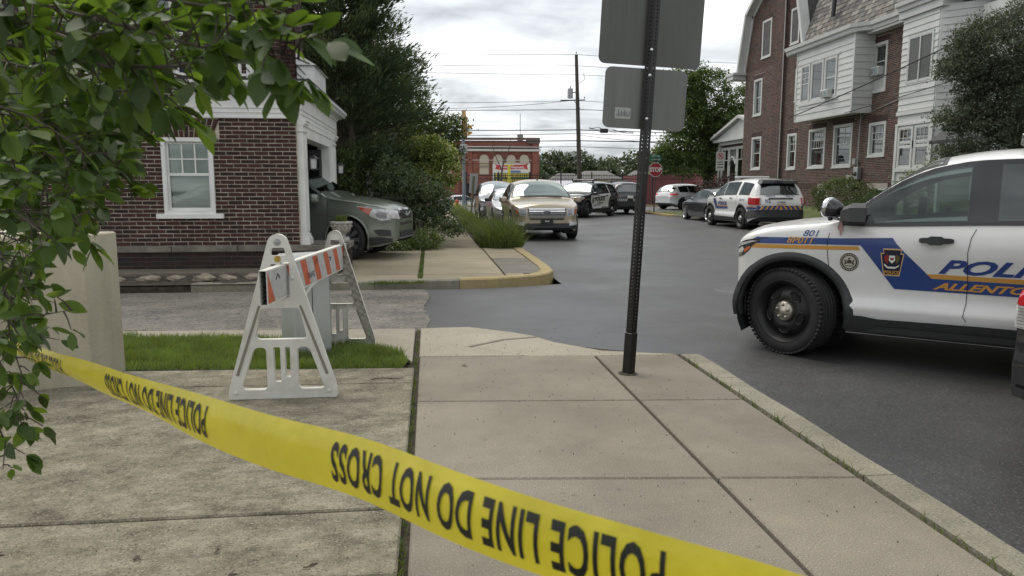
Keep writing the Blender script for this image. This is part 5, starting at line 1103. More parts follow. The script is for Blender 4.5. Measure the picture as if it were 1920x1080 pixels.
for i, y in enumerate((15.22,)):                      # folded door leaves at the far side
    b = MB(); b.bbox(-2.55-.12*i, -2.12-.12*i, y, y+.05, .05, 2.08, .01); q = b.build('garage_door_leaf', mat('dark_door_grey', (.06, .062, .06), .6), hs)
    p = MB(); p.box(-2.50-.12*i, -2.17-.12*i, y-.006, y, 1.05, 1.95); p.build('door_pane', GLASS_D, q)
# upper storey, set back, with balustrade
up = MB(); WU = WF((0, 13.4, 0), (1, 0, 0), (0, -1, 0)); ops2 = [(-5.2, -4.2, 3.1, 4.7), (-8.2, -7.2, 3.1, 4.7), (-3.3, -2.95, 3.1, 3.1)]
wall_cells(up, WU, -9.5, -2.25, 2.965, 7.2, ops2[:2], -.3, 0); up.build('upper_wall', MORTAR, hs)
bricks_joined('upper_brick', WU, brickrows(-9.5, -2.25, 2.97, 7.2, ops2[:2], .213, .0677), BRK, hs, .011, .008, 21)
for a, b_, c, d in ops2[:2]:
    sash(WU, hs, a, b_, c, d, 3, 2, .06, WHITE, GLASS_D)
    for x in (a-.42, b_+.04):
        s_ = MB(); WU.bbox(s_, x, x+.38, c, d, .01, .05, .006)
        for k in range(14): WU.box(s_, x+.05, x+.33, c+.08+k*(d-c-.16)/14, c+.12+k*(d-c-.16)/14, .045, .056)
        s_.build('shutter', mat('navy_shutter', (.012, .020, .055), .5), hs)
s_ = MB(); WU.bbox(s_, -3.05, -2.75, 3.0, 3.9, .01, .05, .006); s_.build('shutter', MATS['navy_shutter'], hs)
wu2 = WF((-2.25, 0, 0), (0, 1, 0), (1, 0, 0)); up = MB(); up.box(-2.5, -2.25, 13.4, 14.2, 2.965, 7.2); up.build('upper_side_wall', MORTAR, hs)
bricks_joined('upper_brick', wu2, brickrows(13.4, 14.2, 2.97, 7.2, [], .213, .0677), BRK, hs, .011, .008, 22)
b = MB(); b.box(-2.24, -1.95, 13.45, 14.9, 2.965, 3.42); b.add([(-2.24, 13.4, 3.42), (-1.9, 13.4, 3.42), (-1.9, 15, 3.42), (-2.24, 15, 3.42), (-2.24, 13.4, 3.62), (-2.24, 15, 3.62)], [(0, 1, 4), (1, 2, 5, 4), (2, 3, 5)]); b.build('side_dormer', WHITE2, hs)
b = MB(); b.box(-2.6, -2.2, 12.9, 13.38, 5.6, 6.1); b.box(-6.5, -2.1, 12.75, 13.4, 5.9, 6.05); b.box(-9.5, -2.1, 12.95, 13.39, 4.95, 5.1); b.build('upper_cornice', WHITE2, hs)
bal = MB(); bal.bbox(-9.4, -2.76, 12.42, 12.52, 3.66, 3.73, .01); bal.box(-9.4, -2.76, 12.44, 12.50, 3.08, 3.12); br = bal.build('balustrade', WHITE, hs)
me = None; x = -9.3
while x < -2.8:
    if me is None: b = MB(); b.box(-.022, .022, -.022, .022, 3.12, 3.66); o = b.build('baluster', WHITE, br, loc=(x, 12.47, 0)); me = o.data
    else: obj('baluster', me, br, loc=(x, 12.47, 0))
    x += .135
for x in (-9.35, -7.1, -4.95, -2.80): b = MB(); b.bbox(x-.05, x+.05, 12.42, 12.52, 2.965, 3.78, .008); b.build('rail_post', WHITE, br)
b = MB()
for k in range(9): b.bbox(-9.5, -6.2, 13.2, 13.36, 4.9+k*.2, 5.08+k*.2, .006)
b.build('white_siding', WHITE2, hs)
# lanterns hanging on the pilasters
for y, lb in ((12.42, 'black framed wall lantern on the near garage pilaster'), (16.15, 'black framed wall lantern on the far garage pilaster')):
    t = thing('wall_lantern', lb, 'lantern', (-1.86, y, 1.72), 0, 'lanterns beside the garage doorway')
    b = MB(); b.lathe([(.0, .135), (.02, .13), (.085, .085), (.095, .075)], 6); b.box(-.07, .07, -.07, .07, -.105, -.085)
    for sx in (-1, 1):
        for sy in (-1, 1): b.tube([(sx*.055, sy*.055, -.09), (sx*.066, sy*.066, .08)], .006, 4)
    b.box(-.07, .07, -.004, .004, -.01, .0); b.box(-.14, -.06, -.02, .02, .02, .05); b.tube([(-.13, 0, .035), (-.09, 0, .10)], .008, 5); b.build('lantern_frame', BLACK, t)
    g_ = MB(); g_.lathe([(.052, -.085), (.062, .075)], 6); g_.build('lantern_glass', mat('frosted_glass', (.55, .56, .55), .4), t)
# urn planter on the ledge end
ur = thing('urn_planter', 'pale stone urn planter with green sprouts on the plinth by the garage', 'planter', (-1.46, 12.52, .432)); ur.scale = (1.12, 1.12, 1.12)
b = MB(); b.lathe([(.10, 0), (.115, .01), (.115, .05), (.07, .075), (.055, .10), (.07, .125), (.12, .17), (.145, .22), (.15, .27), (.165, .28), (.165, .305), (.135, .31), (.12, .27), (0, .27)], 26)
b.build('urn', mat('carved_stone_white', (.36, .34, .30), .85, var=.35, vscale=22, bump=.8, bscale=60), ur, smooth=True)
b = MB()
for k in range(12):
    a = k*math.pi/6; b.lathe([(0, .016), (.018, .008), (.02, 0)], 6, T=lambda x, y, z, a=a: ((.148+z)*math.cos(a)-x*math.sin(a), (.148+z)*math.sin(a)+x*math.cos(a), .245+y))
b.build('urn_ornament', MATS['carved_stone_white'], ur)
q = blades('urn_plant', [(-1.46+random.uniform(-.07, .07), 12.52+random.uniform(-.07, .07), .71) for _ in range(160)], [random.uniform(.04, .11) for _ in range(160)], .008, GBL2, .9, 4); q.parent = ur; q.matrix_parent_inverse = Matrix.Translation((1.46, -12.52, -.40)); q['kind'] = 'stuff'
# soil strip with stones before the house
so_ = MB(); n = 40
V = [(-9+7.6*i/n, y, (0.0 if j == 0 else .03 if j == 3 else .035+.03*math.sin(i*1.7+j*2))) for j, y in enumerate((10.54, 11.0, 11.5, 12.02)) for i in range(n+1)]
so_.add(V, [(j*(n+1)+i, j*(n+1)+i+1, (j+1)*(n+1)+i+1, (j+1)*(n+1)+i) for j in range(3) for i in range(n)]); so_.build('soil_strip', DIRT, kind='structure', smooth=True)
ps = MB(); ps.box(-9, -1.95, 11.35, 11.98, -.1, .075); ps.build('path', mat('worn_path', (.15, .13, .10), .95, var=.3, vscale=3, bump=.5), kind='structure')
ROCK = mat('field_stone', (.22, .19, .145), .9, var=.45, vscale=6, bump=.8, bscale=25)
stones = [(-3.98, .16, .05, 'flat tan stone at the left end of the row by the alley curb'), (-3.62, .13, .045, 'tan edging stone second from the left in the soil strip'), (-3.2, .15, .07, 'largest round tan stone standing in the soil strip'), (-2.88, .14, .05, 'pale stone right of the largest round one'), (-2.55, .13, .06, 'stone leaning in the soil near the barricade'), (-4.4, .14, .05, 'stone half hidden beside the stucco pillar'), (-2.2, .10, .04, 'small stone in the soil under the plinth')]
for i, (x, w_, h, lb) in enumerate(stones):
    bm = bmesh.new(); bmesh.ops.create_icosphere(bm, subdivisions=3, radius=1)
    for v in bm.verts:
        k = 1+.22*math.sin(v.co.x*3+i*2)*math.cos(v.co.y*4+i)+.10*math.sin(v.co.z*7+v.co.x*6+i); v.co = Vector((v.co.x*w_*k, v.co.y*.09*k, v.co.z*h*k))
    me = bpy.data.meshes.new('edging_stone'); bm.to_mesh(me); bm.free(); me.materials.append(ROCK); me.polygons.foreach_set('use_smooth', [True]*len(me.polygons))
    obj('edging_stone', me, loc=(x, 10.92+.05*math.sin(i*2), .045), rot=(0, .12*math.sin(i*3), .3*math.sin(i)), label=lb, cat='stone', group='stones edging the soil strip')
# ---------------- stucco pillar ----------------
STUC = mat('cream_stucco', (.40, .365, .27), .92, var=.16, vscale=2.6, bump=.5, bscale=35, col2=(.46, .42, .32), stretch=(1, 1, .22))
pl_ = thing('stucco_pillar', 'cream stucco wall end with an iron stub beside the driveway', 'wall')
b = MB(); poly = [(-2.245, 5.60), (-2.29, 5.17), (-3.6, 4.83), (-3.7, 5.42)]
b.prism(poly, -.02, 1.02, lambda x, y, z: (x, y, z), 0, .01); b.build('pillar_body', STUC, pl_)
b = MB(); c_ = Vector((-3.35, 5.32)); top = [(-2.9, 5.03), (-2.85, 5.5), (-3.8, 5.6), (-3.8, 4.86)]
b.add([(x, y, 1.022) for x, y in top]+[(-3.6, 5.25, 1.24)], [(0, 1, 4), (1, 2, 4), (2, 3, 4), (3, 0, 4)]); b.build('coping_cap', mat('cream_cap', (.50, .47, .39), .9, var=.1, vscale=3), pl_)
b = MB(); b.tube([(-2.62, 5.10, .795), (-2.66, 4.92, .80), (-2.9, 4.80, .80)], .026, 10); b.lathe([(.055, 0), (.05, .02), (.03, .03)], 12, T=lambda x, y, z: (-2.62+x, 5.09-z, .795+y)); b.build('iron_stub', BLACK, pl_)
# ---------------- right brick house ----------------
rh = thing('brick_house', 'brown brick gambrel house with white bays on the right side', 'house')
XB = 17.3; WB_ = WF((XB, 0, 0), (0, 1, 0), (-1, 0, 0)); GW2 = mat('aged_white_siding', (.50, .51, .49), .55, var=.06, vscale=1.5)
wins = [(37.7, 38.85, 2.30, 4.0, 'n'), (37.85, 38.85, 5.12, 7.0, 'n'), (37.05, 38.1, 7.98, 9.85, 'n'), (34.15, 35.0, 8.1, 9.75, 'n'), (33.9, 34.8, 2.22, 3.90, 's'), (31.3, 32.75, 2.22, 3.95, 'w'), (29.2, 30.65, 2.2, 3.97, 'c'), (26.95, 28.05, 2.55, 3.85, 'q'), (27.15, 28.1, 5.02, 6.86, 'a'), (33.4, 34.3, 5.4, 6.9, 'n')]
ops = [w_[:4] for w_ in wins]
bas = [(30.9, 31.7, .9, 1.25), (26.6, 27.9, .98, 1.30)]
zt = lambda y: 7.35 if y < 33.1 else (7.35+(min(y, 40.1)-33.1)/1.0*3.2 if y < 34.0 else 10.55+(y-34)*.62 if y < 36.7 else 10.55+(39.2-y)*.62 if y < 39.2 else 10.5-(y-39.2)*3.1)
mo = MB(); wall_cells(mo, WB_, 24.75, 40.0, -.1, 7.35, ops+bas, -.3, 0)
mo.prism([(33.1, 7.35), (40.0, 7.35), (39.2, 10.5), (36.6, 12.2), (34.0, 10.55)], -.3, -.0005, lambda a, b_, d: (XB-d, a, b_)); mo.build('wall', MORTAR2, rh)
def keepg(u, z): return z < 7.33 or (33.2 < u < 39.95 and z < zt(u)-.05)
SOL = [(w_[0]-.08, w_[1]+.08, w_[3], w_[3]+.24) for w_ in wins]
rr = brickrows(24.8, 39.98, -.05, 12.1, ops+bas+SOL+[(24.8, 39.98, 1.28, 1.52)], .213, .0677, keepg)
bricks_joined('brick_field', WB_, rr, BRK2, rh, .013, .007, 31)
sol = []
for (a, b_, c, d) in SOL:
    k = a
    while k < b_-.03: sol.append((k, k+.0677, c, d)); k += .0677
k = 24.85
while k < 39.9:
    if not any(o[0]-.05 < k < o[1] for o in bas): sol.append((k, k+.0677, 1.28, 1.52))
    k += .0677
bricks_joined('soldier_course', WB_, sol, [BRK2[2], BRK2[0]], rh, .010, .009, 32)
# narrow chimney breast
cb_ = MB(); cb_.box(XB-.14, XB-.001, 35.35, 36.3, -.1, 13.0); cb_.build('chimney_breast', MORTAR2, rh); WC = WF((XB-.14, 0, 0), (0, 1, 0), (-1, 0, 0)); bricks_joined('chimney_brick', WC, brickrows(35.35, 36.3, -.05, 13, [], .213, .0677), BRK2[:3], rh, .011, .007, 33)
WCs = WF((XB-.14, 35.35, 0), (1, 0, 0), (0, -1, 0)); bricks_joined('chimney_brick', WCs, brickrows(0, .14, -.05, 13, [], .213, .0677), BRK2[:3], rh, .011, .007, 34)
CURT = mat('pale_curtain', (.28, .28, .26), .9, var=.2, vscale=3, stretch=(1, 14, 1)); SCR = mat('insect_screen', (.10, .105, .10), .7)
GV = glassmat('house_glass', (.5, .55, .53), .09, .02, .35, (.02, .025, .025))
for (a, b_, c, d, k) in wins:
    kw = dict(n=dict(nu=1, nz=1, blind=CURT), s=dict(nu=2, nz=2, blind=None), w=dict(nu=6, nz=2, blind=None, split=.5), c=dict(nu=2, nz=2, blind=CURT, split=.55), q=dict(nu=4, nz=2, split=.5), a=dict(nu=1, nz=1, split=.62))[k]
    w_ = sash(WB_, rh, a, b_, c, d, fw=.11, m=GW2, glass=GV, d=-.10, dep=.02, mw=.03, **kw)
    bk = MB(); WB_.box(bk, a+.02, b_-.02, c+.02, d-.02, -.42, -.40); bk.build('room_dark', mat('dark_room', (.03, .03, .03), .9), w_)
    s_ = MB(); WB_.box(s_, a-.03, b_+.03, c-.05, c, -.05, .05); s_.build('window_sill', GW2, w_)
    if k == 'w':
        o_ = MB(); WB_.bbox(o_, 32.0, 32.25, 2.35, 2.62, -.22, -.16, .02); WB_.bbox(o_, 31.7, 31.85, 2.35, 2.75, -.22, -.17, .02); o_.lathe([(0, .18), (.10, .14), (.13, .05), (.09, -.05), (0, -.08)], 10, T=lambda x, y, z: (XB+.19+x*.4, 31.62+y, 2.85+z)); o_.build('window_ornament', mat('white_flowers', (.5, .48, .45), .8), w_)
    if k == 'a':
        p = MB(); WB_.box(p, a+.1, b_-.1, 5.06, 5.60, -.09, -.02)
        for q in range(8): WB_.box(p, a+.14+q*.09, a+.16+q*.09, 5.08, 5.58, -.02, -.01)
        p.build('window_panel', GW2, w_)
for (a, b_, c, d) in bas:
    b = MB(); WB_.box(b, a, b_, d-.06, d, -.06, .01); WB_.box(b, a, a+.06, c, d-.06, -.06, .01); WB_.box(b, b_-.06, b_, c, d-.06, -.06, .01); w_ = b.build('basement_window', GW2, rh); p = MB(); WB_.box(p, a+.06, b_-.06, c, d-.06, -.05, -.045); p.build('window_pane', GLASS_D, w_)
def aircon(W, u, z, d, par_lab, grill=None):
    t = thing('air_conditioner', par_lab, 'air conditioner', W(u, z, d), math.atan2(W.u.y, W.u.x)); t.scale = (.85, .6, .8); T = lambda x, y, zz: (x, y, zz)
    b = MB(); b.bbox(-.32, .32, 0, .42, 0, .40, .02, 0, T); b.build('casing', GW2, t); g_ = MB()
    for k in range(9): g_.box(-.28, .02, .42, .43, .04+k*.036, .06+k*.036, 0, T)
    g_.build('louvre_panel', mat('teal_grey_louvre', (.16, .24, .25), .6), t); p = MB(); p.box(.06, .28, .42, .426, .05, .34, 0, T); p.build('coil_panel', mat('coil_grey', (.2, .21, .2), .6), t)
aircon(WB_, 27.62, 5.62, -.02, 'white window air conditioner in the upper right brick wall window')
# siding bay: 16.5 front, 28.0..32.6
def siding(W, u0, u1, z0, z1, ops, par, st=.24, m=GW2, name='siding_board'):
    z = z0
    while z < z1-.02:
        zz = min(z+st, z1); us = [(u0, u1)]
        for o in ops:
            if zz > o[2]+.001 and z < o[3]-.001 and not (z < o[2]-.001 or zz > o[3]+.12):
                us = [q for (a, b_) in us for q in ((a, min(b_, o[0])), (max(a, o[1]), b_)) if q[1]-q[0] > .02]
        for a, b_ in us:
            b = MB(); b.add([W(a, z, .030), W(b_, z, .030), W(b_, zz, .006), W(a, zz, .006), W(a, z, 0), W(b_, z, 0), W(b_, zz, 0), W(a, zz, 0)], [(0, 1, 2, 3), (4, 5, 1, 0), (3, 2, 6, 7), (0, 3, 7, 4), (1, 5, 6, 2)]); b.build(name, m, par)
        z = zz
bay = None
b = MB(); b.box(16.5, XB, 28.0, 32.6, 4.29, 7.34); bay = b.build('upper_bay', GW2, rh); WBy = WF((16.5, 0, 0), (0, 1, 0), (-1, 0, 0)); WBs = WF((XB, 28.0, 0), (-1, 0, 0), (0, -1, 0))
bw_ = (29.15, 32.2, 5.06, 6.68)
siding(WBy, 28.0, 32.6, 4.30, 7.3, [bw_], bay); siding(WBs, 0, .80, 4.30, 7.3, [], bay, .27)
tr = MB(); WBy.box(tr, 27.98, 28.07, 4.29, 7.33, 0, .045); WBy.box(tr, 32.52, 32.6, 4.29, 7.33, 0, .045); WBy.box(tr, 28.07, 32.52, 4.24, 4.31, -.3, .05); WBs.box(tr, 0, .8, 4.24, 4.31, -.1, .045); WBy.box(tr, bw_[0]-.1, bw_[1]+.1, bw_[2]-.16, bw_[2]-.04, 0, .06); WBy.box(tr, bw_[0]-.1, bw_[1]+.1, bw_[3]+.0, bw_[3]+.08, 0, .05); tr.build('bay_trim', GW2, bay)
for a, b_, nu in ((29.2, 30.15, 1), (30.25, 31.25, 0), (31.35, 32.15, 2)):
    sash(WBy, bay, a, b_, 5.02, 6.66, max(1, nu), 1 if nu < 2 else 3, .09, GW2, GLASS_D if nu != 0 else mat('reflecting_pane', (.04, .05, .05), .04, spec=1.), d=.012, dep=.055, rail=nu > 0, mw=.03)
aircon(WBy, 29.75, 5.02, .02, 'white window air conditioner with teal side in the siding bay window')
# second, enclosed porch bay on the right, two storeys
b2 = MB(); b2.prism([(24.75, 16.3), (22.85, 16.3), (21.9, 17.3), (21.9, 19), (24.75, 19)], -.1, 7.1, lambda a, x, z: (x, a, z)); bay2 = b2.build('porch_bay', GW2, rh)
W2 = WF((16.3, 0, 0), (0, 1, 0), (-1, 0, 0)); dd = Vector((1, -.95, 0)).normalized(); W2b = WF((16.3, 22.85, 0), (-dd.x, -dd.y, 0), (-.69, -.72, 0))
siding(W2, 22.9, 24.75, 3.95, 7.1, [(23.08, 24.42, 4.82, 6.42)], bay2, .21); siding(W2b, -1.3, -.05, 3.95, 7.1, [(-1.2, -.3, 4.9, 6.2)], bay2, .21)
sash(W2, bay2, 23.1, 24.4, 4.84, 6.4, 1, 1, .06, GW2, SCR, d=.01, dep=.04, rail=False); x = MB(); W2.box(x, 23.73, 23.78, 4.9, 6.34, .02, .05); x.build('mullion', GW2, bay2)
sash(W2b, bay2, -1.15, -.3, 4.95, 6.15, 1, 1, .05, GW2, SCR, d=.01, dep=.04, rail=False)
tr = MB(); W2.box(tr, 22.85, 24.78, 3.80, 3.93, 0, .06); W2.box(tr, 22.85, 24.78, 3.45, 3.52, .0, .06); W2.box(tr, 22.82, 22.95, -.1, 3.45, 0, .05); W2.box(tr, 24.65, 24.78, -.1, 3.45, 0, .05); W2.box(tr, 22.95, 24.65, 1.88, 2.0, 0, .06); tr.build('bay_trim', GW2, bay2)
for a, b_ in ((22.95, 23.72), (23.82, 24.6)):
    sash(W2, bay2, a, b_, 2.0, 2.92+.0, 1, 1, .07, GW2, GV, d=.008, dep=.04, rail=False, name='lower_window'); sash(W2, bay2, a, b_, 2.80-.12+.0, 3.40-.0, 3, 2, .06, GW2, GV, d=.012, dep=.046, rail=False, name='transom_window'); 
for q in range(3): x = MB(); W2.box(x, 22.98+q*.01, 24.62, 1.3-.45*q, 1.32-.45*q, 0, .02); x.build('panel_rail', GW2, bay2)
siding(W2b, -1.3, -.05, -.1, 3.9, [], bay2, .3)
# awning and porch front to the right of the bay
aw = MB(); aw.add([(16.9, 22.2, 3.7), (15.3, 21.6, 2.75), (15.3, 19.3, 2.75), (16.9, 18.8, 3.7), (16.9, 22.2, 3.6), (15.3, 21.6, 2.65), (15.3, 19.3, 2.65), (16.9, 18.8, 3.6)], [(0, 1, 2, 3), (7, 6, 5, 4), (1, 5, 6, 2), (0, 4, 5, 1), (3, 2, 6, 7)]); aw.build('porch_awning', mat('charcoal_awning', (.03, .03, .032), .7), rh)
b = MB(); b.box(17.0, 18.5, 16.0, 21.9, -.1, 6.9); b.build('porch_wall', GW2, rh)
for y in (21.2, 19.6): b = MB(); b.bbox(15.4, 15.52, y, y+.12, .5, 2.7, .01); b.build('porch_post', GW2, rh)
W3 = WF((17.0, 0, 0), (0, 1, 0), (-1, 0, 0)); sash(W3, rh, 20.2, 21.3, 1.7, 3.2, 3, 2, .07, GW2, GV, d=.01, dep=.04)
b = MB(); W3.bbox(b, 18.9, 19.9, .5, 3.1, 0, .05, .01); b.build('porch_door', mat('grey_door', (.2, .2, .2), .5), rh)
siding(W3, 16.0, 21.9, 3.9, 6.9, [], rh, .3)
# eaves: fascia and gutter following the bays
def eave(pts, par):
    b = MB(); P = [Vector(p) for p in pts]; V = []; n = 6
    for i, p in enumerate(P):
        d = (P[min(i+1, len(P)-1)]-P[max(i-1, 0)]).normalized(); nr = Vector((-d.y, d.x)); nr = nr if nr.x < 0 or (abs(nr.x) < .1 and nr.y < 0) else -nr
        V += [(p.x+nr.x*a, p.y+nr.y*a, z) for a, z in ((-.5, 7.30), (.02, 7.30), (.04, 7.42), (.12, 7.46), (.14, 7.60), (-.5, 7.62))]
    b.add(V, [(i*n+k, i*n+(k+1) % n, i*n+n+(k+1) % n, i*n+n+k) for i in range(len(P)-1) for k in range(n)]+[tuple(range(n)), tuple(reversed([(len(P)-1)*n+k for k in range(n)]))]); b.build('eave_gutter', GW2, par)
eave([(XB-.55, 33.4), (XB-.95, 33.35), (XB-.95, 28.0), (XB-.45, 27.5), (XB-.45, 25.2), (XB-1.15, 24.9), (XB-1.15, 22.7), (XB-.2, 21.6), (XB-.2, 16)], rh)
so2 = MB(); so2.box(XB-.93, XB-.01, 27.9, 33.4, 7.27, 7.31); so2.box(XB-.42, XB-.01, 16, 27.9, 7.2, 7.305); so2.box(XB-1.1, XB-.42, 22.7, 24.9, 7.05, 7.30); so2.build('soffit', GW2, rh)
dp = MB(); dp.tube([(XB-.5, 25.35, 7.4), (XB-.15, 25.35, 6.95), (XB-.10, 25.35, 6.7), (XB-.10, 25.35, .5), (XB-.22, 25.3, .38)], .065, 8)
for z in (6.0, 4.0, 2.0): dp.box(XB-.18, XB-.02, 25.26, 25.44, z, z+.05)
dp.build('downspout', GW2, rh); dp = MB(); dp.tube([(XB-.17, 35.3, 12), (XB-.17, 35.3, .3)], .02, 6); dp.build('service_cable', GW2, rh)
dp = MB(); dp.tube([(XB-.03, 25.6, 5.7), (XB-.03, 25.75, 5.0), (XB-.03, 26.3, 4.55), (XB-.03, 27.6, 4.35), (XB-.03, 28.5, 4.2), (XB-.03, 28.7, 3.7), (XB-.03, 28.72, 2.0)], .018, 6); dp.build('service_cable', mat('grey_cable', (.3, .3, .3), .6), rh)
# gambrel rakes
def rake(p, q, par, w_=.42, d=.0):
    b = MB(); P, Q = Vector(p), Vector(q); dr = (Q-P).normalized(); nr = Vector((-dr.y, dr.x)); nr = nr if nr.y > 0 else -nr
    b.prism([tuple(P-nr*.12), tuple(Q-nr*.12), tuple(Q+nr*.06), tuple(P+nr*.06)], -.02, w_, lambda a, z, dd: (XB-dd, a, z)); b.prism([tuple(P-nr*.30), tuple(Q-nr*.30), tuple(Q-nr*.122), tuple(P-nr*.122)], -.02, .06, lambda a, z, dd: (XB-dd, a, z)); b.build('rake_board', GW2, par)
for p, q in (((40.35, 7.45), (39.45, 10.45)), ((39.45, 10.45), (36.6, 12.35)), ((32.95, 7.6), (33.85, 10.5)), ((33.85, 10.5), (36.6, 12.35))): rake(p, q, rh)
b = MB(); b.box(16.6, 18.5, 40.05, 40.9, 7.2, 7.42); b.box(16.55, 18.5, 39.9, 41.0, 7.42, 7.55); b.build('eave_return', GW2, rh)
# slate slopes: left gable flank and the main slope facing the street
SL = [mat('slate_grey', (.115, .108, .10), .75, var=.3, vscale=5), mat('slate_dark', (.075, .072, .07), .75, var=.3, vscale=5), mat('slate_pale', (.20, .185, .165), .8, var=.3, vscale=5), mat('slate_rust', (.13, .108, .09), .8, var=.3, vscale=5)]
def slates(O, U, Vv, nu, nv, su, sv, keep, par, seed):
    r = random.Random(seed); O, U, Vv = Vector(O), Vector(U).normalized(), Vector(Vv).normalized(); Nn = U.cross(Vv); Nn = Nn if Nn.x < 0 or Nn.z > 0 else -Nn; V = []; F = []; mi = []
    for j in range(nv):
        for i in range(nu):
            a = i*su+(su/2 if j % 2 else 0); b_ = j*sv; P = O+U*a+Vv*b_
            if not keep(P): continue
            w_ = su-.012; h = sv*1.25+r.uniform(-.015, .015); t = .022+r.uniform(-.006, .01); n = len(V)
            for (x, y, d) in ((0, 0, t), (w_, 0, t), (w_, h, .004), (0, h, .004), (0, 0, 0), (w_, 0, 0)): V.append(P+U*x+Vv*y+Nn*d)
            F += [(n, n+1, n+2, n+3), (n+4, n+5, n+1, n), (n+5, n+2, n+1), (n+4, n, n+3)]; mi += [r.choice((0, 0, 0, 1, 1, 1, 2, 2, 0, 1, 2, 3))]*4
    me = mesh_from('slate_course', V, F, SL, mi); obj('slate_course', me, par, kind='stuff')
rfb = MB(); rfb.prism([(16.9, 7.6), (18.3, 11.6), (22, 13.2), (26, 13.2), (26, 7.6)], 16, 33.2, lambda x, z, y: (x, y, z)); rfb.prism([(40.3, 7.5), (39.4, 10.5), (36.6, 12.3), (33.9, 10.5), (33.0, 7.5)], 17.3, 27, lambda y, z, x: (x, y, z)); rfb.build('roof', SL[1], rh)
slates((16.88, 16, 7.6), (0, 1, 0), (1.4, 0, 4.0), 74, 20, .23, .21, lambda P: P.y < 33.0, rh, 3)
ds = MB(); ds.box(17.2, 18.6, 20.2, 24.6, 7.9, 9.6); ds.build('dormer', GW2, rh); WD = WF((17.2, 0, 0), (0, 1, 0), (-1, 0, 0))
for a in (20.5, 21.9, 23.3): sash(WD, rh, a, a+1.1, 8.0, 9.4, 2, 1, .09, GW2, GV, d=.01, dep=.05, name='dormer_window')
vp = MB(); vp.lathe([(.09, 0), (.09, 1.0), (.0, 1.02)], 10, T=lambda x, y, z: (17.05+x+z*.06, 30.8+y, 8.5+z)); vp.build('vent_pipe', BLACK, rh)
# far side porch with pediment
po = MB(); po.box(18.5, 20, 38.6, 46.0, 0, 4.15); pw = po.build('side_porch', BRK2[0], rh); WPp = WF((18.5, 0, 0), (0, 1, 0), (-1, 0, 0))
po = MB(); po.prism([(38.4, 4.3), (46.2, 4.3), (42.3, 5.35)], -.4, .35, WPp); po.build('pediment', GW2, pw)
po = MB(); WPp.box(po, 38.3, 46.4, 4.15, 4.32, -.4, .45); WPp.box(po, 38.8, 46.0, 3.95, 4.15, -.3, .2); WPp.box(po, 45.9, 46.05, 0, 4.05, 0, .2)
for (p, q) in (((38.2, 4.3), (42.3, 5.38)), ((42.3, 5.38), (46.45, 4.3))):
    P, Q = Vector(p), Vector(q); po.prism([tuple(P), tuple(Q), (Q.x, Q.y+.16), (P.x, P.y+.16)], -.4, .6, WPp)
po.build('porch_cornice', GW2, pw)
for a in (42.3, 43.5, 44.7): sash(WPp, pw, a, a+1.15, 1.2, 3.8, 4 if a == 43.5 else 2, 1, .12, GW2, GV, d=.02, dep=.06, split=.7, lower=(1, 1), mw=.035, blind=None)
ac = MB(); ac.tube([(18.42, 43.55+1.05*t, 2.75+.45*math.sin(math.pi*t)) for t in [i/10 for i in range(11)]], .06, 6); ac.build('swag_trim', GW2, pw)
# meters
mt = thing('electric_meter', 'grey electric meter boxes with conduit on the brown brick wall', 'meter', (XB-.12, 28.5, 1.3))
b = MB(); b.bbox(-.1, .1, -.16, .16, .35, .85, .02); b.build('meter_box', STEEL, mt); b = MB(); b.lathe([(.11, 0), (.10, .05), (0, .06)], 16, T=lambda x, y, z: (-.1-z, x, .6+y)); b.build('meter_dial', GLASS_D, mt)
b = MB(); b.bbox(-.12, .08, .22, .62, .0, .55, .02); b.build('junction_box', mat('box_tan_grey', (.25, .25, .22), .6), mt); b = MB(); b.tube([(0, -.02, .35), (0, -.02, -.2), (0, .12, -.35), (0, .4, -.4)], .03, 6); b.tube([(0, 0, .85), (0, 0, 3.2)], .018, 6); b.bbox(-.08, .06, .1, .3, .95, 1.2, .02); b.build('conduit', mat('grey_cable', (.3, .3, .3), .6), mt)
# ---------------- street things ----------------
# perforated sign post with two sign backs
sp = thing('sign_post', 'leaning black perforated sign post in the sidewalk near the curb', 'sign post', (1.41, 5.09, 0)); sp.rotation_euler = (0, math.radians(2.85), 0)
POSTM = mat('dark_bronze_post', (.014, .013, .012), .42, .3, var=.3, vscale=9)
b = MB(); hw_ = .027; pitch = .0254; t0 = .0
for k in range(4):
    a = math.radians(33+90*k); c, s_ = math.cos(a), math.sin(a); V = []; F = []; z = .0
    T = lambda x, zz, d=0: (c*(hw_+d)-s_*x, s_*(hw_+d)+c*x, zz)
    for i in range(106):
        z0, z1 = i*pitch, (i+1)*pitch; zc = (z0+z1)/2; n = len(V); r_ = .0056 if i > 13 or i % 3 else .004
        V += [T(x, zz) for x, zz in ((-hw_, z0), (hw_, z0), (hw_, z1), (-hw_, z1))]+[T(r_*math.cos(math.radians(225+45*q)), zc+r_*math.sin(math.radians(225+45*q))) for q in range(8)]
        F += [(n, n+1, n+6, n+5, n+4), (n+1, n+2, n+8, n+7, n+6), (n+2, n+3, n+10, n+9, n+8), (n+3, n, n+4, n+11, n+10)]
    b.add(V, F)
b.build('post_tube', POSTM, sp, fix=False)
b = MB(); b.bbox(-.033, .033, -.033, .033, -.02, .30, .003, T=lambda x, y, z: (x*math.cos(.576)-y*math.sin(.576), x*math.sin(.576)+y*math.cos(.576), z)); b.build('anchor_sleeve', POSTM, sp)
b = MB(); b.lathe([(.075, .001), (.06, .006), (.045, .007)], 18); b.build('collar_patch', DIRT, sp)
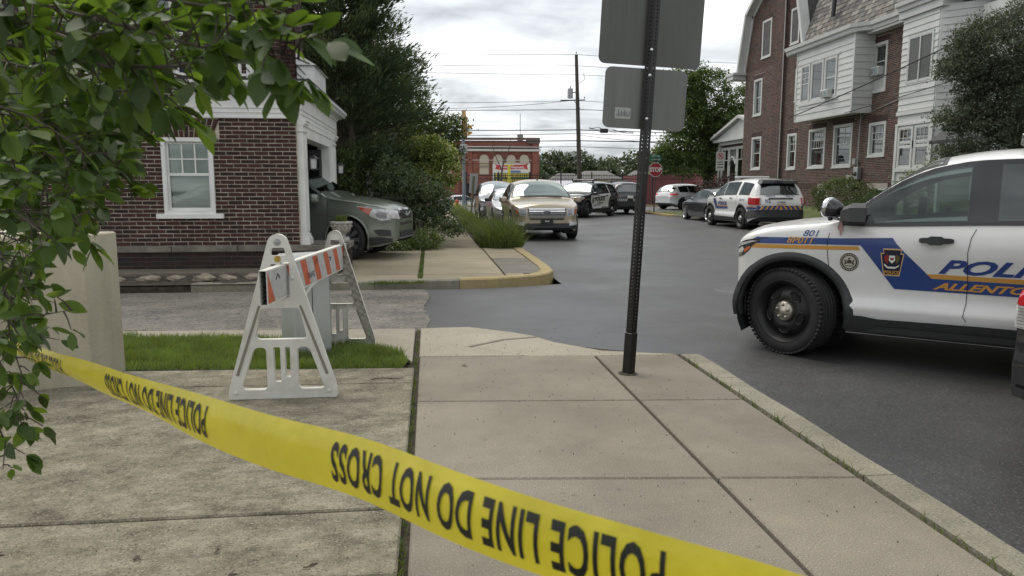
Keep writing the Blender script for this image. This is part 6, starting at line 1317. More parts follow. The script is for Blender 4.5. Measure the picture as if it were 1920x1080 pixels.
ALU = mat('sign_back_aluminium', (.105, .108, .10), .5, .55, var=.12, vscale=1.6, stretch=(6, 1, .5)); ALU2 = mat('sign_back_grey', (.16, .165, .155), .5, .55, var=.10, vscale=1.6, stretch=(6, 1, .5))
for nm, x0, x1, z0, z1, mm, lb in (('sign_panel', -.355, .365, 2.165, 2.96, ALU, 'large dark sign back, upper one'), ('sign_panel', -.300, .285, 1.735, 2.148, ALU2, 'smaller grey sign back with a white sticker')):
    b = MB(); b.prism(rrect(x0, x1, z0, z1, .045, 5), 0, .003, lambda x, z, d: (x, .045+d, z)); o = b.build(nm, mm, sp, label=lb)
    if z0 < 2:
        s_ = MB(); s_.box(-.215, -.105, .0435, .0445, 1.80, 1.875); st_ = s_.build('sticker', mat('old_sticker', (.36, .38, .36), .6), o); s_ = MB(); r = random.Random(2)
        for k in range(9):
            x = -.205+k*.011; s_.box(x, x+.006, .0425, .0432, 1.81+r.uniform(0, .01), 1.865-r.uniform(0, .035))
        s_.build('sticker_print', mat('faded_print', (.12, .13, .13), .7), st_)
b = MB()
for z in (2.26, 2.09, 1.80, 2.6): b.lathe([(.011, 0), (.010, .006), (0, .008)], 8, T=lambda x, y, zz, z=z: (x-.012, -.041-zz, z+y))
b.build('sign_bolt', CHROME, sp)
# A-frame barricade
BP = mat('scuffed_white_plastic', (.56, .55, .49), .5, var=.16, vscale=5, bump=.1, bscale=80, col2=(.64, .63, .58), ramp=(.25, .55))
bar = thing('barricade', 'white plastic A-frame barricade with orange striped board on the driveway', 'barricade')
def aframe(X, Y, sc, rz, ribs, name):
    def arcp(cx, cz, r, a0, a1, n=7): return [(cx+r*math.cos(math.radians(a0+(a1-a0)*i/n)), cz+r*math.sin(math.radians(a0+(a1-a0)*i/n))) for i in range(n+1)]
    outl = [(-.325, 0), (.325, 0), (.335, .012), (.335, .06)]+arcp(0, .985, .062, 14, 166, 9)+[(-.335, .06), (-.335, .012)]
    def rp(pts, r): # rounded polygon
        o = []; n = len(pts)
        for i in range(n):
            p, q, s2 = Vector(pts[i-1]), Vector(pts[i]), Vector(pts[(i+1) % n]); a = (p-q).normalized()*r; c = (s2-q).normalized()*r
            for t in (0, .33, .66, 1): o.append(tuple((q+a)*(1-t)**2+2*q*t*(1-t)+(q+c)*t*t))
        return o
    holes = [rp([(-.048, .912), (.048, .912), (.040, .962), (-.040, .962)], .012), rp([(-.160, .385), (.160, .385), (.118, .585), (-.118, .585)], .03), rp([(-.262, .062), (-.095, .062), (-.095, .335), (-.168, .335)], .03), rp([(.262, .062), (.095, .062), (.095, .335), (.168, .335)], .03),
             rp([(-.052, .11), (-.010, .11), (-.010, .335), (-.052, .335)], .006), rp([(.018, .14), (.05, .14), (.05, .335), (.018, .335)], .006), rp([(.010, .650), (.066, .650), (.066, .872), (.010, .872)], .006), rp([(-.05, .80), (-.015, .80), (-.015, .86), (-.05, .86)], .005)]
    V, F = cdt(outl, .2, holes); c, s_ = math.cos(rz), math.sin(rz)
    T = lambda a, b_, d: (X+(a*c-d*s_)*sc, Y+(a*s_+d*c)*sc, b_*sc)
    m_ = MB(); n = len(V); d0, d1 = (-.022, .022) if not ribs else (.016, .022)
    m_.add([T(a, b_, d0) for a, b_ in V]+[T(a, b_, d1) for a, b_ in V], F+[tuple(i+n for i in reversed(f)) for f in F])
    for loop in [outl]+holes:
        L_ = len(loop); m_.add([T(a, b_, d) for d in (-.022, .022) for a, b_ in loop], [(i, (i+1) % L_, L_+(i+1) % L_, L_+i) for i in range(L_)])
        ins = inset(loop if sum(loop[i][0]*loop[(i+1) % L_][1]-loop[(i+1) % L_][0]*loop[i][1] for i in range(L_)) > 0 else loop[::-1], .005 if loop is outl else -.005)
    fr = m_.build('barricade_frame', BP, bar, fix=False, label=name)
    if ribs:                                                      # open ribbed back
        r_ = MB()
        for sg in (-1, 1):
            k = 0; z = .04
            while z < .86:
                xo = lambda q: sg*(.322-(q-.06)*.288 if q > .06 else .322); xi = lambda q: sg*(.262-(q-.062)*.345)
                p, q = (xo(z), z), (xi(z+.07), z+.07); p2, q2 = (xi(z), z), (xo(z+.07), z+.07)
                for (P, Q) in ((p, q), (p2, q2)):
                    dx, dz = Q[0]-P[0], Q[1]-P[1]; l = math.hypot(dx, dz); nx_, nz = -dz/l*.0025, dx/l*.0025
                    r_.add([T(P[0]+nx_, P[1]+nz, -.021), T(P[0]-nx_, P[1]-nz, -.021), T(Q[0]-nx_, Q[1]-nz, -.021), T(Q[0]+nx_, Q[1]+nz, -.021), T(P[0]+nx_, P[1]+nz, .016), T(P[0]-nx_, P[1]-nz, .016), T(Q[0]-nx_, Q[1]-nz, .016), T(Q[0]+nx_, Q[1]+nz, .016)], [(0, 1, 2, 3), (0, 4, 5, 1), (1, 5, 6, 2), (2, 6, 7, 3), (3, 7, 4, 0)])
                z += .07
        for k in range(8):
            x = -.15+k*.04; r_.tube([T(x, .345, -.01), T(x+.035*(1 if k % 2 else -1), .385, -.01)], .003*sc, 4)
        r_.build('rib_lattice', mat('grubby_plastic', (.33, .31, .26), .7, var=.3, vscale=12), fr)['kind'] = 'stuff'
    else:
        for sg in (-1, 1):
            r_ = MB(); P_ = [(sg*.285, .16), (sg*.268, .155), (sg*.118, .60), (sg*.132, .60)]; r_.prism(P_ if sg > 0 else P_[::-1], -.0225, -.026, lambda a, b_, d: T(a, b_, d))
            r_.build('mould_groove', mat('darker_groove', (.22, .20, .16), .8), fr)  # groove line drawn as a strip coloured darker than the frame
        for (x, z, rr_) in ((-.292, .045, .013), (.285, .045, .013), (.082, .775, .012)):
            g_ = MB(); g_.lathe([(rr_, 0), (rr_*.8, .008), (0, .010)], 12, T=lambda a, b_, d, x=x, z=z: T(x+a, z+b_, -.022-d)); g_.build('rivet', BP, fr)
        g_ = MB(); g_.lathe([(.021, 0), (.020, .003), (0, .004)], 20, T=lambda a, b_, d: T(-.002+a, .892-.0+b_, -.022-d)); g_.build('round_sticker', mat('mustard_sticker', (.38, .25, .035), .5, var=.3, vscale=60), fr)
        g_ = MB(); g_.lathe([(.022, 0), (.020, .006), (.010, .007), (.009, .002), (0, .002)], 16, T=lambda a, b_, d: T(a, .997+b_, -.022-d)); g_.lathe([(.008, .0), (.007, .01), (0, .012)], 6, T=lambda a, b_, d: T(a, .997+b_, -.022-d)); g_.build('hub_bolt', STEEL, fr)
        g_ = MB()
        for i in range(9): g_.box(.0035, .0075, .69+i*.018, .697+i*.018, -.0235, -.0225, T=lambda a, b_, d: T(a-.012, b_, d))
        g_.build('peg_slot', mat('slot_dark', (.05, .05, .045), .9), fr)
    return T
aframe(-.94, 4.72, 1.0, 0.0, False, 'front frame with mustard sticker'); aframe(-.79, 6.30, .935, -.05, True, 'rear frame showing its ribbed side')
q0, q1 = Vector((-.955, 4.33, 0)), Vector((-.735, 6.42, 0)); uu = (q1-q0).normalized(); WBd = WF(q0, uu, Vector((uu.y, -uu.x, 0))); Lb = (q1-q0).length
b = MB(); WBd.box(b, 0, Lb, .655, .660, -.022, .022); WBd.box(b, 0, Lb, .855, .860, -.022, .022); WBd.box(b, 0, Lb, .66, .855, -.022, -.019); WBd.box(b, 0, Lb, .66, .855, .019, .022)
bd = b.build('striped_board', BP, bar)
b = MB()
for k in range(8):
    z = .668+k*.025; V = [WBd(.02, z+(.006 if i % 2 else 0), -.018+.036*i/8) for i in range(9)]+[WBd(.3, z+(.006 if i % 2 else 0), -.018+.036*i/8) for i in range(9)]; b.add(V, [(i, i+1, i+10, i+9) for i in range(8)])
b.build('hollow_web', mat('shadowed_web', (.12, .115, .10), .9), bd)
ORG = mat('orange_sheeting', (.50, .115, .045), .6, var=.2, vscale=30); WS = mat('white_sheeting', (.46, .46, .45), .6, var=.15, vscale=20)
sh_ = MB(); WBd.box(sh_, .012, Lb-.02, .666, .850, .022, .0232); sh_.build('reflective_sheet', WS, bd)
# diagonal stripes, clipped to the sheet
k = -1; step = .305
for k in range(-1, 8):
    u0 = .01+k*step; P_ = [(u0+.19, .667), (u0+.32, .667), (u0+.20, .849), (u0+.07, .849)] if k >= 1 else [(u0+.0, .667), (u0+.13, .667), (u0+.0, .849), (u0-.13, .849)]
    P_ = [(min(max(a, .014), Lb-.022), b_) for a, b_ in P_]; P_ = dedupe(P_)
    if len(P_) < 3 or max(a for a, _ in P_)-min(a for a, _ in P_) < .03: continue
    s_ = MB(); s_.prism(P_, .0232, .0242, lambda a, z, d: WBd(a, z, d)); s_.build('orange_stripe', ORG, bd)
INK = mat('marker_ink', (.03, .03, .03), .7)
tx = MB(); text_on(tx, 'CITY', lambda a, c_: WBd(1.05+a, .785+c_+a*.02, .0252), .04, xs=.8); text_on(tx, 'TRAFFIC', lambda a, c_: WBd(.86+a, .705+c_, .0252), .045, xs=.85); tx.tube([WBd(1.47, .80, .0252), WBd(1.52, .80, .0252), WBd(1.50, .77, .0252)], .004, 4); tx.tube([WBd(.16, .79, .0252), WBd(.20, .82, .0252), WBd(.24, .79, .0252)], .003, 4); tx.build('marker_lettering', INK, bd)
# galvanised utility cabinet with a graffiti scrawl
cab = thing('utility_cabinet', 'galvanised metal cabinet with a white scrawl behind the barricade', 'cabinet', (-1.02, 6.12, 0), math.radians(30))
GAL = mat('galvanised_sheet', (.48, .50, .50), .38, .6, var=.10, vscale=2, stretch=(1, 1, .3))
b = MB(); b.bbox(-.155, .155, -.155, .155, -.01, .76, .012); b.build('cabinet_body', GAL, cab); b = MB(); b.bbox(-.165, .165, -.165, .165, .752, .80, .015); b.build('cabinet_lid', GAL, cab); b = MB(); b.box(-.0025, .0025, -.1575, -.155, .03, .74); b.build('door_seam', mat('panel_gap', (.012, .012, .012), .8), cab)
b = MB(); Wf = lambda x, z: (x, -.158, z)
def stroke(mb, pts, w_, T):
    P = [Vector(p) for p in pts]; V = []
    for i, p in enumerate(P):
        d = (P[min(i+1, len(P)-1)]-P[max(i-1, 0)]).normalized(); n_ = Vector((-d.y, d.x))*w_/2; V += [T(*(p-n_)), T(*(p+n_))]
    mb.add(V, [(2*i, 2*i+1, 2*i+3, 2*i+2) for i in range(len(P)-1)])
stroke(b, [(-.06, .66), (-.10, .58), (-.12, .48), (-.10, .36), (-.05, .24)], .018, Wf); stroke(b, [(-.12, .46), (-.05, .50), (.0, .56), (.05, .60)], .022, Wf); stroke(b, [(.05, .60), (.12, .62), (.15, .70)], .014, Wf)
stroke(b, [(-.10, .42), (-.02, .50), (.06, .52), (.15, .50)], .012, lambda x, z: (.158, x, z+.05)); stroke(b, [(-.10, .62), (-.04, .56), (.0, .42), (-.02, .32)], .012, lambda x, z: (.158, x, z)); b.build('graffiti_scrawl', WHITE, cab)
# police tape
TAPE = mat('yellow_tape', (.56, .49, .04), .36, var=.10, vscale=14, bump=.35, bscale=22, trans=.3, coat=.2)
pts = [(.75, -.25, 1.005), (.46, .2, 1.006), (.282, .493, 1.004), (.18, .59, 1.001), (.112, .648, 1.000), (.036, .723, .999), (-.083, .870, .993), (-.228, 1.020, .981), (-.581, 1.454, .947), (-.941, 1.924, .90), (-1.392, 2.523, .834), (-2.3, 3.7, .70), (-2.66, 4.85, .70)][::-1]
P3 = [Vector(p) for p in pts]; cum = [0]
for a, b_ in zip(P3, P3[1:]): cum.append(cum[-1]+(b_-a).length)
ix, iy, iz = (interp([(c, p[i]) for c, p in zip(cum, P3)]) for i in range(3))
s_of = lambda X: next(s for s in np.linspace(0, cum[-1], 4000) if ix(s) >= X)
sA, sB = s_of(-1.0), s_of(-.32)
TW = .0765
def tp(s, h, off=0.):
    """point on the tape at arc s, height h (-.5..+.5)"""
    t = Vector((ix(s+.01)-ix(s-.01), iy(s+.01)-iy(s-.01), iz(s+.01)-iz(s-.01))).normalized(); n_ = t.cross(Vector((0, 0, 1))).normalized(); up = n_.cross(t)
    if up.z < 0: up = -up
    k = max(0, min(1, (sB-s)/(sB-sA))); a = .55*k*k*(3-2*k)+.10*math.sin(s*5.0)+.05*math.sin(s*11); cur = .010*(1+1.5*k)*math.cos(h*3.1)
    nn = n_ if n_.y < 0 else -n_
    p = Vector((ix(s), iy(s), iz(s)))+(up*math.cos(a)+nn*math.sin(a))*h*TW+nn*(cur+off); return p
tpe = thing('police_tape', 'yellow POLICE LINE DO NOT CROSS tape stretched across the foreground', 'tape')
n, m_ = 260, 8; V = [tp(cum[-1]*i/n, -.5+j/m_) for i in range(n+1) for j in range(m_+1)]
obj('tape_strip', mesh_from('tape_strip', V, [(i*(m_+1)+j, i*(m_+1)+j+1, (i+1)*(m_+1)+j+1, (i+1)*(m_+1)+j) for i in range(n) for j in range(m_)], TAPE, None, True), tpe)
TV, TF, TWd = text2d('POLICE LINE DO NOT CROSS', 1.0, .028, 0, 1.10); TV, TF = split_long(TV, TF, .22)
TINK = mat('tape_black_print', (.012, .014, .008), .5)
s1, s0 = s_of(.198), s_of(-.083); Lt = .465; gap = .325; H_ = .64
for k in range(-2, 7):
    st = s1-k*(Lt+gap); 
    if st-Lt < .02 or st > cum[-1]-.02: continue
    V = [tp(st-x/TWd*Lt, H_/2-y*H_, .0011) for x, y in TV]; obj('printed_lettering', mesh_from('printed_lettering', V, TF, TINK), tpe)
# utility pole and wires
PW_ = mat('creosote_wood', (.075, .062, .05), .9, var=.35, vscale=3, stretch=(6, 6, .5))
up_ = thing('utility_pole', 'tall wooden utility pole with a grey transformer can behind the fence', 'utility pole', (10.45, 52, -.1))
b = MB(); b.tube([(.18, 0, 0), (.0, 0, 5), (-.22, 0, 10.55)], [.17, .15, .11], 12); b.build('pole', PW_, up_)
b = MB(); b.tube([(-.62, 0, 7.6), (-.62, 0, 8.25)], .19, 14); b.tube([(-.62, 0, 8.25), (-.6, 0, 8.45)], .04, 6); b.tube([(-.5, 0, 8), (-.15, 0, 8)], .04, 5); b.build('transformer_can', mat('transformer_grey', (.34, .36, .37), .5), up_)
b = MB(); b.tube([(-1.3, 0, 7.45), (.45, 0, 7.5)], .035, 6); b.tube([(-.4, 0, 7.5), (.1, 0, 6.9)], .02, 5); b.tube([(.0, 0, 8.6), (.4, 0, 8.9), (.3, 0, 9.3)], .02, 5); b.build('cross_arm', PW_, up_)
b = MB()
for x, z in ((-.22, 10.6), (-.2, 9.7), (-.2, 9.0), (.4, 7.6), (-.05, 5.2)): b.lathe([(.03, 0), (.05, .04), (.03, .08), (.05, .11), (0, .14)], 8, T=lambda a, c_, d, x=x, z=z: (x+a, c_, z+d))
b.build('insulator', mat('insulator_grey', (.3, .3, .3), .4), up_)
WIRE = mat('wire_black', (.02, .021, .024), .6)
def wire(p, q, sag, r, label, grp='wires strung from the utility pole', n=24):
    p, q = Vector(p), Vector(q); P = [p+(q-p)*(i/n)+Vector((0, 0, -4*sag*(i/n)*(1-i/n))) for i in range(n+1)]
    b = MB(); b.tube(P, r, 5); b.build('overhead_wire', WIRE, label=label, cat='wire', group=grp)
for i, (zl, zp, zr, r, s_) in enumerate([(10.35, 10.45, 10.1, .014, .3), (9.6, 9.7, 9.4, .014, .3), (9.2, 9.1, 8.9, .014, .25), (7.15, 7.35, 7.2, .014, .4), (6.65, 6.75, 6.9, .022, .3), (5.35, 5.35, 5.2, .03, .25), (5.0, 5.1, 5.3, .02, .35), (4.55, 4.6, 4.75, .035, .2), (4.35, 4.2, 4.0, .02, .3), (2.9, 3.05, 3.6, .016, .1)]):
    nm = ['topmost', 'second highest', 'third highest', 'fourth highest', 'fifth highest', 'thick middle', 'sagging middle', 'thickest bundled', 'lower', 'lowest'][i]
    wire((-22, 50, zl+.2), (10.3, 52, zp), s_, r, f'{nm} wire running left of the utility pole')
    wire((10.3, 52, zp), (44, 54, zr+.4), s_, r, f'{nm} wire running right of the utility pole')
wire((-14, 40, 6.3), (10.3, 52, 7.4), .8, .014, 'slanting wire rising to the pole crossarm from the left')
wire((10.4, 52, 5.0), (33, 38, 4.6), .9, .016, 'drooping cable leaving the pole to lower right')
wire((16.2, 32.6, 4.45), (16.1, 16, 6.6), .1, .022, 'dark service drop slanting across the siding bay', 'service drops on the brown house')
wire((16.3, 28.2, 4.25), (16.1, 16, 5.2), .1, .014, 'thin service drop below the thick one on the brown house', 'service drops on the brown house')
b = MB()
for k in range(3):
    P = [(11.2+3.2*t, 52, 5.4+.10*math.sin(t*20+k*2)*(1-t)+.06*k-.3*t) for t in [i/30 for i in range(31)]]; b.tube(P, .02, 4)
b.bbox(12.0, 12.55, 51.9, 52.1, 5.15, 5.45, .03); b.build('cable_splice', WIRE, label='tangled cable with a splice box just right of the pole', cat='cable')
# traffic signal pole, pedestrian box, sign backs, hydrant
ts = thing('traffic_signal', 'grey signal pole with amber traffic lights at the far left corner', 'traffic light', (2.12, 46, -.05))
b = MB(); b.tube([(0, 0, 0), (-.02, 0, 6.05)], [.11, .085], 14); b.lathe([(.2, 0), (.2, .12), (.12, .3)], 12); b.build('signal_pole', mat('pole_bluegrey', (.20, .24, .27), .5), ts)
AMB = mat('signal_amber', (.55, .26, .03), .5); b = MB(); b.bbox(-.12, .22, -.22, .02, 4.4, 5.6, .03); b.build('signal_housing', mat('signal_housing_ochre', (.30, .17, .05), .6), ts)
for z in (4.62, 5.0, 5.38):
    b = MB(); b.add([(-.14, -.2, z+.17), (-.46, -.3, z+.10), (-.46, -.05, z+.10), (-.14, 0, z+.17), (-.14, -.2, z-.1), (-.46, -.3, z+.0)], [(0, 1, 2, 3), (0, 4, 5, 1)]); (b.build('signal_visor', AMB, ts) if z < 5.2 else 0); b = MB(); b.add([(.24, -.2, z+.17), (.52, -.3, z+.12), (.52, -.05, z+.12), (.24, 0, z+.17), (.24, -.2, z-.1), (.52, -.3, z+.02)], [(0, 1, 2, 3), (0, 4, 5, 1)]); 
    if z < 5.2: b.build('signal_visor', AMB, ts)
b = MB(); b.add([(-.1, -.25, 5.3), (.2, -.25, 5.3), (.12, -.25, 6.0), (-.06, -.25, 6.0)], [(0, 1, 2, 3)]); b.tube([(.0, -.1, 5.8), (.2, -.1, 6.1)], .03, 5); b.build('amber_hood', mat('faded_amber', (.62, .38, .16), .6), ts)
b = MB(); b.bbox(-.22, .22, -.2, -.12, 3.45, 4.0, .02); bx = b.build('pedestrian_sign_box', mat('box_white', (.42, .43, .42), .6), ts); b = MB(); b.bbox(-.12, .12, -.21, -.2, 3.55, 3.75, .01); b.box(-.04, .04, -.21, -.2, 3.8, 3.92); b.build('sign_symbol', mat('symbol_grey', (.14, .14, .14), .6), bx)
sb = thing('road_sign', 'blank grey sign back on a leaning wooden post above the tall grass', 'sign', (2.25, 40.5, -.1)); b = MB(); b.box(-.05, .05, -.03, .03, 0, 2.05, T=lambda x, y, z: (x+z*.08, y, z)); b.build('sign_post_wood', mat('greenish_wood', (.13, .12, .08), .8), sb); b = MB(); b.prism(rrect(-.22, .22, 1.15, 2.2, .03), .035, .045, lambda x, z, d: (x+z*.08-.0, d, z)); b.build('sign_panel', mat('pale_sign_back', (.33, .34, .33), .5, .3), sb)
hy = thing('fire_hydrant', 'yellow fire hydrant with a red cap beside the signal pole', 'hydrant', (1.62, 44.5, -.02)); b = MB(); b.lathe([(.16, 0), (.16, .05), (.11, .06), (.11, .42), (.14, .43), (.14, .47)], 16); b.tube([(-.2, 0, .34), (.2, 0, .34)], .05, 8); b.build('hydrant_body', mat('hydrant_yellow', (.60, .40, .03), .5), hy); b = MB(); b.lathe([(.13, .47), (.12, .56), (.07, .63), (.03, .65), (.03, .70), (0, .70)], 16); b.build('hydrant_cap', mat('hydrant_red', (.40, .06, .03), .5), hy)
# stop sign
ss = thing('stop_sign', 'red octagonal STOP sign with a green street name blade on top', 'stop sign', (12.14, 39.4, -.1)); b = MB(); b.box(-.03, .03, -.02, .02, 0, 3.0, T=lambda x, y, z: (x+z*.012, y, z)); b.build('post', mat('rusty_post', (.06, .045, .04), .8), ss)
OC = lambda r: [(r*math.cos(math.radians(22.5+45*i))+.03, 2.40+r*math.sin(math.radians(22.5+45*i))) for i in range(8)]
for r_, d0, d1, mm, nm in ((.40, -.035, -.03, WHITE, 'white_border'), (.375, -.040, -.035, mat('stop_red', (.26, .012, .022), .4), 'stop_face')):
    b = MB(); b.prism(OC(r_), d0, d1, lambda x, z, d: (x, d, z)); b.build(nm, mm, ss)
b = MB(); text_on(b, 'STOP', lambda x, z: (x+.03, -.044, 2.285+z), .24, center=True, bold=.03, xs=.82); b.build('stop_lettering', WHITE, ss)
b = MB(); b.box(-.30, .36, -.02, -.012, 2.86, 3.02); b.add([(-.02, -.3, 3.05), (.02, .3, 3.05), (.02, .3, 3.2), (-.02, -.3, 3.2)], [(0, 1, 2, 3)]); b.box(-.25, .30, -.012, -.006, 3.04, 3.18); bl_ = b.build('street_name_blade', mat('street_sign_green', (.01, .10, .06), .5), ss); b = MB(); r = random.Random(4)
for z in (2.90, 3.08):
    for k in range(7): b.box(-.2+k*.07, -.165+k*.07+r.uniform(0, .02), -.024, -.021, z, z+.08)
b.build('blade_print', mat('blade_white', (.3, .4, .36), .6), bl_)
# no-parking sign in front of the porch
npk = thing('no_parking_sign', 'white no parking sign with a red crossed circle before the side porch', 'sign', (14.9, 37.2, .0)); b = MB(); b.box(-.025, .025, -.02, .02, 0, 3.2); b.build('post', MATS['rusty_post'], npk)
b = MB(); b.prism(rrect(-.23, .23, 2.2, 3.15, .03), -.035, -.03, lambda x, z, d: (x, d, z)); b.build('sign_panel', mat('sign_white', (.5, .5, .48), .5), npk); b = MB(); RG = mat('sign_red_ring', (.35, .03, .03), .5)
b.lathe([(.17, 0), (.17, .004), (.13, .004), (.13, 0)], 24, T=lambda x, y, z: (x, -.036-z, 2.94+y), closed=True); b.box(-.15, .15, -.02, .02, 0, .004, T=lambda x, y, z: (x*.7+y*.7, -.037-z, 2.94+y*.7-x*.7)); b.build('red_circle', RG, npk)
b = MB(); text_on(b, 'P', lambda x, z: (x, -.039, 2.86+z), .16, center=True, bold=.03); b.box(-.16, .16, -.037, -.035, 2.62, 2.66); b.box(-.14, .14, -.037, -.035, 2.5, 2.54); b.box(-.16, .16, -.037, -.035, 2.36, 2.40); b.build('sign_print', MATS['black_lettering'], npk)
# iron fence along the far side
fe = thing('iron_fence', 'long black iron picket fence beyond the cross street', 'fence', (0, 57.5, 0)); b = MB()
for z in (.25, 1.98, 2.24): b = MB(); b.box(-30, 60, -.02, .02, z, z+.045); b.build('fence_rail', BLACK, fe)
b = MB(); x = -30
while x < 60: b.box(x-.012, x+.012, -.012, .012, 0, 2.42); x += .13
pk = b.build('picket_row', BLACK, fe); pk['kind'] = 'stuff'; x = -29; me = None
while x < 60:
    if me is None: b = MB(); b.bbox(-.045, .045, -.045, .045, -.1, 2.52, .006); b.lathe([(.0, 2.6), (.05, 2.52)], 8); o = b.build('fence_post', BLACK, fe, loc=(x, 0, 0)); me = o.data
    else: obj('fence_post', me, fe, loc=(x, 0, 0))
    x += 2.45
# second fence and gate on the left behind the shrubs
fl = thing('garden_fence', 'short black iron garden fence half hidden under the conifer', 'fence', (-2.6, 17.3, 0)); b = MB()
for k in range(20): b.box(k*.11-.008, k*.11+.008, -.008, .008, 0, 1.25)
b.box(0, 2.1, -.012, .012, 1.08, 1.11); b.box(0, 2.1, -.012, .012, .15, .18); b.build('picket_row', BLACK, fl)['kind'] = 'stuff'
# ---------------- far buildings ----------------
fb = thing('fairgrounds_hall', 'red brick hall with four arched windows and a fairgrounds banner', 'building'); RB = mat('far_red_brick', (.20, .072, .052), .9, var=.15, vscale=1.2, col2=(.25, .10, .07)); WH_ = WF((0, 100, 0), (1, 0, 0), (0, -1, 0)); LW = mat('hall_band_white', (.50, .49, .47), .7)
b = MB(); b.box(-20, 14.7, 100, 125, -1.9, 7.45); b.box(3.0, 4.0, 99.6, 100, -1.9, 7.0); b.box(5.1, 5.7, 99.7, 100, -1.9, 7); b.box(13.8, 14.72, 99.75, 100, -1.9, 7.6); b.build('wall', RB, fb)
b = MB(); b.box(-20, 13.2, 99.6, 100, 7.45, 7.75, T=lambda x, y, z: (x, y, z+max(0, x-3)*.02)); b.box(13.1, 14.8, 99.5, 101, 7.2, 7.95); b.build('parapet', mat('parapet_dark', (.12, .09, .08), .9), fb)
b = MB(); b.box(-20, 14.9, 99.5, 100, 6.15, 6.45); b.box(-20, 15.0, 99.35, 100, 6.6, 6.78); b.build('white_band', LW, fb); b = MB(); b.box(-20, 13.7, 99.9, 100.1, 4.95, 5.03); b.build('string_course', LW, fb)
PB = mat('boarded_cream', (.42, .38, .29), .8)
for a, c_ in ((1.9, 3.2), (6.7, 7.95), (8.55, 9.8), (10.35, 11.55), (12.1, 13.35)):
    mx_ = (a+c_)/2; r_ = (c_-a)/2; arc = [(mx_+(r_)*math.cos(math.radians(t)), 5.15+r_*.95*math.sin(math.radians(t))) for t in range(0, 181, 15)]
    b = MB(); b.prism([(a, 3.1 if a < 8 else 4.0), (c_, 3.1 if a < 8 else 4.0)]+arc, .0, .06, WH_); w_ = b.build('arched_window', PB, fb)
    b = MB(); arc2 = [(mx_+(r_+.22)*math.cos(math.radians(t)), 5.15+(r_+.22)*.95*math.sin(math.radians(t))) for t in range(0, 181, 15)]; b.prism(arc2+arc[::-1], .0, .12, WH_); b.build('brick_arch', mat('arch_brick_dark', (.15, .05, .04), .9), w_); b = MB(); WH_.box(b, a, c_, 4.5, 4.6, .06, .1); WH_.box(b, a, c_, 3.9, 4.35, .06, .08); b.build('window_board', mat('board_olive', (.25, .23, .17), .8), w_)
b = MB(); WH_.box(b, 8.45, 13.5, 1.75, 4.65, .2, .3); bn = b.build('banner', mat('banner_white', (.60, .60, .56), .6), fb)
b = MB(); WH_.box(b, 8.6, 13.35, 1.85, 3.3, .3, .33); b.build('banner_green_field', mat('banner_green', (.03, .09, .04), .6), bn)
b = MB(); b.prism([(8.75, 4.5), (9.3, 4.3), (12.7, 4.42), (13.2, 4.55), (13.05, 4.2), (13.2, 3.75), (12.7, 3.85), (9.3, 3.72), (8.75, 3.85), (8.95, 4.15)], .3, .34, WH_); b.build('banner_ribbon', mat('banner_red', (.42, .03, .03), .6), bn)
b = MB(); text_on(b, 'Allentown Fairgrounds', lambda x, z: WH_(11.0+x, 3.93+z, .36), .30, center=True, bold=.03, xs=.86); b.build('banner_lettering', mat('banner_white', (.6, .6, .56), .6), bn)
b = MB(); WH_.box(b, 10.8, 12.2, 3.35, 3.62, .33, .36); b.build('banner_tab', mat('banner_blue', (.10, .17, .35), .6), bn)
b = MB(); r = random.Random(6)
for row, z in enumerate((2.75, 2.0)):
    x = 8.8+row*.1
    while x < 13.1: w_ = r.uniform(.14, .24); b.box(x, x+w_, 99.64, 99.66, z, z+.50); x += w_+.09
b.build('banner_yellow_marks', mat('banner_yellow', (.50, .38, .05), .6), bn)
b = MB(); WH_.box(b, 8.3, 13.6, .9, 1.7, .0, 1.4); WH_.box(b, 4.6, 5.4, -1.9, 1.9, .0, .3); b.build('dark_canopy', mat('canopy_dark', (.04, .04, .045), .8), fb); b = MB(); b.box(12.0, 12.7, 101, 102, 7.5, 8.5); b.tube([(12.3, 101, 8.4), (12.3, 101, 11.2)], .05, 4); b.build('roof_vent', mat('vent_grey', (.2, .2, .2), .6), fb)
b = MB(); WH_.box(b, 6.6, 8.0, -.6, 1.2, .02, .08); w_ = b.build('ground_window', LW, fb); b = MB(); WH_.box(b, 6.9, 7.7, -.4, 1.0, .08, .1); b.build('window_pane', GLASS_D, w_)
yp = thing('lime_banner_pole', 'lime yellow pole standing before the fairgrounds banner', 'pole', (8.55, 80, -1.2)); b = MB(); b.tube([(0, 0, 0), (0, 0, 5.0)], .16, 8); b.build('pole', mat('lime_yellow', (.48, .46, .04), .6), yp); b = MB(); b.box(-.5, .5, -.05, .05, 4.9, 5.0); b.build('banner_arm', MATS['lime_yellow'], yp)
bt = thing('bare_tree', 'leafless forked tree standing before the fairgrounds hall', 'tree', (7.2, 76, -1.2)); b = MB(); b.tube([(0, 0, 0), (.1, 0, 3.5), (.3, 0, 5.0)], [.16, .12, .06], 6); b.tube([(.2, 0, 4.2), (-.4, 0, 5.6), (-.9, 0, 7.0)], [.06, .04, .02], 5); b.tube([(.3, 0, 4.8), (.9, 0, 6.4), (1.1, 0, 7.4)], [.06, .04, .02], 5); b.tube([(.35, 0, 5.0), (.2, 0, 6.4)], [.04, .015], 5); b.build('trunk', PW_, bt)
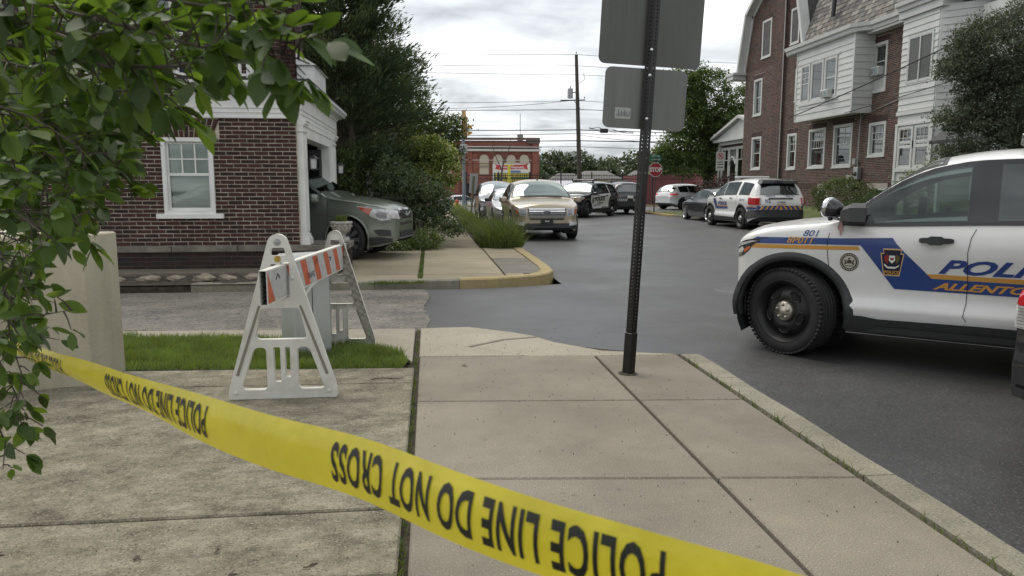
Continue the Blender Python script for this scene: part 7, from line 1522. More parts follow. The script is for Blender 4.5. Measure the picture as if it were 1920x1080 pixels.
# maroon stable building, white tents, houses, tower
mr = thing('maroon_building', 'low maroon building with pale wall and red doors behind the fence', 'building'); MRM = mat('maroon_siding', (.13, .030, .035), .8, var=.15, vscale=.8); CRW = mat('cream_block_wall', (.42, .37, .32), .85)
b = MB(); b.box(21.0, 26.3, 72, 80, -1.2, 2.6); b.build('wing_wall', MRM, mr); b = MB(); b.box(26.3, 60, 72, 80, -1.2, 1.55); b.build('wall', CRW, mr); b = MB(); b.box(26.3, 60, 71.6, 80.3, 1.55, 2.75, T=lambda x, y, z: (x, y+(z-1.55)*1.2, z)); b.build('roof', MRM, mr)
for x in (28.2, 31.7, 36.2, 40.5): b = MB(); b.box(x, x+1.5, 71.93, 72, -1.2, 1.15); d_ = b.build('stable_door', mat('barn_red', (.22, .03, .03), .7), mr); b = MB(); b.box(x-.12, x, 71.9, 72, -1.2, 1.25); b.box(x+1.5, x+1.62, 71.9, 72, -1.2, 1.25); b.build('door_trim', LW, d_)
b = MB(); b.lathe([(.55, 0), (.55, .06), (.42, .06), (.42, 0)], 20, T=lambda x, y, z: (34.8+x, 71.95-z, .6+y), closed=True); b.build('wheel_ornament', MATS['barn_red'], mr)
for i, (x0, x1, y, h, lb) in enumerate([(10.5, 15.5, 78, 2.1, 'long white exhibition tent left of the pole'), (16.0, 19.5, 84, 1.9, 'white tent with a sloping end right of the pole')]):
    t = thing('exhibition_tent', lb, 'tent', group='white tents in the fairground'); b = MB(); b.box(x0, x1, y, y+6, -1.6, h-1.0); b.build('tent_wall', mat('tent_white', (.62, .60, .64), .8), t); b = MB(); b.prism([(y-.2, h-1.0), (y+6.2, h-1.0), (y+3, h)], x0-.1, x1+.1, lambda a, z, x: (x, a, z)); b.build('tent_roof', mat('tent_lilac', (.60, .58, .66), .8), t)
    b = MB(); b.box(x0, x1, y-.06, y-.01, -1.3, -.1); b.build('tent_banner', mat('tent_orange', (.50, .30, .20), .8, var=.6, vscale=2), t)
for i, (x, y, w_, h, mm, lb) in enumerate([(24.5, 130, 6, 3.6, mat('beige_house', (.36, .33, .27), .8), 'small beige house with grey hipped roof left of the pole'), (29.5, 128, 8, 4.0, MATS['beige_house'], 'wider beige house directly behind the pole'), (44, 150, 5, 4.6, mat('white_house', (.6, .6, .58), .8), 'white house on the hill right of the pole')]):
    t = thing('far_house', lb, 'house', (x, y, -1.8), group='houses beyond the fairground'); b = MB(); b.box(-w_/2, w_/2, 0, 6, 0, h+.6); b.build('wall', mm, t); b = MB(); z = h+.6; b.add([(-w_/2-.4, -.4, z), (w_/2+.4, -.4, z), (w_/2+.4, 6.4, z), (-w_/2-.4, 6.4, z), (-w_/4, 3, z+1.5), (w_/4, 3, z+1.5)], [(0, 1, 5, 4), (1, 2, 5), (2, 3, 4, 5), (3, 0, 4), (3, 2, 1, 0)]); b.build('roof', mat('house_roof_grey', (.16, .155, .15), .9), t)
    for k in range(3): b = MB(); b.box(-w_/2+.8+k*w_/3.2, -w_/2+1.7+k*w_/3.2, -.05, .0, h-1.4, h-.2); b.build('window', GLASS_D, t)
tw = thing('water_tower', 'pale grey block tower above the tree line beside the pole', 'tower', (36.0, 190, -1.8)); b = MB(); b.bbox(-1.9, 1.9, -2, 2, 4, 12.2, .2); b.build('tower_block', mat('tower_grey', (.36, .38, .38), .8), tw); b = MB(); b.box(-.7, .7, -.7, .7, 0, 4); b.build('tower_leg', MATS['tower_grey'], tw)
pc = Car(dict(SEDAN), 'parked_sedan', 'white sedan parked behind the iron fence near the signal pole', 'car', PW2, (4.6, 66.5, -.75), 180, .12, 8); pc.sideglass(((.72, 1.5), (1.6, 2.45))); pc.windscreen()
# brick house end beyond the conifer
hb = thing('neighbour_house', 'brick porch pier and white post half hidden behind the shrubs', 'house'); b = MB(); b.box(-9, -1.7, 24, 34, 0, 6.5); b.build('wall', MORTAR2, hb); WN = WF((0, 23.998, 0), (1, 0, 0), (0, -1, 0)); bricks_joined('brick_field', WN, brickrows(-7, -1.7, 0, 6.4, [], .213, .0677), BRK2, hb, .012, .008, 50)
b = MB(); b.box(-1.35, -.9, 19.3, 19.75, 0, 1.9); b.build('porch_pier', MORTAR, hb); bricks_joined('pier_brick', WF((0, 19.3, 0), (1, 0, 0), (0, -1, 0)), brickrows(-1.35, -.9, 0, 1.9, [], .213, .0677), BRK, hb, .012, .008, 51); b = MB(); b.bbox(-1.6, -1.42, 19.4, 19.55, 0, 1.75, .01); b.box(-.88, -.2, 19.5, 19.56, .5, 1.6); b.build('white_post', WHITE, hb)
# ---------------- vegetation ----------------
def leafmesh(name, C_, size, m, parent=None, asp=.55, up=.35, seed=1, dirs=None, fold=.0, mi=None, **kw):
    """many leaf-sized rhombi at points C_"""
    r = np.random.default_rng(seed); C_ = np.asarray(C_, float); n = len(C_)
    sz = size*r.uniform(.6, 1.3, n)[:, None]
    d = r.normal(size=(n, 3)) if dirs is None else np.asarray(dirs, float)+r.normal(size=(n, 3))*.35
    d /= np.linalg.norm(d, axis=1)[:, None]+1e-9
    nr = r.normal(size=(n, 3)); nr[:, 2] = np.abs(nr[:, 2])+up*2; s_ = np.cross(nr, d); s_ /= np.linalg.norm(s_, axis=1)[:, None]+1e-9
    V = np.stack([C_-d*sz*.5, C_-d*sz*.02+s_*sz*asp*.5, C_+d*sz*.5, C_-d*sz*.02-s_*sz*asp*.5], 1).reshape(-1, 3)
    me = bpy.data.meshes.new(name); me.vertices.add(n*4); me.vertices.foreach_set('co', V.ravel()); me.loops.add(n*4); me.loops.foreach_set('vertex_index', np.arange(n*4)); me.polygons.add(n); me.polygons.foreach_set('loop_start', np.arange(n)*4)
    for x in (m if isinstance(m, list) else [m]): me.materials.append(x)
    if isinstance(m, list): me.polygons.foreach_set('material_index', (mi if mi is not None else r.integers(0, len(m), n)).astype(np.int32))
    me.update(); me.validate(); return obj(name, me, parent, **kw)
def clumps(blobs, per, n, cs, seed, shell=.75, flat=.7):
    """points in clumps spread through ellipsoids (cx,cy,cz,rx,ry,rz)"""
    r = np.random.default_rng(seed); P = []; w = np.array([b_[3]*b_[4]*b_[5] for b_ in blobs])**.67; w /= w.sum()
    for b_, k in zip(blobs, (w*n).astype(int)+1):
        d = r.normal(size=(k, 3)); d /= np.linalg.norm(d, axis=1)[:, None]; rad = shell+(1.08-shell)*r.random(k)**.7; rad[r.random(k) < .22] *= r.random()
        c = np.array(b_[:3])+d*rad[:, None]*np.array(b_[3:6]); q = r.normal(size=(k, per, 3))*cs*r.uniform(.5, 1.3, (k, 1, 1)); q[:, :, 2] *= flat; P.append((c[:, None]+q).reshape(-1, 3))
    return np.concatenate(P)
def leafmats(pre, cols, tr=.3): return [mat(f'{pre}_leaf_{n_}', c, .55, trans=tr, var=.25, vscale=1.5) for n_, c in zip(('dark', 'mid', 'light', 'fresh'), cols)]
BARK = mat('tree_bark', (.07, .058, .045), .95, var=.4, vscale=6, stretch=(3, 3, .4), bump=.6, bscale=20)
def limbs(b, base, tops, r0):
    for t in tops:
        m_ = [(base[i]+(t[i]-base[i])*.5)+(.12*math.sin(t[0]*3+i)) for i in range(3)]; b.tube([base, m_, t], [r0, r0*.6, r0*.2], 7)
def tree(name, label, cat, trunk, r0, blobs, per, n, cs, size, mats_, seed, group=None, limb_n=7, **kw):
    t = thing(name, label, cat, trunk[0], 0, group); o = Vector(trunk[0]); b = MB(); b.tube([Vector(p)-o for p in trunk], [r0*(1-.55*i/(len(trunk)-1)) for i in range(len(trunk))], 10)
    r = random.Random(seed); tp_ = Vector(trunk[-1])-o
    for q in range(limb_n): bl = blobs[q % len(blobs)]; k_ = r.uniform(.45, .95); limbs(b, tuple(tp_*k_), [(bl[0]-o.x+r.uniform(-.5, .5)*bl[3], bl[1]-o.y+r.uniform(-.5, .5)*bl[4], bl[2]-o.z+r.uniform(-.2, .6)*bl[5])], r0*.4)
    b.build('trunk', BARK, t, smooth=True); P = clumps(blobs, per, n, cs, seed)-np.array(o); c = leafmesh('crown', P, size, mats_, t, seed=seed, **kw); c['kind'] = 'stuff'; return t
# big conifer beside the garage
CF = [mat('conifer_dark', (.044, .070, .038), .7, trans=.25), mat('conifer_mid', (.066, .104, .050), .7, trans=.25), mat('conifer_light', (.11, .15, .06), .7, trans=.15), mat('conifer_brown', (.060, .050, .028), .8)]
t = thing('conifer', 'tall dark feathery conifer rising beside the garage', 'tree', (-2.35, 20.2, 0)); b = MB(); b.tube([(0, 0, 0), (.05, 0, 3), (0, 0, 7), (0, 0, 12.5)], [.26, .22, .15, .03], 12); b.tube([(.5, -.8, 0), (.45, -.7, 2.2), (.3, -.5, 4)], [.11, .09, .05], 8); b.build('trunk', BARK, t, smooth=True)
r = np.random.default_rng(5); P = []; D = []; MI = []; br_ = MB()
for k in range(700):
    z = 1.3+11*r.random()**1.0; R0 = (2.35 if z < 4.2 else 2.35-(z-4.2)*.30)*r.uniform(.78, 1.14); a = r.random()*2*math.pi; R0 *= .88+.24*(.5+.5*math.sin(a*3+z*1.1)); rise = .25+.55*r.random(); droop = -.5 if z < 2.6 else 0
    q = np.linspace(.12, 1, 16); bx = np.stack([np.cos(a)*R0*q, np.sin(a)*R0*q, z+(rise*q**1.6+droop*q)*1.0+0*q], 1)
    if k % 7 == 0: br_.tube([tuple(bx[0]), tuple(bx[7]), tuple(bx[-1])], [.035, .02, .006], 5)
    for i in range(2, 16):
        m_ = 20 if i > 5 else 8; wd = .34*(1-.6*q[i])+.05; pp = bx[i]+r.normal(size=(m_, 3))*np.array([wd*.55, wd*.55, .09]); dd = np.tile(np.array([math.cos(a), math.sin(a), .55]), (m_, 1))
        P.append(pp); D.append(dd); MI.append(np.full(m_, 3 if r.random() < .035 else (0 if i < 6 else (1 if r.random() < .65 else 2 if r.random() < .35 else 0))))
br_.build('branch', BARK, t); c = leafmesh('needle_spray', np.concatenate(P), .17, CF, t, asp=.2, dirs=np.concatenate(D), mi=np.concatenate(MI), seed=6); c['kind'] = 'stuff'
DM = leafmats('broad', [(.040, .066, .018), (.058, .096, .023), (.085, .130, .032), (.110, .165, .042)])
tree('deciduous_tree', 'rounded green tree just right of the conifer', 'tree', [(-.9, 27, 0), (-.8, 27, 3), (-.7, 27, 5)], .2, [(-2.0, 27, 4.6, 2.0, 1.8, 1.8), (-1.6, 26.6, 3.4, 1.5, 1.6, 1.6), (-1.1, 27.4, 4.0, 1.05, 1.2, 1.2), (-1.3, 27, 2.4, 1.3, 1.3, 1.0)], 26, 900, .15, .10, DM, 12)
tree('deciduous_tree', 'dark leafy tree with a branch reaching over the corner', 'tree', [(-.6, 23.5, 0), (-.5, 23.5, 2), (-.2, 23.5, 3)], .13, [(-.5, 23.5, 2.9, 1.0, 1.0, .9), (.2, 23.4, 3.05, .85, .7, .55), (.75, 23.3, 3.2, .45, .5, .35), (.75, 23.3, 2.3, .3, .4, .35)], 24, 460, .11, .085, DM[:3], 13)
DG = [mat('dogwood_green', (.13, .20, .045), .5, trans=.35), mat('dogwood_yellow', (.34, .42, .10), .5, trans=.3), mat('dogwood_pale', (.42, .44, .22), .5, trans=.25), DM[2]]
t = tree('dogwood', 'yellow-green flowering dogwood glowing beside the signal pole', 'tree', [(.1, 19.3, 0), (.12, 19.3, 1.0), (.15, 19.3, 1.6)], .06, [(.10, 19.3, 2.15, .50, .5, .45), (.40, 19.2, 1.75, .40, .4, .38), (-.12, 19.3, 2.4, .36, .4, .26), (.42, 19.1, 2.15, .28, .3, .2), (.05, 19.1, 1.65, .35, .4, .3)], 22, 420, .075, .075, DG, 14, up=1.2)
tree('dark_shrub', 'large dark loose shrub hanging over the far sidewalk', 'shrub', [(-.45, 17.6, 0), (-.35, 17.6, .8), (-.2, 17.6, 1.5)], .05, [(-.6, 17.8, 1.25, .55, .7, .62), (-.1, 17.6, .90, .52, .6, .55), (.16, 17.4, 1.05, .32, .5, .40), (-.9, 18.2, 1.6, .4, .6, .5), (.30, 17.0, .55, .42, .4, .25), (-.9, 18.2, 1.0, .45, .5, .7), (.48, 16.8, .42, .25, .3, .16)], 24, 620, .085, .072, leafmats('shrub', [(.050, .080, .038), (.072, .112, .050), (.11, .15, .07)], .32), 15)
P = clumps([(-.55, 16.3, .10, .65, .55, .22), (-.1, 16.25, .18, .35, .4, .30), (-1.3, 16.3, .08, .5, .4, .15)], 16, 260, .05, 16, .5); leafmesh('ground_cover', P, .06, [DM[1], DM[2], DM[3]], seed=17, label='bright green ground cover below the dark shrub', cat='ground cover', kind='stuff')
P = clumps([(-.95, 16.0, .08, .42, .22, .10)], 10, 60, .05, 18, .5); leafmesh('variegated_plant', P, .07, [mat('variegated_cream', (.36, .38, .22), .6), DM[2]], seed=19, label='cream edged leafy plant near the green car bumper', cat='plant', kind='stuff')
# climbing greenery behind the garage
P = clumps([(-1.9, 18.3, 1.2, .5, .5, 1.1), (-1.2, 18.6, .9, .6, .5, .9)], 16, 260, .09, 20, .5); leafmesh('climbing_plant', P, .08, DM[:3], seed=21, label='leafy climber around the garden fence', cat='plant', kind='stuff')
GBL3 = mat('tall_grass_pale', (.12, .16, .045), .6, var=.4, vscale=3, trans=.35, col2=(.20, .22, .09))
# tall grass strip
r = random.Random(9)
for i, (x, y, rx, ry, h) in enumerate([(1.62, 16.9, .50, .75, .62), (1.55, 18.4, .45, .8, .48), (1.62, 20.2, .42, 1.0, .42), (1.55, 22.6, .4, 1.3, .38), (1.5, 25.5, .38, 1.6, .36), (1.5, 29, .36, 2.0, .36), (1.5, 33.5, .34, 2.6, .38), (1.45, 39, .3, 3, .42)]):
    nb = 2600 if i == 0 else 1700 if i < 3 else 1000; pp = []; hh = []
    for _ in range(nb):
        a, q = r.uniform(0, 6.283), math.sqrt(r.random()); px_, py_ = x+rx*q*math.cos(a), y+ry*q*math.sin(a); pp.append((px_, py_, 0)); hh.append(h*(1-.35*q*q)*r.uniform(.2, 1.25)*(1.2 if math.sin(px_*9)+math.sin(py_*7) > .2 else .75))
    nm = ['shaggy tall grass clump nearest the tan crossover', 'tall grass clump second from the corner', 'grass tuft third along the verge', 'grass tuft beside the silver sedan', 'grass beside the minivan nose', 'grass beside the minivan', 'low grass before the road sign', 'farthest grass near the hydrant'][i]
    blades('tall_grass', pp, hh, .0075+.0010*i, [GBL2, GBL3][i % 2], 1.35, 30+i, label=nm, cat='grass', kind='stuff')
# big tree right of the stop sign and its neighbours
tree('deciduous_tree', 'tall spreading tree with a dark trunk behind the white SUV', 'tree', [(18.6, 48.3, 0), (18.6, 48.3, 2.2), (18.5, 48.3, 5), (17.7, 48.3, 8.5)], .42,
     [(17.0, 48.3, 8.1, 1.15, 1.2, 1.7), (18.3, 48.3, 7.3, 1.5, 1.5, 1.8), (16.8, 48, 5.9, 1.4, 1.5, 1.3), (19.0, 48.6, 5.5, 1.9, 1.8, 1.6), (16.3, 47.8, 3.9, 1.5, 1.5, 1.0), (17.6, 47.8, 3.0, 2.2, 1.6, 1.0), (19.8, 48.3, 3.6, 1.6, 1.6, 1.3), (15.3, 47.8, 3.3, .7, .9, .6)], 26, 2100, .22, .15, DM, 40, limb_n=14)
tree('deciduous_tree', 'brighter green tree against the brown house gable', 'tree', [(21.2, 47, 0), (21.1, 47, 3), (20.9, 47, 6)], .3, [(20.6, 47, 6.4, 1.6, 1.4, 1.5), (21.3, 47, 4.9, 1.8, 1.6, 1.5), (19.6, 46.6, 5.4, 1.0, 1.0, 1.1), (21.8, 47, 7.6, 1.5, 1.4, 1.2)], 26, 1100, .2, .14, DM[1:], 41)
# yew at right in front of the porch bay
YW = [mat('yew_dark', (.048, .064, .042), .7, trans=.25), mat('yew_mid', (.070, .090, .058), .7, trans=.25), mat('yew_grey', (.10, .125, .085), .7, trans=.12)]
tree('evergreen_tree', 'dark evergreen tree overhanging the porch bay at the right edge', 'tree', [(14.9, 17.6, 0), (14.9, 17.6, 2), (14.9, 17.6, 5)], .22, [(14.4, 17.7, 4.7, 1.2, 1.3, .95), (15.2, 17.4, 3.6, 1.5, 1.5, 1.2), (13.4, 17.9, 4.35, .50, .6, .38), (13.35, 17.9, 3.05, .42, .5, .30), (13.3, 18.0, 2.2, .28, .4, .24), (14.0, 17.6, 2.75, .65, .8, .7), (14.0, 17.7, 3.7, .7, .8, .6), (15.8, 17.2, 5.4, 1.5, 1.4, 1.0), (16.4, 17, 2.6, 1.1, 1.3, 1.0), (13.8, 17.8, 5.0, .6, .5, .4)], 36, 2700, .11, .09, YW, 42, asp=.35)
# shrubs at the brown house
tree('round_shrub', 'round clipped green shrub against the brown house wall', 'shrub', [(16.1, 26.5, .3), (16.1, 26.5, .6), (16.1, 26.5, .9)], .05, [(15.75, 26.9, .95, 1.15, 1.15, .72)], 26, 760, .07, .055, leafmats('box', [(.045, .065, .022), (.070, .100, .030), (.105, .14, .045)], .25), 43, limb_n=3)
tree('low_hedge', 'low dark green hedge right of the round shrub', 'hedge', [(15.9, 24.0, .3), (15.9, 24, .5), (15.9, 24, .7)], .05, [(15.9, 24.6, .78, .75, .9, .42), (15.8, 23.5, .80, .75, .9, .40), (15.3, 25.2, .6, .5, .6, .3)], 26, 640, .06, .05, leafmats('hedge', [(.025, .050, .012), (.040, .078, .018), (.060, .105, .025)], .25), 44, limb_n=3)
tree('flowering_bush', 'pale leafy bush before the porch bay windows', 'bush', [(15.6, 22.2, .4), (15.6, 22.2, .8), (15.5, 22.2, 1.3)], .03, [(15.4, 22.2, 1.45, .5, .6, .45), (15.6, 21.8, 1.8, .3, .4, .35)], 14, 150, .09, .08, leafmats('pale', [(.09, .12, .045), (.16, .20, .08), (.26, .29, .16)], .3), 45, limb_n=3)
tree('red_shrub', 'small dark red leafed shrub at the far gable corner', 'shrub', [(16.3, 37.8, 0), (16.2, 37.8, .8), (16.1, 37.8, 1.4)], .04, [(16.0, 38.4, 1.45, .9, .9, .55), (15.3, 39.5, 1.2, .8, .8, .5)], 18, 220, .12, .09, [mat('purple_leaf', (.05, .022, .022), .6, trans=.2), mat('purple_leaf_dark', (.03, .018, .018), .6, trans=.2)], 46, limb_n=3)
# far trees, each its own
FT = leafmats('far', [(.040, .058, .026), (.055, .080, .034), (.075, .105, .042)], .15); r = random.Random(21)
far = [(23.5, 158, 6.3, 3.2, 'tree against the hall corner, lowest of the far row'), (27.5, 165, 9.0, 4.2, 'rounded far tree left of the grey tower'), (32.5, 160, 8.8, 4.2, 'far tree below the grey tower'), (21.5, 150, 4.6, 2.2, 'small dark far tree by the hall'), (39.5, 175, 6.4, 3.2, 'far tree just right of the pole'), (44, 185, 7.8, 4.0, 'dark far tree on the ridge'), (48.5, 165, 9.3, 4.0, 'tall far tree left of the sign post'), (53.5, 165, 10.3, 4.3, 'tallest far tree behind the sign post'), (58, 170, 9.6, 4.4, 'far tree right of the sign post'), (63, 160, 8.0, 4.0, 'far tree above the stop sign'), (37, 125, 3.3, 2.4, 'small light green tree before the white house'), (44, 122, 3.4, 2.6, 'light green rounded tree by the maroon building'), (70, 165, 8.5, 5, 'far tree behind the big trunk'), (80, 170, 9, 6, 'far tree glimpsed beside the brown house')]
for i, (x, y, h, w_, lb) in enumerate(far):
    z0 = -1.8; H2 = h+1.8
    tree('far_tree', lb, 'tree', [(x, y, z0), (x, y, z0+H2*.3), (x, y, z0+H2*.6)], .3, [(x, y, z0+H2*.60, w_*.9, w_*.8, H2*.42), (x-w_*.4, y, z0+H2*.42, w_*.6, w_*.6, H2*.32), (x+w_*.45, y, z0+H2*.42, w_*.6, w_*.6, H2*.34)], 16, 520, .5, .7, FT if i not in (10, 11) else leafmats('far_light', [(.09, .13, .03), (.12, .17, .045), (.15, .2, .06)], .2), 60+i, group='trees beyond the fairground', limb_n=2)
wd = MB()
P = clumps([(x, 215+8*math.sin(x), 4.5+1.8*math.sin(x*.13), 9, 5, 5.0) for x in range(-60, 140, 9)], 12, 2600, 1.0, 80, .6); leafmesh('distant_wood', P, 1.3, FT, seed=81, label='continuous distant wood along the horizon', cat='wood', kind='stuff')
sheet('hill', [(-300, 222), (300, 222), (300, 223), (-300, 223)], -1.7, FT[0]); hl_ = MB(); hl_.add([(-400, 224, -1.8), (400, 224, -1.8), (400, 232, 4.2), (-400, 232, 4.2)], [(0, 1, 2, 3)]); hl_.build('far_hills', mat('hill_green', (.05, .07, .035), 1), kind='structure')
# ---------------- foreground bush with large leaves ----------------
fbush = thing('leafy_bush', 'leafy green branches filling the upper left foreground', 'bush', (-2.2, 1.6, 0))
LM = [mat('near_leaf_deep', (.040, .075, .014), .55, trans=.38, var=.25, vscale=14), mat('near_leaf_green', (.060, .115, .018), .52, trans=.42, var=.25, vscale=14), mat('near_leaf_bright', (.10, .17, .026), .52, trans=.5, var=.2, vscale=14)]
def leafproto(k):
    out_ = [(0, 0), (.10, .09), (.25, .19), (.45, .25), (.65, .235), (.82, .15), (.94, .055), (1, 0)]; V = []; cup = .10+.05*k; bend = [.05, .16, -.06, .22][k]
    for x, y in out_:
        z = -bend*x*x*1.0
        V += [(x, -y*(.92+.06*k), z+cup*y), (x, 0, z-.012), (x, y, z+cup*y*(1.2 if k % 2 else .8))]
    F = [(i*3, i*3+1, i*3+4, i*3+3) for i in range(7)]+[(i*3+1, i*3+2, i*3+5, i*3+4) for i in range(7)]
    return V, F
PROT = [leafproto(k) for k in range(4)]
LME = {}
def leaf_mats(k, q):
    if (k, q) not in LME: LME[(k, q)] = mesh_from('leaf', PROT[k][0], PROT[k][1], LM[q], None, True)
    return LME[(k, q)]
r = random.Random(31); LEAVES = []; BRN = MB(); NB = 0
def twig_leaves(pts, r0, size, dens, spread=.5, up=.35, sub=True):
    """a branch with leaves and side twigs along it"""
    P = [Vector(p) for p in pts]; b = MB(); b.tube(P, [r0*(1-.75*i/(len(P)-1)) for i in range(len(P))], 6); b.build('branch', BARK, fbush, fix=False).matrix_parent_inverse = Matrix.Translation((2.2, -1.6, 0))
    tot = sum((q-p).length for p, q in zip(P, P[1:])); n = int(tot/dens); s = 0
    for i in range(n):
        t = (i+.5)/n*tot; k = 0
        while k < len(P)-2 and t > (P[k+1]-P[k]).length: t -= (P[k+1]-P[k]).length; k += 1
        p = P[k]+(P[k+1]-P[k]).normalized()*t; d = (P[k+1]-P[k]).normalized()
        a = r.uniform(0, 6.28); side = (d.orthogonal()*math.cos(a)+d.cross(d.orthogonal())*math.sin(a)); side.z += up*r.uniform(-.6, 1)
        tl = size*r.uniform(.3, 1.6) if sub else 0; e = p+(side.normalized()*.8+d*.5)*tl
        if tl > size*.5: tb = MB(); BRN.tube([p, (p+e)/2+Vector((0, 0, .004)), e], [.0022, .0016, .001], 4)
        m_ = r.choice((2, 3, 4)) if sub else 1
        for j in range(m_):
            dd = (d*r.uniform(.2, 1)+side.normalized()*r.uniform(.2, 1)+Vector((r.uniform(-1, 1), r.uniform(-1, 1), r.uniform(-.9, .5)))*spread).normalized()
            LEAVES.append((e+dd*.004, dd, size*r.uniform(.65, 1.25), r.uniform(-.9, .9)))
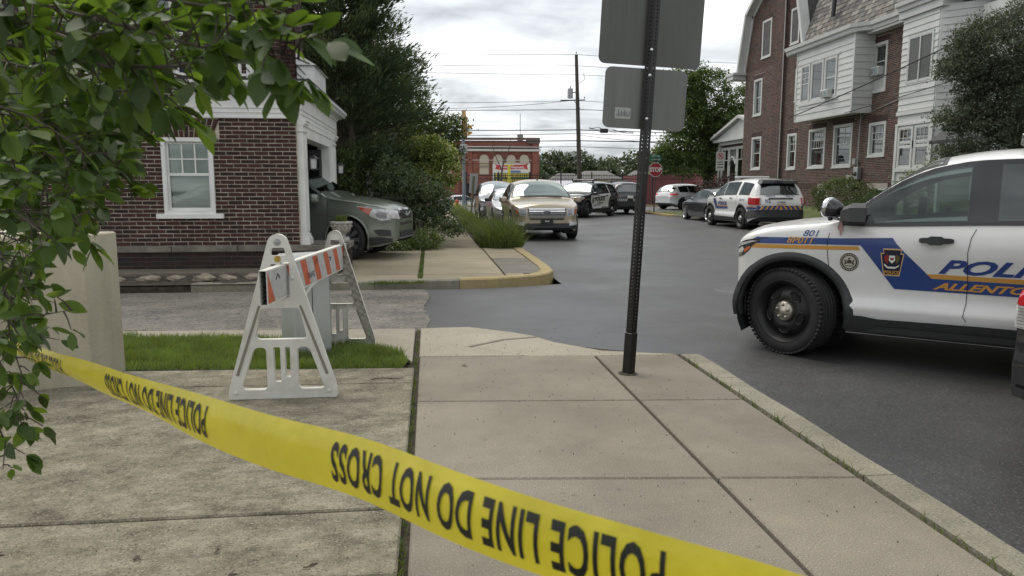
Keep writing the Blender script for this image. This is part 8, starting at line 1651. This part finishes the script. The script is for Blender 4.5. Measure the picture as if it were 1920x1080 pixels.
BR = [([(-0.891, 1.508, 1.612), (-0.69, 1.43, 1.573), (-0.526, 1.324, 1.528), (-0.389, 1.236, 1.517), (-0.287, 1.154, 1.521), (-0.201, 1.063, 1.514), (-0.154, 1.024, 1.491)], 0.0043, 0.05, 0.015, 0.5), ([(-0.819, 1.46, 1.694), (-0.585, 1.322, 1.615), (-0.41, 1.194, 1.559), (-0.317, 1.128, 1.527), (-0.237, 1.07, 1.539), (-0.177, 1.011, 1.528)], 0.0037, 0.052, 0.015, 0.5), ([(-0.581, 1.384, 1.698), (-0.445, 1.257, 1.627), (-0.325, 1.169, 1.594), (-0.229, 1.075, 1.578), (-0.174, 1.014, 1.549)], 0.0031, 0.052, 0.018, 0.5), ([(-1.047, 1.9, 1.758), (-0.852, 1.82, 1.698), (-0.688, 1.751, 1.698), (-0.506, 1.625, 1.664)], 0.0031, 0.055, 0.022, 0.6), ([(-1.137, 1.994, 1.628), (-0.983, 1.972, 1.59), (-0.831, 1.896, 1.533), (-0.723, 1.827, 1.484), (-0.656, 1.817, 1.466)], 0.0043, 0.046, 0.012, 0.6), ([(-1.201, 2.098, 1.591), (-1.025, 2.071, 1.536), (-0.893, 1.994, 1.452), (-0.806, 1.922, 1.371), (-0.761, 1.909, 1.307)], 0.0037, 0.045, 0.012, 0.6), ([(-1.139, 1.977, 1.5), (-0.985, 1.955, 1.461), (-0.871, 1.882, 1.395), (-0.798, 1.815, 1.332), (-0.774, 1.804, 1.272)], 0.0037, 0.046, 0.012, 0.6), ([(-1.013, 1.748, 1.412), (-0.899, 1.731, 1.378), (-0.805, 1.663, 1.332), (-0.726, 1.597, 1.284), (-0.727, 1.59, 1.23)], 0.0037, 0.046, 0.014, 0.6), ([(-1.298, 2.309, 1.573), (-1.088, 2.281, 1.536), (-0.893, 2.153, 1.504), (-0.793, 2.137, 1.469)], 0.0031, 0.048, 0.012, 0.6), ([(-0.947, 1.666, 1.611), (-0.797, 1.644, 1.568), (-0.667, 1.572, 1.519), (-0.554, 1.508, 1.512), (-0.457, 1.444, 1.496)], 0.0037, 0.058, 0.019, 0.6), ([(-1.177, 2.065, 1.373), (-1.014, 2.045, 1.36), (-0.905, 2.032, 1.353), (-0.83, 2.021, 1.333)], 0.0031, 0.046, 0.014, 0.6), ([(-0.868, 1.515, 1.312), (-0.788, 1.504, 1.292), (-0.712, 1.439, 1.255), (-0.703, 1.433, 1.216)], 0.0025, 0.045, 0.018, 0.6), ([(-0.931, 1.612, 1.225), (-0.867, 1.6, 1.193), (-0.797, 1.537, 1.156), (-0.777, 1.528, 1.104)], 0.0031, 0.045, 0.018, 0.6), ([(-0.912, 1.589, 1.075), (-0.848, 1.581, 1.064), (-0.757, 1.522, 1.083), (-0.671, 1.465, 1.102)], 0.0025, 0.042, 0.022, 0.5), ([(-0.925, 1.709, 1.195), (-0.915, 1.693, 1.092), (-0.905, 1.68, 1.001), (-0.883, 1.668, 0.932), (-0.896, 1.655, 0.829)], 0.0031, 0.04, 0.018, 0.6), ([(-1.059, 1.796, 0.98), (-0.987, 1.781, 0.932), (-0.951, 1.767, 0.859), (-0.94, 1.756, 0.786)], 0.0031, 0.042, 0.017, 0.6), ([(-1.021, 1.683, 0.932), (-0.953, 1.666, 0.864), (-0.92, 1.652, 0.784), (-0.926, 1.645, 0.726)], 0.0031, 0.045, 0.02, 0.6), ([(-1.141, 2.021, 1.075), (-1.059, 2.008, 1.048), (-1.005, 2.004, 1.061)], 0.0025, 0.045, 0.018, 0.6), ([(-1.423, 2.518, 1.514), (-1.226, 2.492, 1.481), (-1.094, 2.474, 1.457), (-0.979, 2.455, 1.415)], 0.0031, 0.05, 0.014, 0.7), ([(-1.419, 2.549, 1.744), (-1.188, 2.532, 1.81), (-0.99, 2.506, 1.777), (-0.758, 2.374, 1.742)], 0.0031, 0.06, 0.018, 0.7), ([(-1.172, 2.113, 1.726), (-0.982, 2.086, 1.686), (-0.797, 2.01, 1.65), (-0.647, 1.938, 1.615), (-0.557, 1.925, 1.59)], 0.0037, 0.056, 0.014, 0.7), ([(-1.232, 2.24, 1.862), (-1.032, 2.21, 1.804), (-0.832, 2.185, 1.79), (-0.614, 2.051, 1.726), (-0.479, 1.923, 1.641)], 0.0037, 0.058, 0.015, 0.7), ([(-1.299, 2.297, 1.483), (-1.12, 2.267, 1.408), (-0.982, 2.138, 1.319), (-0.926, 2.12, 1.233)], 0.0031, 0.05, 0.014, 0.7), ([(-1.239, 2.178, 1.404), (-1.125, 2.156, 1.333), (-1.016, 2.031, 1.251), (-0.975, 2.019, 1.197)], 0.0031, 0.05, 0.014, 0.7), ([(-1.011, 2.073, 1.563), (-0.89, 2.048, 1.482), (-0.814, 1.981, 1.425), (-0.748, 1.916, 1.371)], 0.0031, 0.045, 0.012, 0.7), ([(-0.865, 1.541, 1.502), (-0.745, 1.522, 1.462), (-0.642, 1.453, 1.409), (-0.614, 1.442, 1.351)], 0.0031, 0.055, 0.017, 0.6), ([(-0.803, 1.759, 1.664), (-0.625, 1.628, 1.589), (-0.473, 1.507, 1.572), (-0.359, 1.445, 1.583)], 0.0031, 0.06, 0.018, 0.6), ([(-1.152, 2.044, 1.238), (-1.057, 2.028, 1.197), (-0.976, 2.017, 1.183), (-0.907, 2.013, 1.211)], 0.0025, 0.045, 0.016, 0.6), ([(-1.056, 1.819, 1.15), (-0.984, 1.806, 1.114), (-0.936, 1.789, 1.029), (-0.901, 1.778, 0.98)], 0.0025, 0.042, 0.015, 0.6), ([(-1.541, 2.785, 1.887), (-1.292, 2.748, 1.816), (-1.076, 2.726, 1.834), (-0.827, 2.59, 1.779)], 0.0037, 0.058, 0.01, 0.9), ([(-1.606, 2.871, 1.724), (-1.383, 2.839, 1.668), (-1.115, 2.708, 1.673), (-0.918, 2.679, 1.619)], 0.0037, 0.056, 0.01, 0.9), ([(-1.546, 2.742, 1.566), (-1.332, 2.711, 1.512), (-1.17, 2.695, 1.53), (-0.969, 2.573, 1.539)], 0.0037, 0.054, 0.01, 0.9), ([(-1.549, 2.72, 1.405), (-1.37, 2.695, 1.369), (-1.246, 2.669, 1.28), (-1.193, 2.656, 1.226)], 0.0037, 0.052, 0.01, 0.9), ([(-1.479, 2.683, 1.934), (-1.238, 2.654, 1.916), (-0.997, 2.627, 1.916), (-0.757, 2.598, 1.899), (-0.521, 2.358, 1.82)], 0.0037, 0.056, 0.012, 0.9), ([(-1.427, 2.482, 1.251), (-1.312, 2.465, 1.218), (-1.193, 2.338, 1.129), (-1.21, 2.327, 1.035)], 0.0031, 0.046, 0.012, 0.8), ([(-0.802, 1.446, 1.601), (-0.708, 1.438, 1.62), (-0.583, 1.368, 1.582), (-0.465, 1.305, 1.589)], 0.0037, 0.052, 0.014, 0.7), ([(-1.358, 2.44, 1.742), (-1.169, 2.413, 1.695), (-1.012, 2.393, 1.679), (-0.854, 2.372, 1.648)], 0.003, 0.052, 0.009, 0.9), ([(-1.36, 2.421, 1.6), (-1.171, 2.396, 1.569), (-1.014, 2.374, 1.537), (-0.904, 2.356, 1.49)], 0.003, 0.05, 0.009, 0.9), ([(-1.362, 2.404, 1.475), (-1.205, 2.38, 1.427), (-1.079, 2.362, 1.396), (-0.985, 2.347, 1.365)], 0.003, 0.048, 0.009, 0.9), ([(-1.364, 2.385, 1.333), (-1.238, 2.367, 1.302), (-1.144, 2.35, 1.255), (-1.082, 2.339, 1.223)], 0.003, 0.046, 0.009, 0.9), ([(-1.18, 2.042, 1.197), (-1.112, 2.029, 1.156), (-1.073, 2.013, 1.075), (-1.06, 2.001, 0.993)], 0.003, 0.042, 0.01, 0.8)]
for args in BR: twig_leaves(*args)
_tw = BRN.build('twig', BARK, fbush, fix=False); _tw['kind'] = 'stuff'; _tw.matrix_parent_inverse = Matrix.Translation((2.2, -1.6, 0))
camp = Vector((0, 0, 1.33)); LEAVES.sort(key=lambda l: -l[2]/(l[0]-camp).length); rest = []
for i, (p, d, s, roll) in enumerate(LEAVES):
    up = Vector((0, 0, 1)); x = d; y = up.cross(x); y = y.normalized() if y.length > .05 else Vector((1, 0, 0)); z = x.cross(y); R_ = Matrix((x, y, z)).transposed() @ Matrix.Rotation(roll, 3, 'X'); k = r.randrange(4); q = r.choices((0, 1, 2), (4, 4, 2))[0]
    if i < 300:
        o = bpy.data.objects.new('leaf', leaf_mats(k, q)); link(o, fbush); o.matrix_parent_inverse = Matrix.Translation((2.2, -1.6, 0)); o.matrix_basis = Matrix.Translation(p) @ (R_.to_4x4()) @ Matrix.Scale(s, 4)
    else: rest.append((p, R_, s, k, q))
V = []; F = []; mi = []
for p, R_, s, k, q in rest:
    n = len(V); V += [tuple(p+R_ @ (Vector(v)*s)) for v in PROT[k][0]]; F += [tuple(a+n for a in f) for f in PROT[k][1]]; mi += [q]*14
if V: o = obj('foliage', mesh_from('foliage', V, F, LM, mi, True), fbush, kind='stuff'); o.matrix_parent_inverse = Matrix.Translation((2.2, -1.6, 0))
